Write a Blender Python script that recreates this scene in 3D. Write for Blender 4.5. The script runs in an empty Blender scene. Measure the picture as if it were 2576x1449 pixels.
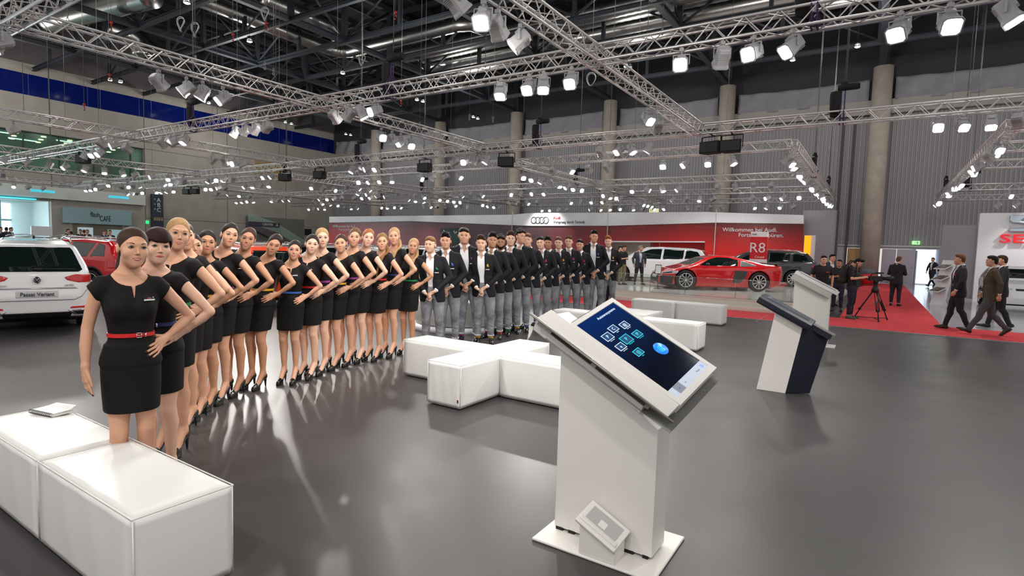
import bpy, bmesh, math, random
import numpy as np
from mathutils import Vector, Matrix
D = bpy.data
S = bpy.context.scene
COL = S.collection
random.seed(7)
PI = math.pi

# ---------------------------------------------------------------- camera
F_PX, CX, CY, HC = 1406.0, 1288.0, 724.5, 1.63
RW = np.array([[0.83604595, 0.06489957, -0.5448075],
               [0.54783307, -0.04426634, 0.83541572],
               [0.03010149, -0.99690949, -0.07256282]])      # rows: world axes seen from the camera (x right, y down, z ahead)
cam_d = D.cameras.new('camera')
cam = D.objects.new('camera', cam_d)
COL.objects.link(cam)
cam_d.sensor_width = 36.0
cam_d.lens = F_PX / 2576.0 * 36.0
cam_d.clip_start, cam_d.clip_end = 0.05, 300
_m = Matrix([[RW[i][0], -RW[i][1], -RW[i][2], 0] for i in range(3)] + [[0, 0, 0, 1]])
cam.matrix_world = Matrix.Translation((0, 0, HC)) @ _m
S.camera = cam

# ---------------------------------------------------------------- light and exposure
S.view_settings.view_transform = 'Standard'
S.view_settings.look = 'None'
S.view_settings.gamma = 1.0
S.view_settings.use_curve_mapping = False
S.view_settings.exposure = 0.0
S.cycles.use_denoising = True
S.cycles.max_bounces = 8
S.cycles.diffuse_bounces = 3
S.cycles.glossy_bounces = 4
S.cycles.transmission_bounces = 6
S.cycles.transparent_max_bounces = 12
S.cycles.sample_clamp_indirect = 4.0
S.cycles.caustics_reflective = False
S.cycles.caustics_refractive = False
W = D.worlds.new('hall_air')
S.world = W
W.use_nodes = True
W.node_tree.nodes['Background'].inputs[0].default_value = (1.0, 0.965, 0.93, 1)
W.node_tree.nodes['Background'].inputs[1].default_value = 0.75

def spot(loc, target, power, size=0.12, angle=90, blend=0.6, col=(1.0, 0.955, 0.90)):
    l = D.lights.new('truss_lamp_beam', 'SPOT')
    l.energy = power
    l.shadow_soft_size = size
    l.spot_size = math.radians(angle)
    l.spot_blend = blend
    l.color = col
    o = D.objects.new('truss_lamp_beam', l)
    COL.objects.link(o)
    o.location = loc
    o.rotation_euler = (Vector(target) - Vector(loc)).to_track_quat('-Z', 'Y').to_euler()
    return o

def area(loc, target, power, sx, sy, col=(1, 1, 1)):
    l = D.lights.new('hall_light', 'AREA')
    l.shape = 'RECTANGLE'
    l.size, l.size_y = sx, sy
    l.energy = power
    l.color = col
    o = D.objects.new('hall_light', l)
    COL.objects.link(o)
    o.location = loc
    o.rotation_euler = (Vector(target) - Vector(loc)).to_track_quat('-Z', 'Y').to_euler()
    return o

ZT = 5.1            # underside of the truss rig
PW = 300
for lx, ly, tx, ty, k in [
        # over the stage, from in front and from the side
        (-12.5, 4.0, -6.0, 5.0, 1.0), (-9.0, 9.75, -5.0, 4.5, 1.1), (-4.7, 3.0, -4.5, 4.0, 0.9),
        (-4.7, 6.0, -3.5, 5.0, 0.9), (-2.0, 9.75, -3.0, 6.0, 1.0), (1.5, 9.75, -1.5, 6.5, 1.0),
        (-12.5, 8.0, -9.0, 7.0, 1.0), (-6.5, 9.75, -6.0, 8.0, 0.9), (-4.7, 13.5, -5.0, 10.0, 1.1),
        (-12.5, 13.0, -9.0, 11.0, 1.0), (-8.0, 17.0, -6.0, 12.0, 1.1), (-3.5, 17.0, -3.0, 12.5, 1.1),
        (-16.0, 9.75, -13.0, 7.0, 1.2), (-19.0, 9.75, -17.0, 9.0, 1.2), (-22.9, 7.5, -18.0, 6.5, 1.1),
        (0.5, 0.5, -2.5, 3.0, 0.55), (-4.7, -1.0, -4.0, 2.5, 0.7),
        (-9.0, 3.45, -5.5, 4.0, 0.8), (-2.0, 3.45, -6.0, 5.5, 1.1), (1.5, 3.45, -6.0, 8.0, 1.4), (-1.0, -1.0, -5.0, 2.5, 1.0), (1.0, 6.5, -6.0, 10.0, 1.3),
        # from behind the row, throwing its shadows towards the camera
        (-12.5, 10.0, -5.0, 3.5, 2.3), (-10.0, 17.0, -5.5, 5.5, 3.2), (-15.5, 9.6, -5.0, 2.5, 2.3),
        # over the far stands
        (-4.7, 20.45, -5.0, 20.0, 1.2), (-9.0, 20.45, -7.5, 21.0, 1.2), (-2.6, 24.0, -5.0, 23.5, 1.0), (-6.0, 26.0, -7.0, 30.0, 1.4),
        (-13.0, 24.0, -13.0, 27.0, 1.4), (-20.0, 20.45, -19.0, 20.0, 1.4), (-18.0, 30.0, -18.0, 33.0, 1.4),
        (-27.0, 17.0, -25.0, 17.0, 1.4), (-33.0, 12.0, -32.0, 14.0, 1.3), (-28.0, 30.0, -28.0, 30.0, 1.3),
        (2.0, 17.0, 0.5, 17.0, 0.8), (4.5, 22.0, 4.5, 21.0, 1.3), (6.0, 30.0, 5.5, 31.0, 1.4), (2.0, 33.0, 0.0, 38.0, 0.9)]:
    spot((lx, ly, ZT - 0.45), (tx, ty, 0.2), PW * k, .05 if k > 2 else .12, 60 if k > 2 else 90)
# unseen point lights added below pendant height to brighten roof and walls
for lx, ly in [(-8, 6), (-22, 6), (-36, 8), (-48, 12), (-8, 20), (-22, 20), (-36, 22), (-48, 28), (-2, 33), (-14, 34), (-28, 34), (-42, 37), (3, 12), (5, 26)]:
    l = D.lights.new('roof_fill_light', 'POINT')
    l.energy = 620
    l.shadow_soft_size = .6
    l.color = (1, .97, .93)
    o = D.objects.new('roof_fill_light', l)
    COL.objects.link(o)
    o.location = (lx, ly, 11.8)
# daylight in the glazed foyer behind the left wall
area((-57.5, 8.0, 3.2), (-40, 9.5, 1.0), 1500, 9, 3.5, (0.80, 0.95, 1.0))

# ---------------------------------------------------------------- pixel rays (for placing things where they stand)
def ray(x, y):
    return RW @ np.array([x - CX, y - CY, F_PX])

def at_z(x, y, z=0.0):
    d = ray(x, y)
    t = (z - HC) / d[2]
    return np.array([0, 0, HC]) + d * t

def at_y(x, y, Y):
    d = ray(x, y)
    return np.array([0, 0, HC]) + d * (Y / d[1])

def at_x(x, y, X):
    d = ray(x, y)
    return np.array([0, 0, HC]) + d * (X / d[0])

# ---------------------------------------------------------------- materials
MATS = {}
def lin(c):
    return tuple(((v / 12.92) if v <= 0.04045 else ((v + 0.055) / 1.055) ** 2.4) for v in c)

def rgb(r, g, b):
    return lin((r / 255, g / 255, b / 255))

def mat(name, col=(0.8, 0.8, 0.8), rough=0.5, metal=0.0, spec=0.5, coat=0.0, trans=0.0, emit=None, estr=0.0, alpha=1.0,
        noise=0.0, nscale=8.0, bump=0.0, bscale=60.0, sample_emit=True, ior=1.45, sheen=0.0):
    if name in MATS:
        return MATS[name]
    m = D.materials.new(name)
    m.use_nodes = True
    nt = m.node_tree
    b = nt.nodes['Principled BSDF']
    b.inputs['Base Color'].default_value = (*col, 1)
    b.inputs['Roughness'].default_value = rough
    b.inputs['Metallic'].default_value = metal
    b.inputs['Specular IOR Level'].default_value = spec
    b.inputs['Coat Weight'].default_value = coat
    b.inputs['Coat Roughness'].default_value = 0.03
    b.inputs['Transmission Weight'].default_value = trans
    b.inputs['IOR'].default_value = ior
    b.inputs['Alpha'].default_value = alpha
    b.inputs['Sheen Weight'].default_value = sheen
    if emit:
        b.inputs['Emission Color'].default_value = (*emit, 1)
        b.inputs['Emission Strength'].default_value = estr
    tc = None
    if noise or bump:
        tc = nt.nodes.new('ShaderNodeTexCoord')
    if noise:
        n = nt.nodes.new('ShaderNodeTexNoise')
        n.inputs['Scale'].default_value = nscale
        n.inputs['Detail'].default_value = 5
        nt.links.new(tc.outputs['Object'], n.inputs['Vector'])
        r = nt.nodes.new('ShaderNodeMapRange')
        r.inputs['From Min'].default_value = 0.3
        r.inputs['From Max'].default_value = 0.7
        r.inputs['To Min'].default_value = 1 - noise
        r.inputs['To Max'].default_value = 1 + noise
        nt.links.new(n.outputs['Fac'], r.inputs['Value'])
        mx = nt.nodes.new('ShaderNodeMix')
        mx.data_type = 'RGBA'
        mx.blend_type = 'MULTIPLY'
        mx.inputs[0].default_value = 1.0
        mx.inputs[6].default_value = (*col, 1)
        nt.links.new(r.outputs['Result'], mx.inputs[7])
        nt.links.new(mx.outputs[2], b.inputs['Base Color'])
    if bump:
        n = nt.nodes.new('ShaderNodeTexNoise')
        n.inputs['Scale'].default_value = bscale
        n.inputs['Detail'].default_value = 3
        nt.links.new(tc.outputs['Object'], n.inputs['Vector'])
        bp = nt.nodes.new('ShaderNodeBump')
        bp.inputs['Strength'].default_value = bump
        bp.inputs['Distance'].default_value = 0.01
        nt.links.new(n.outputs['Fac'], bp.inputs['Height'])
        nt.links.new(bp.outputs['Normal'], b.inputs['Normal'])
    if not sample_emit:
        try:
            m.cycles.emission_sampling = 'NONE'
        except Exception:
            pass
    MATS[name] = m
    return m

def thin_glass(name, tint, clear=.85, rough=.03, ior=1.35):
    """a thin pane: mostly lets light straight through, with a mirror sheen that grows at a slant"""
    if name in MATS:
        return MATS[name]
    m = D.materials.new(name)
    m.use_nodes = True
    nt = m.node_tree
    out = nt.nodes['Material Output']
    nt.nodes.remove(nt.nodes['Principled BSDF'])
    t = nt.nodes.new('ShaderNodeBsdfTransparent')
    t.inputs[0].default_value = (*tint, 1)
    g = nt.nodes.new('ShaderNodeBsdfGlossy')
    g.inputs['Roughness'].default_value = rough
    d = nt.nodes.new('ShaderNodeBsdfDiffuse')
    d.inputs[0].default_value = (*tint, 1)
    m1 = nt.nodes.new('ShaderNodeMixShader')
    m1.inputs[0].default_value = clear
    nt.links.new(d.outputs[0], m1.inputs[1])
    nt.links.new(t.outputs[0], m1.inputs[2])
    f = nt.nodes.new('ShaderNodeFresnel')
    f.inputs[0].default_value = ior
    m2 = nt.nodes.new('ShaderNodeMixShader')
    nt.links.new(f.outputs[0], m2.inputs[0])
    nt.links.new(m1.outputs[0], m2.inputs[1])
    nt.links.new(g.outputs[0], m2.inputs[2])
    nt.links.new(m2.outputs[0], out.inputs[0])
    MATS[name] = m
    return m

# ---------------------------------------------------------------- mesh arrays
class MB:
    """collects pieces; build() links them as one mesh object"""
    def __init__(s):
        s.v, s.f, s.m, s.n = [], [], [], 0
        s.sm = []
    def add(s, v, f, mi=0, smooth=False):
        v = [tuple(map(float, p)) for p in v]
        s.v += v
        s.f += [tuple(int(i) + s.n for i in q) for q in f]
        s.m += [mi] * len(f)
        s.sm += [smooth] * len(f)
        s.n += len(v)
        return s
    def box(s, lo, hi, mi=0, M=None):
        x0, y0, z0 = lo
        x1, y1, z1 = hi
        v = [(x0, y0, z0), (x1, y0, z0), (x1, y1, z0), (x0, y1, z0), (x0, y0, z1), (x1, y0, z1), (x1, y1, z1), (x0, y1, z1)]
        if M is not None:
            v = [M @ Vector(p) for p in v]
        return s.add(v, [(3, 2, 1, 0), (4, 5, 6, 7), (0, 1, 5, 4), (1, 2, 6, 5), (2, 3, 7, 6), (3, 0, 4, 7)], mi)
    def tube(s, a, b, r, n=8, mi=0, r2=None, cap=True, smooth=True):
        a, b = Vector(a), Vector(b)
        r2 = r if r2 is None else r2
        d = b - a
        if d.length < 1e-9:
            return s
        q = d.to_track_quat('Z', 'Y')
        ex, ey = q @ Vector((1, 0, 0)), q @ Vector((0, 1, 0))
        v = []
        for i in range(n):
            t = 2 * PI * i / n
            o = ex * math.cos(t) + ey * math.sin(t)
            v += [a + o * r, b + o * r2]
        f = [(2 * i, 2 * ((i + 1) % n), 2 * ((i + 1) % n) + 1, 2 * i + 1) for i in range(n)]
        base = s.n
        s.add(v, f, mi, smooth)
        if cap:
            s.f += [tuple(base + 2 * i for i in reversed(range(n))), tuple(base + 2 * i + 1 for i in range(n))]
            s.m += [mi, mi]
            s.sm += [False, False]
        return s
    def path(s, pts, r, n=6, mi=0, closed=False):
        pts = [Vector(p) for p in pts]
        N = len(pts)
        v, f = [], []
        up = Vector((0.123, 0.2, 1)).normalized()
        for i, p in enumerate(pts):
            if closed:
                t = pts[(i + 1) % N] - pts[i - 1]
            else:
                t = pts[min(i + 1, N - 1)] - pts[max(i - 1, 0)]
            t.normalize()
            ex = t.cross(up)
            if ex.length < 1e-4:
                ex = t.cross(Vector((1, 0, 0)))
            ex.normalize()
            ey = t.cross(ex)
            rr = r[i] if isinstance(r, (list, tuple)) else r
            for k in range(n):
                a = 2 * PI * k / n
                v.append(p + (ex * math.cos(a) + ey * math.sin(a)) * rr)
        for i in range(N if closed else N - 1):
            j = (i + 1) % N
            for k in range(n):
                l = (k + 1) % n
                f.append((i * n + k, j * n + k, j * n + l, i * n + l))
        if not closed:
            f.append(tuple(range(n)))
            f.append(tuple((N - 1) * n + k for k in reversed(range(n))))
        return s.add(v, f, mi, True)
    def prism(s, poly, lo, hi, axis='z', mi=0, M=None):
        """poly: 2D outline, extruded from lo to hi along the axis"""
        n = len(poly)
        def P(u, w, h):
            return {'z': (u, w, h), 'y': (u, h, w), 'x': (h, u, w)}[axis]
        v = [P(u, w, lo) for u, w in poly] + [P(u, w, hi) for u, w in poly]
        if M is not None:
            v = [M @ Vector(p) for p in v]
        f = [tuple(reversed(range(n))), tuple(range(n, 2 * n))] + [(i, (i + 1) % n, n + (i + 1) % n, n + i) for i in range(n)]
        return s.add(v, f, mi)
    def lathe(s, prof, n=24, M=None, mi=0, smooth=True, close=False):
        """prof: (r, z) pairs, turned about z"""
        v, f = [], []
        for r, z in prof:
            for k in range(n):
                a = 2 * PI * k / n
                v.append((r * math.cos(a), r * math.sin(a), z))
        P = len(prof)
        for i in range(P if close else P - 1):
            j = (i + 1) % P
            for k in range(n):
                l = (k + 1) % n
                f.append((i * n + k, i * n + l, j * n + l, j * n + k))
        if M is not None:
            v = [M @ Vector(p) for p in v]
        return s.add(v, f, mi, smooth)
    def ball(s, c, r, n=12, mi=0, sc=(1, 1, 1)):
        prof = [(r * math.sin(PI * i / n) + 1e-5, -r * math.cos(PI * i / n)) for i in range(n + 1)]
        M = Matrix.Translation(c) @ Matrix.Diagonal((*sc, 1))
        return s.lathe(prof, 2 * n, M, mi)
    def build(s, name, mats, parent=None, bevel=0.0, seg=2, smooth=None, wn=False):
        me = D.meshes.new(name)
        me.from_pydata(s.v, [], s.f)
        if not isinstance(mats, (list, tuple)):
            mats = [mats]
        for m in mats:
            me.materials.append(m)
        me.polygons.foreach_set('material_index', s.m)
        me.polygons.foreach_set('use_smooth', [True] * len(s.f) if smooth else s.sm)
        bm = bmesh.new()
        bm.from_mesh(me)
        bmesh.ops.recalc_face_normals(bm, faces=bm.faces)
        bm.to_mesh(me)
        bm.free()
        o = D.objects.new(name, me)
        COL.objects.link(o)
        if parent is not None:
            o.parent = parent
        if bevel:
            b = o.modifiers.new('bevel', 'BEVEL')
            b.width = bevel
            b.segments = seg
            b.limit_method = 'ANGLE'
            b.harden_normals = False
            for p in me.polygons:
                p.use_smooth = True
            me.set_sharp_from_angle(angle=math.radians(50)) if hasattr(me, 'set_sharp_from_angle') else None
        return o

def raw_mesh(name, v, f, mats, mi=None, smooth=True):
    """fast mesh from numpy arrays of vertices and quads"""
    me = D.meshes.new(name)
    n, k = len(f), f.shape[1]
    me.vertices.add(len(v))
    me.vertices.foreach_set('co', np.ascontiguousarray(v, dtype=np.float32).ravel())
    me.loops.add(n * k)
    me.loops.foreach_set('vertex_index', np.ascontiguousarray(f, dtype=np.int32).ravel())
    me.polygons.add(n)
    me.polygons.foreach_set('loop_start', np.arange(0, n * k, k, dtype=np.int32))
    for m in mats:
        me.materials.append(m)
    if mi is not None:
        me.polygons.foreach_set('material_index', np.ascontiguousarray(mi, dtype=np.int32))
    me.polygons.foreach_set('use_smooth', np.full(n, smooth))
    me.update(calc_edges=True)
    me.validate()
    return me

def link(name, me, parent=None):
    o = D.objects.new(name, me)
    COL.objects.link(o)
    if parent is not None:
        o.parent = parent
    return o

def tag(o, label=None, cat=None, group=None, kind=None):
    if label:
        o['label'] = label
    if cat:
        o['category'] = cat
    if group:
        o['group'] = group
    if kind:
        o['kind'] = kind
    return o

def empty(name, loc, rz=0.0, label=None, cat=None, group=None):
    o = D.objects.new(name, None)
    COL.objects.link(o)
    o.location = loc
    o.rotation_euler = (0, 0, rz)
    o.empty_display_size = 0.1
    return tag(o, label, cat, group)

def struct(o):
    o['kind'] = 'structure'
    return o

def copy_tree(o, parent=None):
    kids = list(o.children)
    c = o.copy()
    COL.objects.link(c)
    if parent is not None:
        c.parent = parent
        c.matrix_parent_inverse = o.matrix_parent_inverse.copy()
    for k in kids:
        copy_tree(k, c)
    return c

def text_mesh(name, body, size, M, m, parent=None, align='CENTER', extrude=0.004, sx=1.0):
    """real letters as a mesh, standing in the x-z plane of M and facing its -y"""
    cu = D.curves.new(name, 'FONT')
    cu.body = body
    cu.size = size
    cu.align_x = align
    cu.align_y = 'CENTER'
    cu.extrude = extrude
    cu.resolution_u = 3
    t = D.objects.new(name, cu)
    COL.objects.link(t)
    dg = bpy.context.evaluated_depsgraph_get()
    me = D.meshes.new_from_object(t.evaluated_get(dg))
    D.objects.remove(t)
    D.curves.remove(cu)
    me.name = name
    me.transform(M @ Matrix.Rotation(PI / 2, 4, 'X') @ Matrix.Diagonal((sx, 1, 1, 1)))
    me.materials.clear()
    me.materials.append(m)
    o = D.objects.new(name, me)
    COL.objects.link(o)
    if parent is not None:
        o.parent = parent
    return o

# ---------------------------------------------------------------- implicit surfaces
def axis_pts(lo, hi, coarse, bands=()):
    """grid coordinates with finer steps inside the bands (lo, hi, step)"""
    pts = [lo]
    while pts[-1] < hi:
        p = pts[-1]
        st = coarse
        for a, b, s_ in bands:
            if a <= p <= b:
                st = min(st, s_)
        pts.append(p + st)
    return np.array(pts, dtype=np.float32)

def amax(*a):
    r = a[0]
    for q in a[1:]:
        r = np.maximum(r, q)
    return r

class Field:
    def __init__(s, xs, ys, zs):
        s.ax = (xs, ys, zs)
        s.d = np.full((len(xs), len(ys), len(zs)), 0.2, dtype=np.float32)
    def sub(s, lo, hi):
        sl, co = [], []
        for i in range(3):
            a = np.searchsorted(s.ax[i], lo[i])
            b = np.searchsorted(s.ax[i], hi[i], 'right')
            sl.append(slice(int(a), int(b)))
            sh = [1, 1, 1]
            sh[i] = -1
            co.append(s.ax[i][a:b].reshape(sh))
        return tuple(sl), co
    def add(s, fn, lo, hi, k=0.02, op='u'):
        m = 0.03 + k
        sl, (X, Y, Z) = s.sub([v - m for v in lo], [v + m for v in hi])
        if any(q.stop <= q.start for q in sl):
            return s
        v = fn(X, Y, Z)
        a = s.d[sl]
        if op == 'u':
            h = np.maximum(k - np.abs(a - v), 0) / max(k, 1e-6)
            s.d[sl] = np.minimum(a, v) - h * h * k * 0.25
        else:                       # carve
            v = -v
            h = np.maximum(k - np.abs(a - v), 0) / max(k, 1e-6)
            s.d[sl] = np.maximum(a, v) + h * h * k * 0.25
        return s
    def cap(s, a, b, r1, r2=None, k=0.02, op='u'):
        r2 = r1 if r2 is None else r2
        a, b = np.array(a, float), np.array(b, float)
        ba = b - a
        L = max(ba.dot(ba), 1e-9)
        R = max(r1, r2)
        def fn(X, Y, Z):
            px, py, pz = X - a[0], Y - a[1], Z - a[2]
            t = np.clip((px * ba[0] + py * ba[1] + pz * ba[2]) / L, 0, 1)
            return np.sqrt((px - t * ba[0]) ** 2 + (py - t * ba[1]) ** 2 + (pz - t * ba[2]) ** 2) - (r1 + (r2 - r1) * t)
        return s.add(fn, np.minimum(a, b) - R, np.maximum(a, b) + R, k, op)
    def chain(s, pts, k=0.02, op='u'):
        """one limb: tapered segments joined end to end"""
        pts = [np.array(p, float) for p in pts]
        def fn(X, Y, Z):
            out = None
            for p, q in zip(pts[:-1], pts[1:]):
                ba = q[:3] - p[:3]
                L = max(ba.dot(ba), 1e-9)
                px, py, pz = X - p[0], Y - p[1], Z - p[2]
                t = np.clip((px * ba[0] + py * ba[1] + pz * ba[2]) / L, 0, 1)
                tr = t * t * (3 - 2 * t) * .6 + t * .4
                d = np.sqrt((px - t * ba[0]) ** 2 + (py - t * ba[1]) ** 2 + (pz - t * ba[2]) ** 2) - (p[3] + (q[3] - p[3]) * tr)
                if out is None:
                    out = d
                else:
                    kk = .25 * min(p[3], q[3])
                    h = np.maximum(kk - np.abs(out - d), 0) / kk
                    out = np.minimum(out, d) - h * h * kk * .12
            return out
        A = np.array(pts)
        return s.add(fn, (A[:, :3] - A[:, 3:4]).min(0), (A[:, :3] + A[:, 3:4]).max(0), k, op)
    def ell(s, c, r, k=0.02, op='u', R=None):
        c, r = np.array(c, float), np.array(r, float)
        mr = max(r) if R is not None else 0
        def fn(X, Y, Z):
            x, y, z = X - c[0], Y - c[1], Z - c[2]
            if R is not None:
                x, y, z = (R[0][0] * x + R[1][0] * y + R[2][0] * z, R[0][1] * x + R[1][1] * y + R[2][1] * z,
                           R[0][2] * x + R[1][2] * y + R[2][2] * z)
            q = np.sqrt((x / r[0]) ** 2 + (y / r[1]) ** 2 + (z / r[2]) ** 2)
            g = np.sqrt((x / r[0] ** 2) ** 2 + (y / r[1] ** 2) ** 2 + (z / r[2] ** 2) ** 2)
            return q * (q - 1) / np.maximum(g, 1e-6)
        e = r if R is None else np.array([mr] * 3)
        return s.add(fn, c - e, c + e, k, op)
    def loft(s, keys, off=0.0, k=0.03, p=2.3, op='u', xc=0.0):
        """elliptical sections: (z, half width, half depth, y centre)"""
        K = np.array(sorted(keys), float)
        def fn(X, Y, Z):
            z = Z.ravel()
            A = [hermite(K[:, 0], K[:, i], z).reshape(1, 1, -1) for i in (1, 2, 3)]
            a, b = A[0] + off, A[1] + off
            r = ((np.abs(X - xc) / a) ** p + (np.abs(Y - A[2]) / b) ** p) ** (1 / p)
            d = (r - 1) * np.minimum(a, b)
            return np.maximum(d, np.maximum(Z - K[-1, 0] - off, K[0, 0] - Z - off))
        a, b = K[:, 1].max() + off, K[:, 2].max() + off
        y0, y1 = (K[:, 3] - K[:, 2]).min() - off, (K[:, 3] + K[:, 2]).max() + off
        return s.add(fn, (xc - a, y0, K[0, 0] - off), (xc + a, y1, K[-1, 0] + off), k, op)
    def cut(s, fn, k=0.008):
        """keep only where fn <= 0"""
        X, Y, Z = (s.ax[0].reshape(-1, 1, 1), s.ax[1].reshape(1, -1, 1), s.ax[2].reshape(1, 1, -1))
        v = fn(X, Y, Z)
        h = np.maximum(k - np.abs(s.d - v), 0) / k
        s.d = (np.maximum(s.d, v) + h * h * k * 0.25).astype(np.float32)
        return s
    def mesh(s):
        return nets(s.d, s.ax)

def hermite(x, y, q):
    q = np.clip(q, x[0], x[-1])
    i = np.clip(np.searchsorted(x, q, 'right') - 1, 0, len(x) - 2)
    h = np.diff(x)
    dl = np.diff(y) / h
    m = np.zeros(len(x))
    m[0], m[-1] = dl[0], dl[-1]
    for j in range(1, len(x) - 1):
        m[j] = 0 if dl[j - 1] * dl[j] <= 0 else 2 * dl[j - 1] * dl[j] / (dl[j - 1] + dl[j])
    t = (q - x[i]) / h[i]
    return ((1 + 2 * t) * (1 - t) ** 2 * y[i] + t * (1 - t) ** 2 * h[i] * m[i] + t * t * (3 - 2 * t) * y[i + 1]
            + t * t * (t - 1) * h[i] * m[i + 1])

def nets(d, ax):
    """surface nets: one vertex per crossed cell, quads round each crossed edge"""
    ins = d < 0
    c = np.zeros(tuple(n - 1 for n in d.shape), dtype=np.int8)
    nx, ny, nz = c.shape
    for a in (0, 1):
        for b in (0, 1):
            for e in (0, 1):
                c += ins[a:a + nx, b:b + ny, e:e + nz]
    I, J, K = np.nonzero((c > 0) & (c < 8))
    n = len(I)
    idx = np.full(c.shape, -1, dtype=np.int32)
    idx[I, J, K] = np.arange(n)
    acc = np.zeros((n, 3))
    cnt = np.zeros(n)
    cor = {}
    for a in (0, 1):
        for b in (0, 1):
            for e in (0, 1):
                cor[a, b, e] = d[I + a, J + b, K + e].astype(np.float64)
    for p0 in cor:
        for axn in range(3):
            if p0[axn] == 0:
                p1 = tuple(1 if i == axn else p0[i] for i in range(3))
                d0, d1 = cor[p0], cor[p1]
                cr = (d0 < 0) != (d1 < 0)
                t = np.where(cr, d0 / np.where(np.abs(d0 - d1) < 1e-12, 1e-12, d0 - d1), 0)
                for i in range(3):
                    acc[:, i] += np.where(cr, p0[i] + (t if i == axn else 0), 0)
                cnt += cr
    acc /= cnt[:, None]
    out = np.empty((n, 3))
    for i, B in enumerate((I, J, K)):
        g = ax[i].astype(np.float64)
        out[:, i] = g[B] + acc[:, i] * (g[B + 1] - g[B])
    quads = []
    for axn in range(3):
        o1, o2 = [(1, 2), (2, 0), (0, 1)][axn]
        sh0 = [slice(None)] * 3
        sh1 = [slice(None)] * 3
        sh0[axn], sh1[axn] = slice(0, -1), slice(1, None)
        A, B = ins[tuple(sh0)], ins[tuple(sh1)]
        P = np.nonzero(A != B)
        P = [q.copy() for q in P]
        ok = (P[o1] > 0) & (P[o2] > 0) & (P[o1] < d.shape[o1] - 1) & (P[o2] < d.shape[o2] - 1)
        P = [q[ok] for q in P]
        fl = ins[tuple(P)]
        def cell(da, db):
            q = [x.copy() for x in P]
            q[o1] -= da
            q[o2] -= db
            return idx[tuple(q)]
        q = np.stack([cell(1, 1), cell(0, 1), cell(0, 0), cell(1, 0)], 1)
        q[~fl] = q[~fl][:, ::-1]
        quads.append(q)
    return out, np.concatenate(quads)

# ================================================================ the hall
M_PLASTIC = mat('dark_plastic', rgb(28, 28, 30), .5)
M_INK = mat('black_ink', rgb(20, 20, 22), .5)
M_ALLOY = mat('alloy', (.72, .72, .74), .25, metal=1.0)
XL, YB = -54.0, 44.0        # left wall, back wall

def noise_tex(nt, scale, detail=4, vec=None, rough=.5):
    n = nt.nodes.new('ShaderNodeTexNoise')
    n.inputs['Scale'].default_value = scale
    n.inputs['Detail'].default_value = detail
    n.inputs['Roughness'].default_value = rough
    if vec is not None:
        nt.links.new(vec, n.inputs['Vector'])
    return n

def ramp(nt, fac, stops):
    r = nt.nodes.new('ShaderNodeValToRGB')
    e = r.color_ramp.elements
    while len(e) < len(stops):
        e.new(0.5)
    for i, (p, c) in enumerate(stops):
        e[i].position = p
        e[i].color = (*c, 1)
    nt.links.new(fac, r.inputs['Fac'])
    return r

def floor_mat():
    m = mat('hall_floor', rgb(64, 62, 63), .42, spec=.38)
    nt = m.node_tree
    b = nt.nodes['Principled BSDF']
    tc = nt.nodes.new('ShaderNodeTexCoord')
    n = noise_tex(nt, .6, 6, tc.outputs['Object'])
    r = ramp(nt, n.outputs['Fac'], [(.3, rgb(58, 56, 57)), (.7, rgb(68, 66, 67))])
    nt.links.new(r.outputs['Color'], b.inputs['Base Color'])
    n2 = noise_tex(nt, 1.3, 5, tc.outputs['Object'])
    mr = nt.nodes.new('ShaderNodeMapRange')
    mr.inputs['To Min'].default_value = .30
    mr.inputs['To Max'].default_value = .46
    nt.links.new(n2.outputs['Fac'], mr.inputs['Value'])
    nt.links.new(mr.outputs['Result'], b.inputs['Roughness'])
    return m

M_CONC = mat('concrete', rgb(160, 155, 146), .8, noise=.10, nscale=.7, bump=.12, bscale=14)
M_CONC2 = mat('column_concrete', rgb(178, 169, 157), .85, noise=.14, nscale=1.6, bump=.2, bscale=20)
M_CORR = mat('corrugated_metal', rgb(148, 146, 150), .55, metal=.15)
M_DARKROOF = mat('roof_sheet', rgb(32, 32, 36), .8)
M_STEELD = mat('painted_steel_beam', rgb(46, 51, 58), .55)
M_DUCT = mat('spiral_duct', (.62, .62, .60), .28, metal=1.0)
M_FABRIC = mat('grey_banner', rgb(138, 138, 144), .8, noise=.08, nscale=2)
M_CARPET = mat('red_carpet', rgb(206, 74, 80), .95, noise=.08, nscale=3, bump=.3, bscale=300, spec=.1)
M_BLUE = mat('blue_band', rgb(8, 24, 98), .12, spec=.5)
M_GREENGLASS = thin_glass('gallery_glass', (.62, .86, .76), .92, .12, 1.12)
M_WPAINT = mat('white_panel', rgb(226, 226, 230), .35)
M_GREYDOOR = mat('grey_door', rgb(176, 174, 184), .5)
M_WOOD = mat('plywood_door', rgb(186, 150, 96), .55, noise=.12, nscale=5)

# floor
struct(MB().box((-60, -6, -.2), (14, 50, 0)).build('floor', floor_mat()))
MB2 = MB().box((1.42, 17.2, 0.0), (12, 43.8, .012))
struct(MB2.build('floor_polished', mat('polished_pale_floor', rgb(168, 168, 174), .12, spec=.6)))
c = MB()
c.box((-30, 15.1, 0), (8, 17.3, .010))
c.box((-.78, 17.3, 0), (1.42, 43.6, .010))
struct(c.build('floor_carpet', M_CARPET))
e = MB().box((-30, 15.02, 0), (8, 15.10, .014))
struct(e.build('trim_1', mat('carpet_edge', rgb(150, 150, 152), .3, metal=.6)))

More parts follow.
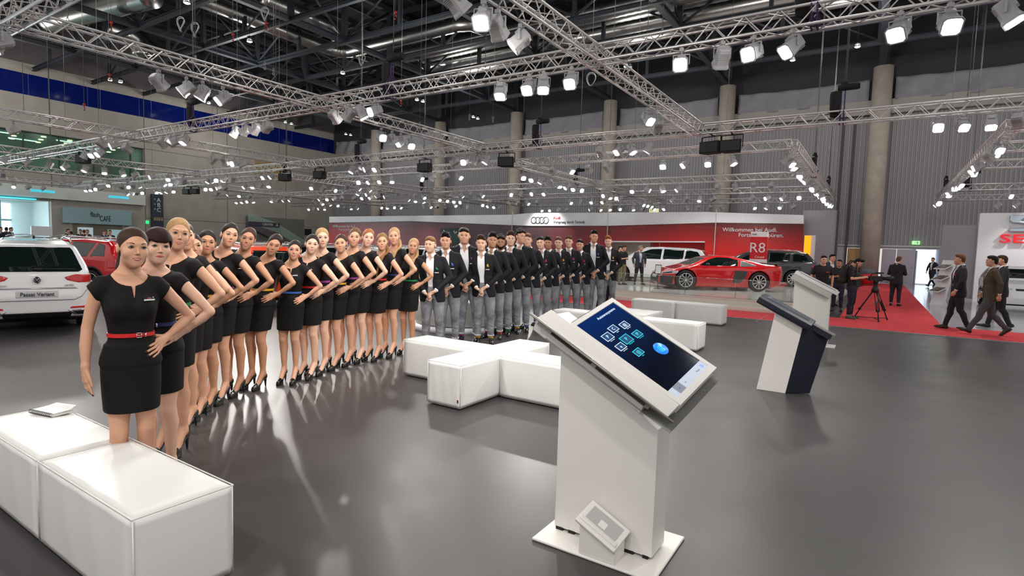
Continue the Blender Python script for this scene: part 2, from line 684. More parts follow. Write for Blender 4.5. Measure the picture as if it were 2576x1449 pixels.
# left wall: concrete with a blue band, a glazed gallery and an entrance
w = MB()
w.box((XL - .4, 16.95, 0), (XL, 50, 6.35))                    # right of the entrance, below the gallery
w.box((XL - .4, -6, 4.1), (XL, 16.95, 6.35))
w.box((XL - .4, 23.6, 6.35), (XL, 50, 9.2))
w.box((XL - .4, -6, 9.2), (XL, 50, 11.9))
w.box((XL - .4, -6, 13.45), (XL, 50, 14.2))
wl = struct(w.build('wall_left', M_CONC))
struct(MB().box((XL - .35, -6, 11.9), (XL - .02, 44, 13.45)).build('trim_2', M_BLUE))
j = MB()
for y in (2, 9.5, 17, 23.6, 31, 37.5):
    j.box((XL, y, 0 if y > 17 else 4.2), (XL + .012, y + .05, 14.2))
for z in (3.2, 6.3, 9.2):
    j.box((XL, 23.6 if z < 9 else -6, z), (XL + .012, 44, z + .04))
struct(j.build('trim_3', mat('wall_joint', rgb(96, 92, 86), .8)))
jb = MB()
for y in np.arange(-3, 44, 3.75):
    jb.box((XL - .02, y, 11.9), (XL + .004, y + .05, 13.45))
struct(jb.build('trim_4', mat('band_joint', rgb(40, 62, 140), .3)))
# upper wall behind the roof structure
struct(MB().box((XL - .4, -6, 14.2), (XL, 50, 18.2)).build('wall_left_upper', mat('upper_cladding', rgb(96, 92, 92), .7)))
# gallery: room, glass, mullions, lights
g = MB()
g.box((XL - 7, -6, 6.2), (XL - .4, 23.6, 6.35))
g.box((XL - 7, -6, 9.2), (XL - .4, 23.6, 9.3))
g.box((XL - 7.2, -6, 6.2), (XL - 7, 23.6, 9.3))
g.box((XL - 7, 23.5, 6.2), (XL - .4, 23.7, 9.3))
struct(g.build('wall_gallery', mat('gallery_paint', rgb(120, 140, 132), .6)))
gw = MB().box((XL - .30, -6, 6.35), (XL - .28, 23.5, 9.2)).build('window_1', M_GREENGLASS)
struct(gw)
mm = MB()
for y in (1.5, 5, 8.5, 12, 15.4, 17.6, 19.9, 22.6):
    mm.box((XL - .34, y, 6.35), (XL - .2, y + .07, 9.2))
mm.build('mullion', mat('dark_mullion', rgb(40, 46, 46), .4), gw)
rng = random.Random(2)
M_DOWN = mat('warm_downlight', (1, .86, .5), .3, emit=(1, .84, .45), estr=4, sample_emit=False)
M_TUBE = mat('cool_tube', (1, 1, 1), .3, emit=(.85, 1, .92), estr=3, sample_emit=False)
dl = MB().lathe([(.0001, 0), (.16, 0), (.18, -.04)], 14).build('gallery_downlight', M_DOWN)
tag(dl, 'round warm ceiling light inside the glazed gallery', 'ceiling light', 'warm ceiling lights inside the gallery')
first = True
for i in range(6):
    for k in range(3):
        o = dl if first else dl.copy()
        if not first:
            COL.objects.link(o)
        first = False
        o.location = (XL - 1.3 - 1.9 * k, 13.6 + 1.7 * i + .4 * k, 9.17)
tb = MB().box((-.06, -.9, -.05), (.06, .9, 0)).build('gallery_tube_light', M_TUBE)
tag(tb, 'long cool tube light inside the glazed gallery', 'ceiling light', 'tube lights inside the gallery')
for i in range(4):
    o = tb if i == 0 else tb.copy()
    if i:
        COL.objects.link(o)
    o.location = (XL - 2.2 - (i % 2) * 2.6, 14.4 + 2.3 * i, 9.18)
rb = tag(MB().box((XL - 2.6, 19.6, 6.36), (XL - 1.2, 21.6, 8.2)).build('gallery_counter', mat('gallery_red', rgb(140, 30, 40), .5)), 'dark red counter block inside the glazed gallery', 'counter')

# entrance hall behind the left wall: floor, side and back, with bright glazing
h = MB()
h.box((XL - 9, -6, 4.1), (XL - .4, 16.95, 4.3))
h.box((XL - 9, 16.9, 0), (XL - .4, 17.1, 4.3))
struct(h.build('wall_foyer', mat('foyer_paint', rgb(205, 222, 222), .6)))
struct(MB().box((XL - 9, -6, -.2), (XL - .4, 16.95, 0)).build('floor_foyer', mat('foyer_floor', rgb(170, 180, 180), .3)))
wn = struct(MB().box((XL - 9.2, -6, .0), (XL - 9, 17, 4.3)).build('window_2', mat('daylight_glazing', (.8, .95, 1), .2, emit=(.78, .95, 1.0), estr=2.0)))
fm = MB()
for y in (12.3, 14.0, 15.7):
    fm.box((XL - 9, y, 0), (XL - 8.8, y + .12, 4.2))
fm.box((XL - 9, -6, 2.6), (XL - 8.85, 17, 2.75))
fm.build('mullion', mat('foyer_mullion', rgb(160, 190, 196), .4), wn)
struct(MB().tube((XL - 4, 14.7, 0), (XL - 4, 14.7, 4.2), .28, 18).build('trim_5', mat('foyer_column', rgb(150, 190, 190), .4)))
cl = MB()
cl.box((XL + .02, 8, 4.12), (XL + .5, 15.9, 4.2))
tag(cl.build('cyan_ceiling_light', mat('cyan_light', (.1, .75, .9), .3, emit=(.05, .75, .95), estr=.9)), 'long cyan lit strip over the entrance on the left', 'light')
# white fascia over the entrance and the café
fs = MB()
fs.box((XL + .02, -6, 4.3), (XL + .35, 23.5, 5.2))
fo = fs.build('entrance_fascia', mat('fascia_paint', rgb(200, 208, 204), .3, spec=.6))
tag(fo, 'long pale fascia over the entrance on the left wall', 'fascia')
for y0 in (15.6, 20.7):
    MB().box((XL + .33, y0, 4.72), (XL + .37, y0 + 1.5, 4.92)).build('lit_slot', mat('slot_cyan', (.1, .6, .75), .3, emit=(.04, .5, .62), estr=.7), fo)

# café front
cf = MB()
cf.box((XL, 17.6, 2.5), (XL + .30, 22.4, 3.75))
cs = cf.build('cafe_sign', mat('cafe_blue', rgb(140, 172, 180), .35))
tag(cs, 'pale blue café sign panel on the left wall', 'sign')
T = Matrix.Translation((XL + .32, 19.75, 3.25)) @ Matrix.Rotation(PI / 2, 4, 'Z')
text_mesh('lettering', 'flash', .55, T, M_INK, cs, sx=.7)
T = Matrix.Translation((XL + .32, 20.45, 2.95)) @ Matrix.Rotation(PI / 2, 4, 'Z')
text_mesh('lettering', 'CAFÉ', .62, T, M_INK, cs, sx=.55)
co = MB()
co.box((XL + .005, 18.3, 0), (XL + .02, 21.8, 2.5), 0)
struct(co.build('trim_6', mat('cafe_interior', rgb(110, 100, 84), .6)))
it = MB()
it.box((XL + .02, 18.6, 1.3), (XL + .5, 19.5, 2.2), 0)
tag(it.build('cafe_screen', mat('cafe_screen', rgb(190, 214, 220), .3, emit=(.7, .85, .9), estr=.25)), 'pale lit board inside the café opening on the left', 'board')
fr = MB().box((XL + .03, 20.7, .9), (XL + .7, 21.5, 2.1)).build('drinks_fridge', mat('fridge_glass', rgb(160, 200, 205), .1, emit=(.6, .85, .9), estr=.2))
tag(fr, 'lit glass-fronted fridge inside the café opening', 'fridge')
bp = MB().box((XL + .1, 15.6, .4), (XL + .25, 16.9, 2.15)).build('white_partition', M_WPAINT)
tag(bp, 'white partition board beside the entrance on the left', 'partition')

# ABC direction sign
ab = MB().box((XL, 24.05, 2.45), (XL + .22, 25.0, 5.35)).build('direction_sign', mat('sign_slate', rgb(44, 52, 70), .5))
tag(ab, 'tall slate direction sign lettered A B C on the concrete wall', 'sign')
M_SIGNW = mat('sign_white', rgb(225, 228, 230), .5)
for ch, z in (('A', 4.85), ('B', 4.42), ('C', 3.98)):
    for tx, y, s_ in ((ch, 24.62, .50), ('+', 24.30, .28)):
        T = Matrix.Translation((XL + .225, y, z + (.06 if tx == '+' else 0))) @ Matrix.Rotation(PI / 2, 4, 'Z')
        text_mesh('lettering', tx, s_, T, M_SIGNW, ab)
sc_ = MB()
for i in range(4):
    sc_.box((XL + .22, 24.2 + .2 * i, 3.05), (XL + .235, 24.34 + .2 * i, 3.25))
sc_.box((XL + .22, 24.2, 3.29), (XL + .235, 24.94, 3.33))
sc_.build('pictograms', mat('sign_tan', rgb(170, 150, 110), .5), ab)
ex = MB().box((XL, 23.62, 2.72), (XL + .1, 23.86, 3.0)).build('exit_sign', mat('exit_green', (.05, .6, .2), .4, emit=(.02, .8, .25), estr=1.0))
tag(ex, 'small green exit sign on the concrete wall beside the slate direction sign', 'exit sign')

# recessed stair with a glass rail
st = MB()
st.box((XL + .01, 32.9, 0), (XL + .05, 39.8, 4.0), 0)
struct(st.build('trim_7', mat('stair_recess', rgb(112, 114, 108), .7)))
sp = MB()
sp.prism([(32.9, 2.9), (32.9, 3.3), (36.0, 2.5), (39.8, .6), (39.8, .1), (36.2, 1.5)], XL + .05, XL + .5, 'x')
so = sp.build('staircase', mat('stair_side', rgb(96, 86, 94), .6))
tag(so, 'concrete staircase flank running down the left wall', 'staircase')
gl = MB()
gl.prism([(32.9, 3.3), (32.9, 4.3), (36.0, 3.5), (39.8, 1.6), (39.8, .6), (36.0, 2.5)], XL + .44, XL + .47, 'x')
gl.build('glass_rail', thin_glass('rail_glass', (.72, .88, .80), .7), so)
sg = MB().box((XL + .5, 32.9, 3.02), (XL + .56, 36.4, 3.45)).build('stair_sign', mat('sign_plum', rgb(72, 64, 78), .5))
tag(sg, 'dark sign strip reading CENTER with a down arrow over the staircase', 'sign')
T = Matrix.Translation((XL + .57, 35.0, 3.22)) @ Matrix.Rotation(PI / 2, 4, 'Z')
text_mesh('lettering', 'CENTER', .32, T, M_SIGNW, sg)
ar_ = MB()
ar_.box((XL + .56, 36.05, 3.14), (XL + .575, 36.11, 3.38))
ar_.prism([(35.92, 3.2), (36.08, 3.08), (36.24, 3.2)], XL + .56, XL + .575, 'x')
ar_.build('arrow', M_SIGNW, sg)
rc = MB().box((XL + .005, 33.9, 7.9), (XL + .02, 37.4, 9.9)).build('trim_8', mat('beige_recess', rgb(150, 132, 92), .7))
struct(rc)
bx = MB().box((XL, 39.9, 2.3), (XL + .15, 40.7, 3.0)).build('wall_box', M_PLASTIC)
tag(bx, 'small dark box on the concrete wall right of the staircase', 'box')

# back wall: corrugated sheet, soffit, banners, dark upper part
def corrugated(x0, x1, z0, z1, pitch=.22, depth=.045):
    mb = MB()
    n = int((x1 - x0) / pitch)
    V, F_ = [], []
    prof = [(0, 0), (.35, 0), (.45, -1), (.90, -1)]
    xs = []
    for i in range(n):
        xs += [(x0 + (i + u) * pitch, YB + d * depth) for u, d in prof]
    xs.append((x1, YB))
    for x, y in xs:
        V += [(x, y, z0), (x, y, z1)]
    for i in range(len(xs) - 1):
        F_.append((2 * i, 2 * i + 2, 2 * i + 3, 2 * i + 1))
    return mb.add(V, F_)
bw = corrugated(XL, 14, 2.45, 14.6)
struct(bw.build('wall_back', M_CORR))
lo_ = MB()
lo_.box((XL, YB - .02, 0), (-1.85, YB + .3, 2.45))
lo_.box((3.15, YB - .02, 0), (14, YB + .3, 2.45))
lo_.box((-1.85, YB - .02, 2.28), (3.15, YB + .3, 2.45))
struct(lo_.build('wall_back_base', M_GREYDOOR))
struct(MB().box((XL, YB - .12, 2.40), (14, YB - .02, 2.50)).build('trim_9', mat('rail_grey', rgb(170, 168, 172), .4, metal=.5)))
struct(MB().box((XL, YB - .5, 10.9), (14, YB, 11.8)).build('trim_10', mat('soffit_paint', rgb(156, 152, 146), .7)))
struct(MB().box((XL, YB - .05, 14.4), (14, YB + .3, 18.2)).build('wall_back_upper', mat('dark_upper_wall', rgb(46, 47, 52), .8)))
struct(MB().box((XL, YB - .16, 11.4), (14, YB - .10, 14.5)).build('trim_11', mat('dark_upper_strip', rgb(52, 54, 60), .8)))
for x in (-2.6, -1.95):
    struct(MB().box((x, YB - .25, 0), (x + .14, YB - .05, 11)).build('trim_12', mat('dark_post', rgb(70, 64, 72), .6)))

# hanging fabric banners between the columns, sagging between their fixings
def banner(x0, x1, label):
    mb = MB()
    nx, nz = 40, 8
    V, F_ = [], []
    for i in range(nx + 1):
        u = i / nx
        x = x0 + (x1 - x0) * u
        sag = .30 * (1 - (2 * ((u * 1.0) % 1.0) - 1) ** 2)
        for k in range(nz + 1):
            t = k / nz
            z = 13.15 - sag * .35 - t * (1.42 - .1 * sag)
            y = YB - .45 + .10 * math.sin(9 * u * PI + 2.5 * t) * (1 - abs(2 * u - 1)) + .06 * math.sin(23 * u + 5 * t)
            V.append((x, y, z))
    for i in range(nx):
        for k in range(nz):
            a = i * (nz + 1) + k
            F_.append((a, a + nz + 1, a + nz + 2, a + 1))
    mb.add(V, F_, 0, True)
    o = mb.build('fabric_banner', M_FABRIC, smooth=True)
    s_ = o.modifiers.new('thick', 'SOLIDIFY')
    s_.thickness = .012
    return tag(o, label, 'banner', 'grey fabric banners along the top of the back wall')
CX_ = [-46.3, -37.2, -28.2, -19.1, -9.95, -.5, 8.6]
names = ['left end of the back wall', 'second bay', 'third bay', 'fourth bay', 'fifth bay from the left corner', 'bay left of the wide right column', 'bay right of the wide right column']
prev = XL
for cx_, nm in zip(CX_, names):
    banner(prev + .7, cx_ - .7, 'grey fabric banner high on the back wall, ' + nm)
    prev = cx_
# round concrete columns with steel posts above
cols = ['at the left end', 'second from the left corner', 'third from the left corner', 'left of the crossing trusses', 'behind the red sports car stand', 'wide one beside the grey doors at the right']
for cx_, nm in zip(CX_[:-1], cols):
    t = empty('concrete_column', (cx_, 43.2, 0), 0, 'round concrete column on the back wall, ' + nm, 'column', 'round concrete columns along the back wall')
    MB().tube((0, 0, 0), (0, 0, 13.75), .55, 40, cap=True).build('shaft', M_CONC2, t)
    MB().box((-.28, -.28, 13.75), (.28, .28, 16.8)).build('steel_post', M_STEELD, t)

# doors in the back wall
def door(n, x0, x1, m, handle=True, z1=2.26):
    d = struct(MB().box((x0 + .02, YB - .06, .02), (x1 - .02, YB, z1)).build('door_%d' % n, m))
    if handle:
        MB().tube((x1 - .15, YB - .10, 1.05), (x1 - .15, YB - .10, 1.20), .02, 8).build('door_handle', M_ALLOY, d)
    return d
door(1, -1.80, -.95, M_WOOD)
door(2, .15, .95, M_GREYDOOR)
door(3, .95, 1.98, M_GREYDOOR)
door(4, 3.2, 4.2, M_GREYDOOR)
door(5, 4.2, 4.45, M_WOOD)
wr_ = MB()
wr_.box((1.9, YB + .3, 0), (1.98, YB + 3.2, 2.6))
wr_.box((3.2, YB + .3, 0), (3.3, YB + 3.2, 2.6))
wr_.box((1.9, YB + .3, 2.5), (3.3, YB + 3.2, 2.6))
struct(wr_.build('wall_passage', mat('passage_paint', rgb(205, 214, 230), .6)))
struct(MB().box((1.9, YB + 3.2, 0), (3.3, YB + 3.3, 2.6)).build('window_3', mat('passage_daylight', (.85, .92, 1), .3, emit=(.82, .9, 1.0), estr=1.3)))
leaf = struct(MB().box((2.0, YB + .0, .02), (2.06, YB + 1.0, 2.2)).build('door_6', mat('pale_door', rgb(190, 200, 220), .5)))
MB().box((1.96, YB + .85, 1.0), (2.0, YB + .95, 1.15)).build('door_handle', M_GREYDOOR, leaf)
xs_ = MB().box((1.72, YB - .35, 2.58), (2.12, YB - .0, 2.80)).build('exit_sign', mat('exit_lit', (.4, .9, .4), .4, emit=(.35, .95, .35), estr=1.0))
tag(xs_, 'lit green exit sign over the open door in the back wall', 'exit sign')
xr = MB()
xr.tube((1.86, YB - .36, 2.66), (1.90, YB - .36, 2.75), .018, 6)
xr.box((1.94, YB - .365, 2.62), (2.04, YB - .355, 2.76))
xr.build('pictogram', M_WPAINT, xs_)
x2 = MB().box((-15.6, YB - .3, 4.75), (-14.9, YB - .0, 5.05)).build('exit_sign', mat('exit_yellow', (.9, .9, .55), .4, emit=(.85, .85, .45), estr=.6))
tag(x2, 'small yellow lit EXIT sign on the corrugated wall above the display stand', 'exit sign')
T = Matrix.Translation((-15.25, YB - .31, 4.90))
text_mesh('lettering', 'EXIT', .26, T, M_INK, x2)

# roof: dark deck, main trusses over the columns, cross beams, ducts
struct(MB().box((-60, -6, 18.0), (14, 50, 18.3)).build('ceiling', M_DARKROOF))
dk = MB()
for x in np.arange(-58, 14, 2.2):
    dk.box((x, -6, 17.75), (x + .12, 46, 18.0))
struct(dk.build('trim_13', mat('purlin', rgb(34, 36, 41), .6)))
MAIN_X = [-46.3, -37.2, -28.2, -19.1, -9.95, -.5]
CROSS_Y = [8.6, 12.35, 16.1, 19.85, 23.6, 27.35, 31.1, 34.85, 38.6]
rt = None
for i, x in enumerate(MAIN_X):
    t = empty('roof_truss', (x, 0, 0), 0, 'dark steel roof truss running over the hall to the back wall', 'roof truss', 'dark steel roof trusses running to the back wall')
    b = MB()
    b.box((-.16, 2, 13.75), (.16, 43.3, 13.79))
    b.box((-.16, 2, 14.02), (.16, 43.3, 14.06))
    b.box((-.03, 2, 13.79), (.03, 43.3, 14.02))
    b.build('bottom_chord', M_STEELD, t)
    MB().box((-.15, 2, 16.9), (.15, 43.3, 17.2)).build('top_chord', M_STEELD, t)
    p = MB()
    for y in CROSS_Y:
        p.box((-.11, y - .11, 14.06), (.11, y + .11, 16.9))
    for k in range(len(CROSS_Y) - 1):
        a, c_ = CROSS_Y[k], CROSS_Y[k + 1]
        p.tube((0, a, 16.9) if k % 2 else (0, a, 14.06), (0, c_, 14.06) if k % 2 else (0, c_, 16.9), .075, 6)
    p.build('web', M_STEELD, t)
for i, y in enumerate(CROSS_Y):
    t = empty('cross_beam', (0, y, 0), 0, 'dark steel cross beam with posts and diagonals under the roof', 'roof beam', 'dark steel cross beams under the roof')
    b = MB()
    b.box((XL, -.11, 13.72), (6, .11, 13.76))
    b.box((XL, -.11, 13.94), (6, .11, 13.98))
    b.box((XL, -.025, 13.76), (6, .025, 13.94))
    b.build('bottom_chord', M_STEELD, t)
    MB().box((XL, -.10, 16.6), (6, .10, 16.85)).build('top_chord', M_STEELD, t)
    p = MB()
    xs = np.arange(-54 + 3.2, 5, 4.55)
    for k, x in enumerate(xs):
        p.box((x - .10, -.10, 13.98), (x + .10, .10, 16.6))
        if k + 1 < len(xs):
            p.tube((x, 0, 13.98) if (k + i) % 2 else (x, 0, 16.6), (xs[k + 1], 0, 16.6) if (k + i) % 2 else (xs[k + 1], 0, 13.98), .07, 6)
    p.build('web', M_STEELD, t)

def duct(pts, r, label):
    """ribbed spiral duct along a path of straight runs"""
    mb = MB()
    P, R_ = [], []
    for a, b in zip(pts[:-1], pts[1:]):
        a, b = Vector(a), Vector(b)
        L = (b - a).length
        n = max(2, int(L / .22))
        for i in range(n):
            P.append(a.lerp(b, i / n))
            R_.append(r * (1.0 if i % 2 else .965))
    P.append(Vector(pts[-1]))
    R_.append(r)
    mb.path(P, R_, 18)
    o = mb.build('ventilation_duct', M_DUCT, smooth=True)
    return tag(o, label, 'duct', 'silver ventilation ducts under the roof')
duct([(-32.9, 9, 15.0), (-32.9, 26.4, 15.0), (-32.6, 27.0, 15.0), (-32.0, 27.3, 15.0), (-22.2, 27.3, 15.0), (-21.5, 27.6, 15.0), (-21.2, 28.6, 15.0)], .42, 'silver spiral duct that runs ahead and turns right under the roof')
for y, z, x0, x1, lb in ((25.6, 15.6, -14, 6, 'nearest'), (29.7, 15.0, -29.5, 6, 'second'), (31.3, 15.4, -29, 6, 'third'), (32.7, 15.0, -30, 6, 'fourth'), (34.5, 15.2, -30, 2, 'farthest')):
    duct([(x0, y, z), (x1, y, z)], .52, 'straight silver duct across the right of the roof, %s of the five parallel ones' % lb)
duct([(-44.5, 14.1, 15.0), (-34.6, 15.6, 15.0)], .75, 'wide silver duct under the roof behind the upper left truss')
duct([(-30.0, 19.3, 15.2), (-30.0, 24, 15.2), (-30, 24.6, 14.9), (-30, 24.9, 14.3)], .5, 'silver duct bending down right of the long one under the roof')
duct([(-44.0, 17.0, 15.4), (-44.0, 18.4, 15.4), (-44, 19.0, 15.1), (-44, 19.2, 14.2)], .6, 'short silver duct with a mouth bending down at the left of the roof')
# small pendant lamps under the roof
M_PEND = mat('pendant_glow', (1, 1, 1), .3, emit=(.92, 1, .97), estr=9, sample_emit=False)
pn = empty('pendant_lamp', (0, 0, 0), 0, 'small round pendant lamp under the dark roof', 'pendant lamp', 'small pendant lamps under the roof')
MB().lathe([(.0001, .30), (.13, .30), (.16, 0), (.15, 0)], 16).build('shade', M_ALLOY, pn)
MB().lathe([(.15, .01), (.10, -.03), (.0001, -.04)], 16).build('bulb', M_PEND, pn)
MB().tube((0, 0, .3), (0, 0, 4.8), .012, 6).build('cord', M_INK, pn)
first = True
for px_, py_ in ((628, 105), (277, 202), (303, 207), (525, 260), (718, 308), (733, 312), (862, 185), (870, 338), (882, 340), (1049, 252), (1064, 256), (1191, 295), (1202, 299), (1575, 168), (1585, 174), (2157, 118), (1994, 152), (470, 8)):
    o = pn if first else copy_tree(pn)
    first = False
    q = at_z(px_, py_, 13.2)
    if not (-53 < q[0] < 6 and 3 < q[1] < 42):
        q = at_y(px_, py_, 41.0)
    o.location = q

# ================================================================ lighting rig
M_TRUSS = mat('truss_aluminium', (.66, .64, .63), .36, metal=.8)
M_LAMPGREY = mat('lamp_housing', rgb(168, 168, 170), .45)
M_LAMPLIT = mat('lamp_lens', (1, 1, 1), .2, emit=(1.0, .97, .93), estr=28, sample_emit=False)
M_BLACK = mat('black_canvas', rgb(20, 19, 20), .8)
M_STRAP = mat('purple_strap', rgb(70, 50, 92), .8)
M_CABLE = mat('steel_cable', rgb(120, 122, 122), .4, metal=.6)
M_HOOKRED = mat('red_hook', rgb(170, 34, 30), .5)
TS = .29
TRUSS = {}

def truss(key, axis, at, a, b, label, group=None):
    """square lattice truss at height ZT: axis 'x' or 'y', centred on the other coordinate"""
    mid = (a + b) / 2
    t = empty('lighting_truss', (mid, at, ZT) if axis == 'x' else (at, mid, ZT), 0 if axis == 'x' else PI / 2, label, 'lighting truss', group)
    L = (b - a) / 2
    h = TS / 2
    for y in (-h, h):
        for z in (0, TS):
            MB().tube((-L, y, z), (L, y, z), .025, 10).build('chord', M_TRUSS, t)
    br = MB()
    n = max(2, int(round(2 * L / .52)))
    st = 2 * L / n
    for i in range(n):
        x0, xm, x1 = -L + i * st, -L + (i + .5) * st, -L + (i + 1) * st
        for y in (-h, h):
            br.tube((x0, y, .0), (xm, y, TS), .0115, 5, cap=False)
            br.tube((xm, y, TS), (x1, y, .0), .0115, 5, cap=False)
        for z in (0, TS):
            br.tube((x0, -h, z), (xm, h, z), .0115, 5, cap=False)
            br.tube((xm, h, z), (x1, -h, z), .0115, 5, cap=False)
    br.build('bracing', M_TRUSS, t)
    for e in (-L, L):
        ends = MB()
        ends.tube((e, -h, 0), (e, -h, TS), .02, 6)
        ends.tube((e, h, 0), (e, h, TS), .02, 6)
        ends.tube((e, -h, 0), (e, h, 0), .02, 6)
        ends.tube((e, -h, TS), (e, h, TS), .02, 6)
        ends.build('end_frame', M_TRUSS, t)
    TRUSS[key] = (axis, at, a, b)
    return t
g1, g2, g3, g4 = ('trusses of the large rig over the stage', 'trusses of the rig over the red display stand', 'trusses of the rig at the far left', 'trusses of the rig over the white stand')
TR = [
    ('Y3', 'x', 3.45, -24, 6, 'silver lattice truss crossing the top left corner of the view', g1),
    ('Y9', 'x', 9.75, -52, 6, 'long silver lattice truss rising from the left edge to the top right corner', g1),
    ('Y17', 'x', 17.0, -52, 6, 'long silver lattice truss in front of the corrugated wall, second level from the top', g1),
    ('X4', 'y', -4.7, 3.45, 17.0, 'broad silver lattice truss coming down from the top centre to the right', g1),
    ('X12', 'y', -12.5, 3.45, 17.0, 'silver lattice truss running from the top left corner towards the middle', g1),
    ('X22', 'y', -22.7, 3.45, 17.0, 'silver lattice truss in front of the gallery windows at the left', g1),
    ('X32', 'y', -32.4, 3.45, 17.0, 'silver lattice truss below the gallery windows, nearer of the two there', g1),
    ('X40', 'y', -40.7, 3.45, 17.0, 'silver lattice truss below the gallery windows, farther of the two there', g1),
    ('X49', 'y', -49.7, 3.45, 17.0, 'silver lattice truss closest to the left wall above the pale fascia', g1),
    ('Y20', 'x', 20.45, -25.5, -2.6, 'silver lattice truss forming the near side of the rig over the red display stand', g2),
    ('Y28', 'x', 28.3, -25.5, -2.6, 'second silver lattice truss across the rig over the red display stand', g2),
    ('Y34', 'x', 34.2, -25.5, -2.6, 'third silver lattice truss across the rig over the red display stand', g2),
    ('Y40', 'x', 40.6, -25.5, -2.6, 'farthest silver lattice truss across the rig over the red display stand', g2),
    ('X25', 'y', -25.5, 20.45, 40.6, 'silver lattice truss forming the left side of the rig over the red display stand', g2),
    ('X13', 'y', -13.4, 20.45, 40.6, 'silver lattice truss through the middle of the rig over the red display stand', g2),
    ('X2', 'y', -2.6, 20.45, 40.6, 'silver lattice truss forming the right side of the rig over the red display stand', g2),
    ('Z19', 'x', 19.75, -50, -28.0, 'near silver lattice truss of the rig at the far left', g3),
    ('Z27', 'x', 27.5, -50, -28.0, 'middle silver lattice truss of the rig at the far left', g3),
    ('Z35', 'x', 35.5, -50, -28.0, 'farthest cross truss of the rig at the far left', g3),
    ('ZX28', 'y', -28.0, 19.75, 40.6, 'silver lattice truss forming the right side of the rig at the far left', g3),
    ('ZX39', 'y', -39.0, 19.75, 40.6, 'silver lattice truss through the middle of the rig at the far left', g3),
    ('S2', 'y', 2.75, 19.75, 41.4, 'silver lattice truss over the white stand running back towards the wall', g4),
    ('SY19', 'x', 19.75, 2.75, 11, 'near silver lattice truss of the rig over the white stand', g4),
    ('SY23', 'x', 23.4, 2.9, 11, 'second silver lattice truss of the rig over the white stand', g4),
    ('SY27', 'x', 27.4, 2.9, 11, 'third silver lattice truss of the rig over the white stand', g4),
    ('SY35', 'x', 35.6, 2.9, 11, 'fourth silver lattice truss of the rig over the white stand', g4),
    ('SY41', 'x', 41.4, 2.75, 11, 'farthest silver lattice truss of the rig over the white stand', g4),
]
for k, ax_, at, a, b, lb, gr in TR:
    truss(k, ax_, at, a, b, lb, gr)

# ---- spotlights
def lamp_parts(t, tilt):
    """floodlight aimed down by tilt: clamp and yoke hang straight, the housing tips"""
    y = MB()
    y.tube((0, 0, .06), (0, 0, -.07), .018, 6)
    y.box((-.035, -.03, -.02), (.035, .03, .035))
    y.box((-.135, -.016, -.085), (.135, .016, -.070))
    y.box((-.138, -.016, -.235), (-.128, .016, -.070))
    y.box((.128, -.016, -.235), (.138, .016, -.070))
    y.build('yoke', M_LAMPGREY, t)
    M = Matrix.Translation((0, 0, -.215)) @ Matrix.Rotation(tilt, 4, 'X')
    # housing: local -y looks ahead along the beam
    h = MB()
    def ring(yy, w_, hh):
        c = .30
        return [(sx * w_ * (1 if i else 1 - c), yy, sz * hh * ((1 - c) if i else 1)) for sx, sz, i in
                ((1, 1, 0), (1, 1, 1), (1, -1, 1), (1, -1, 0), (-1, -1, 0), (-1, -1, 1), (-1, 1, 1), (-1, 1, 0))]
    rings = [ring(.17, .070, .065), ring(.155, .098, .092), ring(-.09, .112, .108), ring(-.13, .125, .122), ring(-.155, .125, .122), ring(-.155, .108, .106), ring(-.135, .104, .102)]
    V = [M @ Vector(p) for r in rings for p in r]
    F_ = []
    for i in range(len(rings) - 1):
        for k in range(8):
            F_.append((i * 8 + k, i * 8 + (k + 1) % 8, (i + 1) * 8 + (k + 1) % 8, (i + 1) * 8 + k))
    F_.append(tuple(range(8)))
    h.add(V, F_)
    h.box((-.06, .02, .095), (.06, .12, .135), 0, M)
    for i in range(5):
        h.box((-.10, .02 + .022 * i, -.108), (.10, .028 + .022 * i, -.092), 0, M)
    h.build('housing', M_LAMPGREY, t)
    l = MB()
    l.lathe([(.0001, .148), (.06, .146), (.104, .136)], 20, M @ Matrix.Rotation(PI / 2, 4, 'X'))
    l.build('lens', M_LAMPLIT, t, smooth=True)
PROTO = {}
def lamp_at(x, y, aim, tilt_i, simple, label, group):
    key = (tilt_i, simple)
    if key not in PROTO:
        t = empty('spotlight', (0, 0, 0))
        lamp_parts(t, math.radians((25, 42, 60)[tilt_i]))
        if simple:      # far away: one mesh
            vs, fs, ms, n = [], [], [], 0
            mb = MB()
            for ch in list(t.children):
                me = ch.data
                mb.add([v.co for v in me.vertices], [tuple(p.vertices) for p in me.polygons], 1 if ch.name.startswith('lens') else 0)
                D.objects.remove(ch)
            D.objects.remove(t)
            t = mb.build('spotlight', [M_LAMPGREY, M_LAMPLIT])
        PROTO[key] = t
        o = t
    else:
        o = copy_tree(PROTO[key])
    o.location = (x, y, ZT - .08)
    o.rotation_euler = (0, 0, aim)
    tag(o, label, 'spotlight', group)
    return o

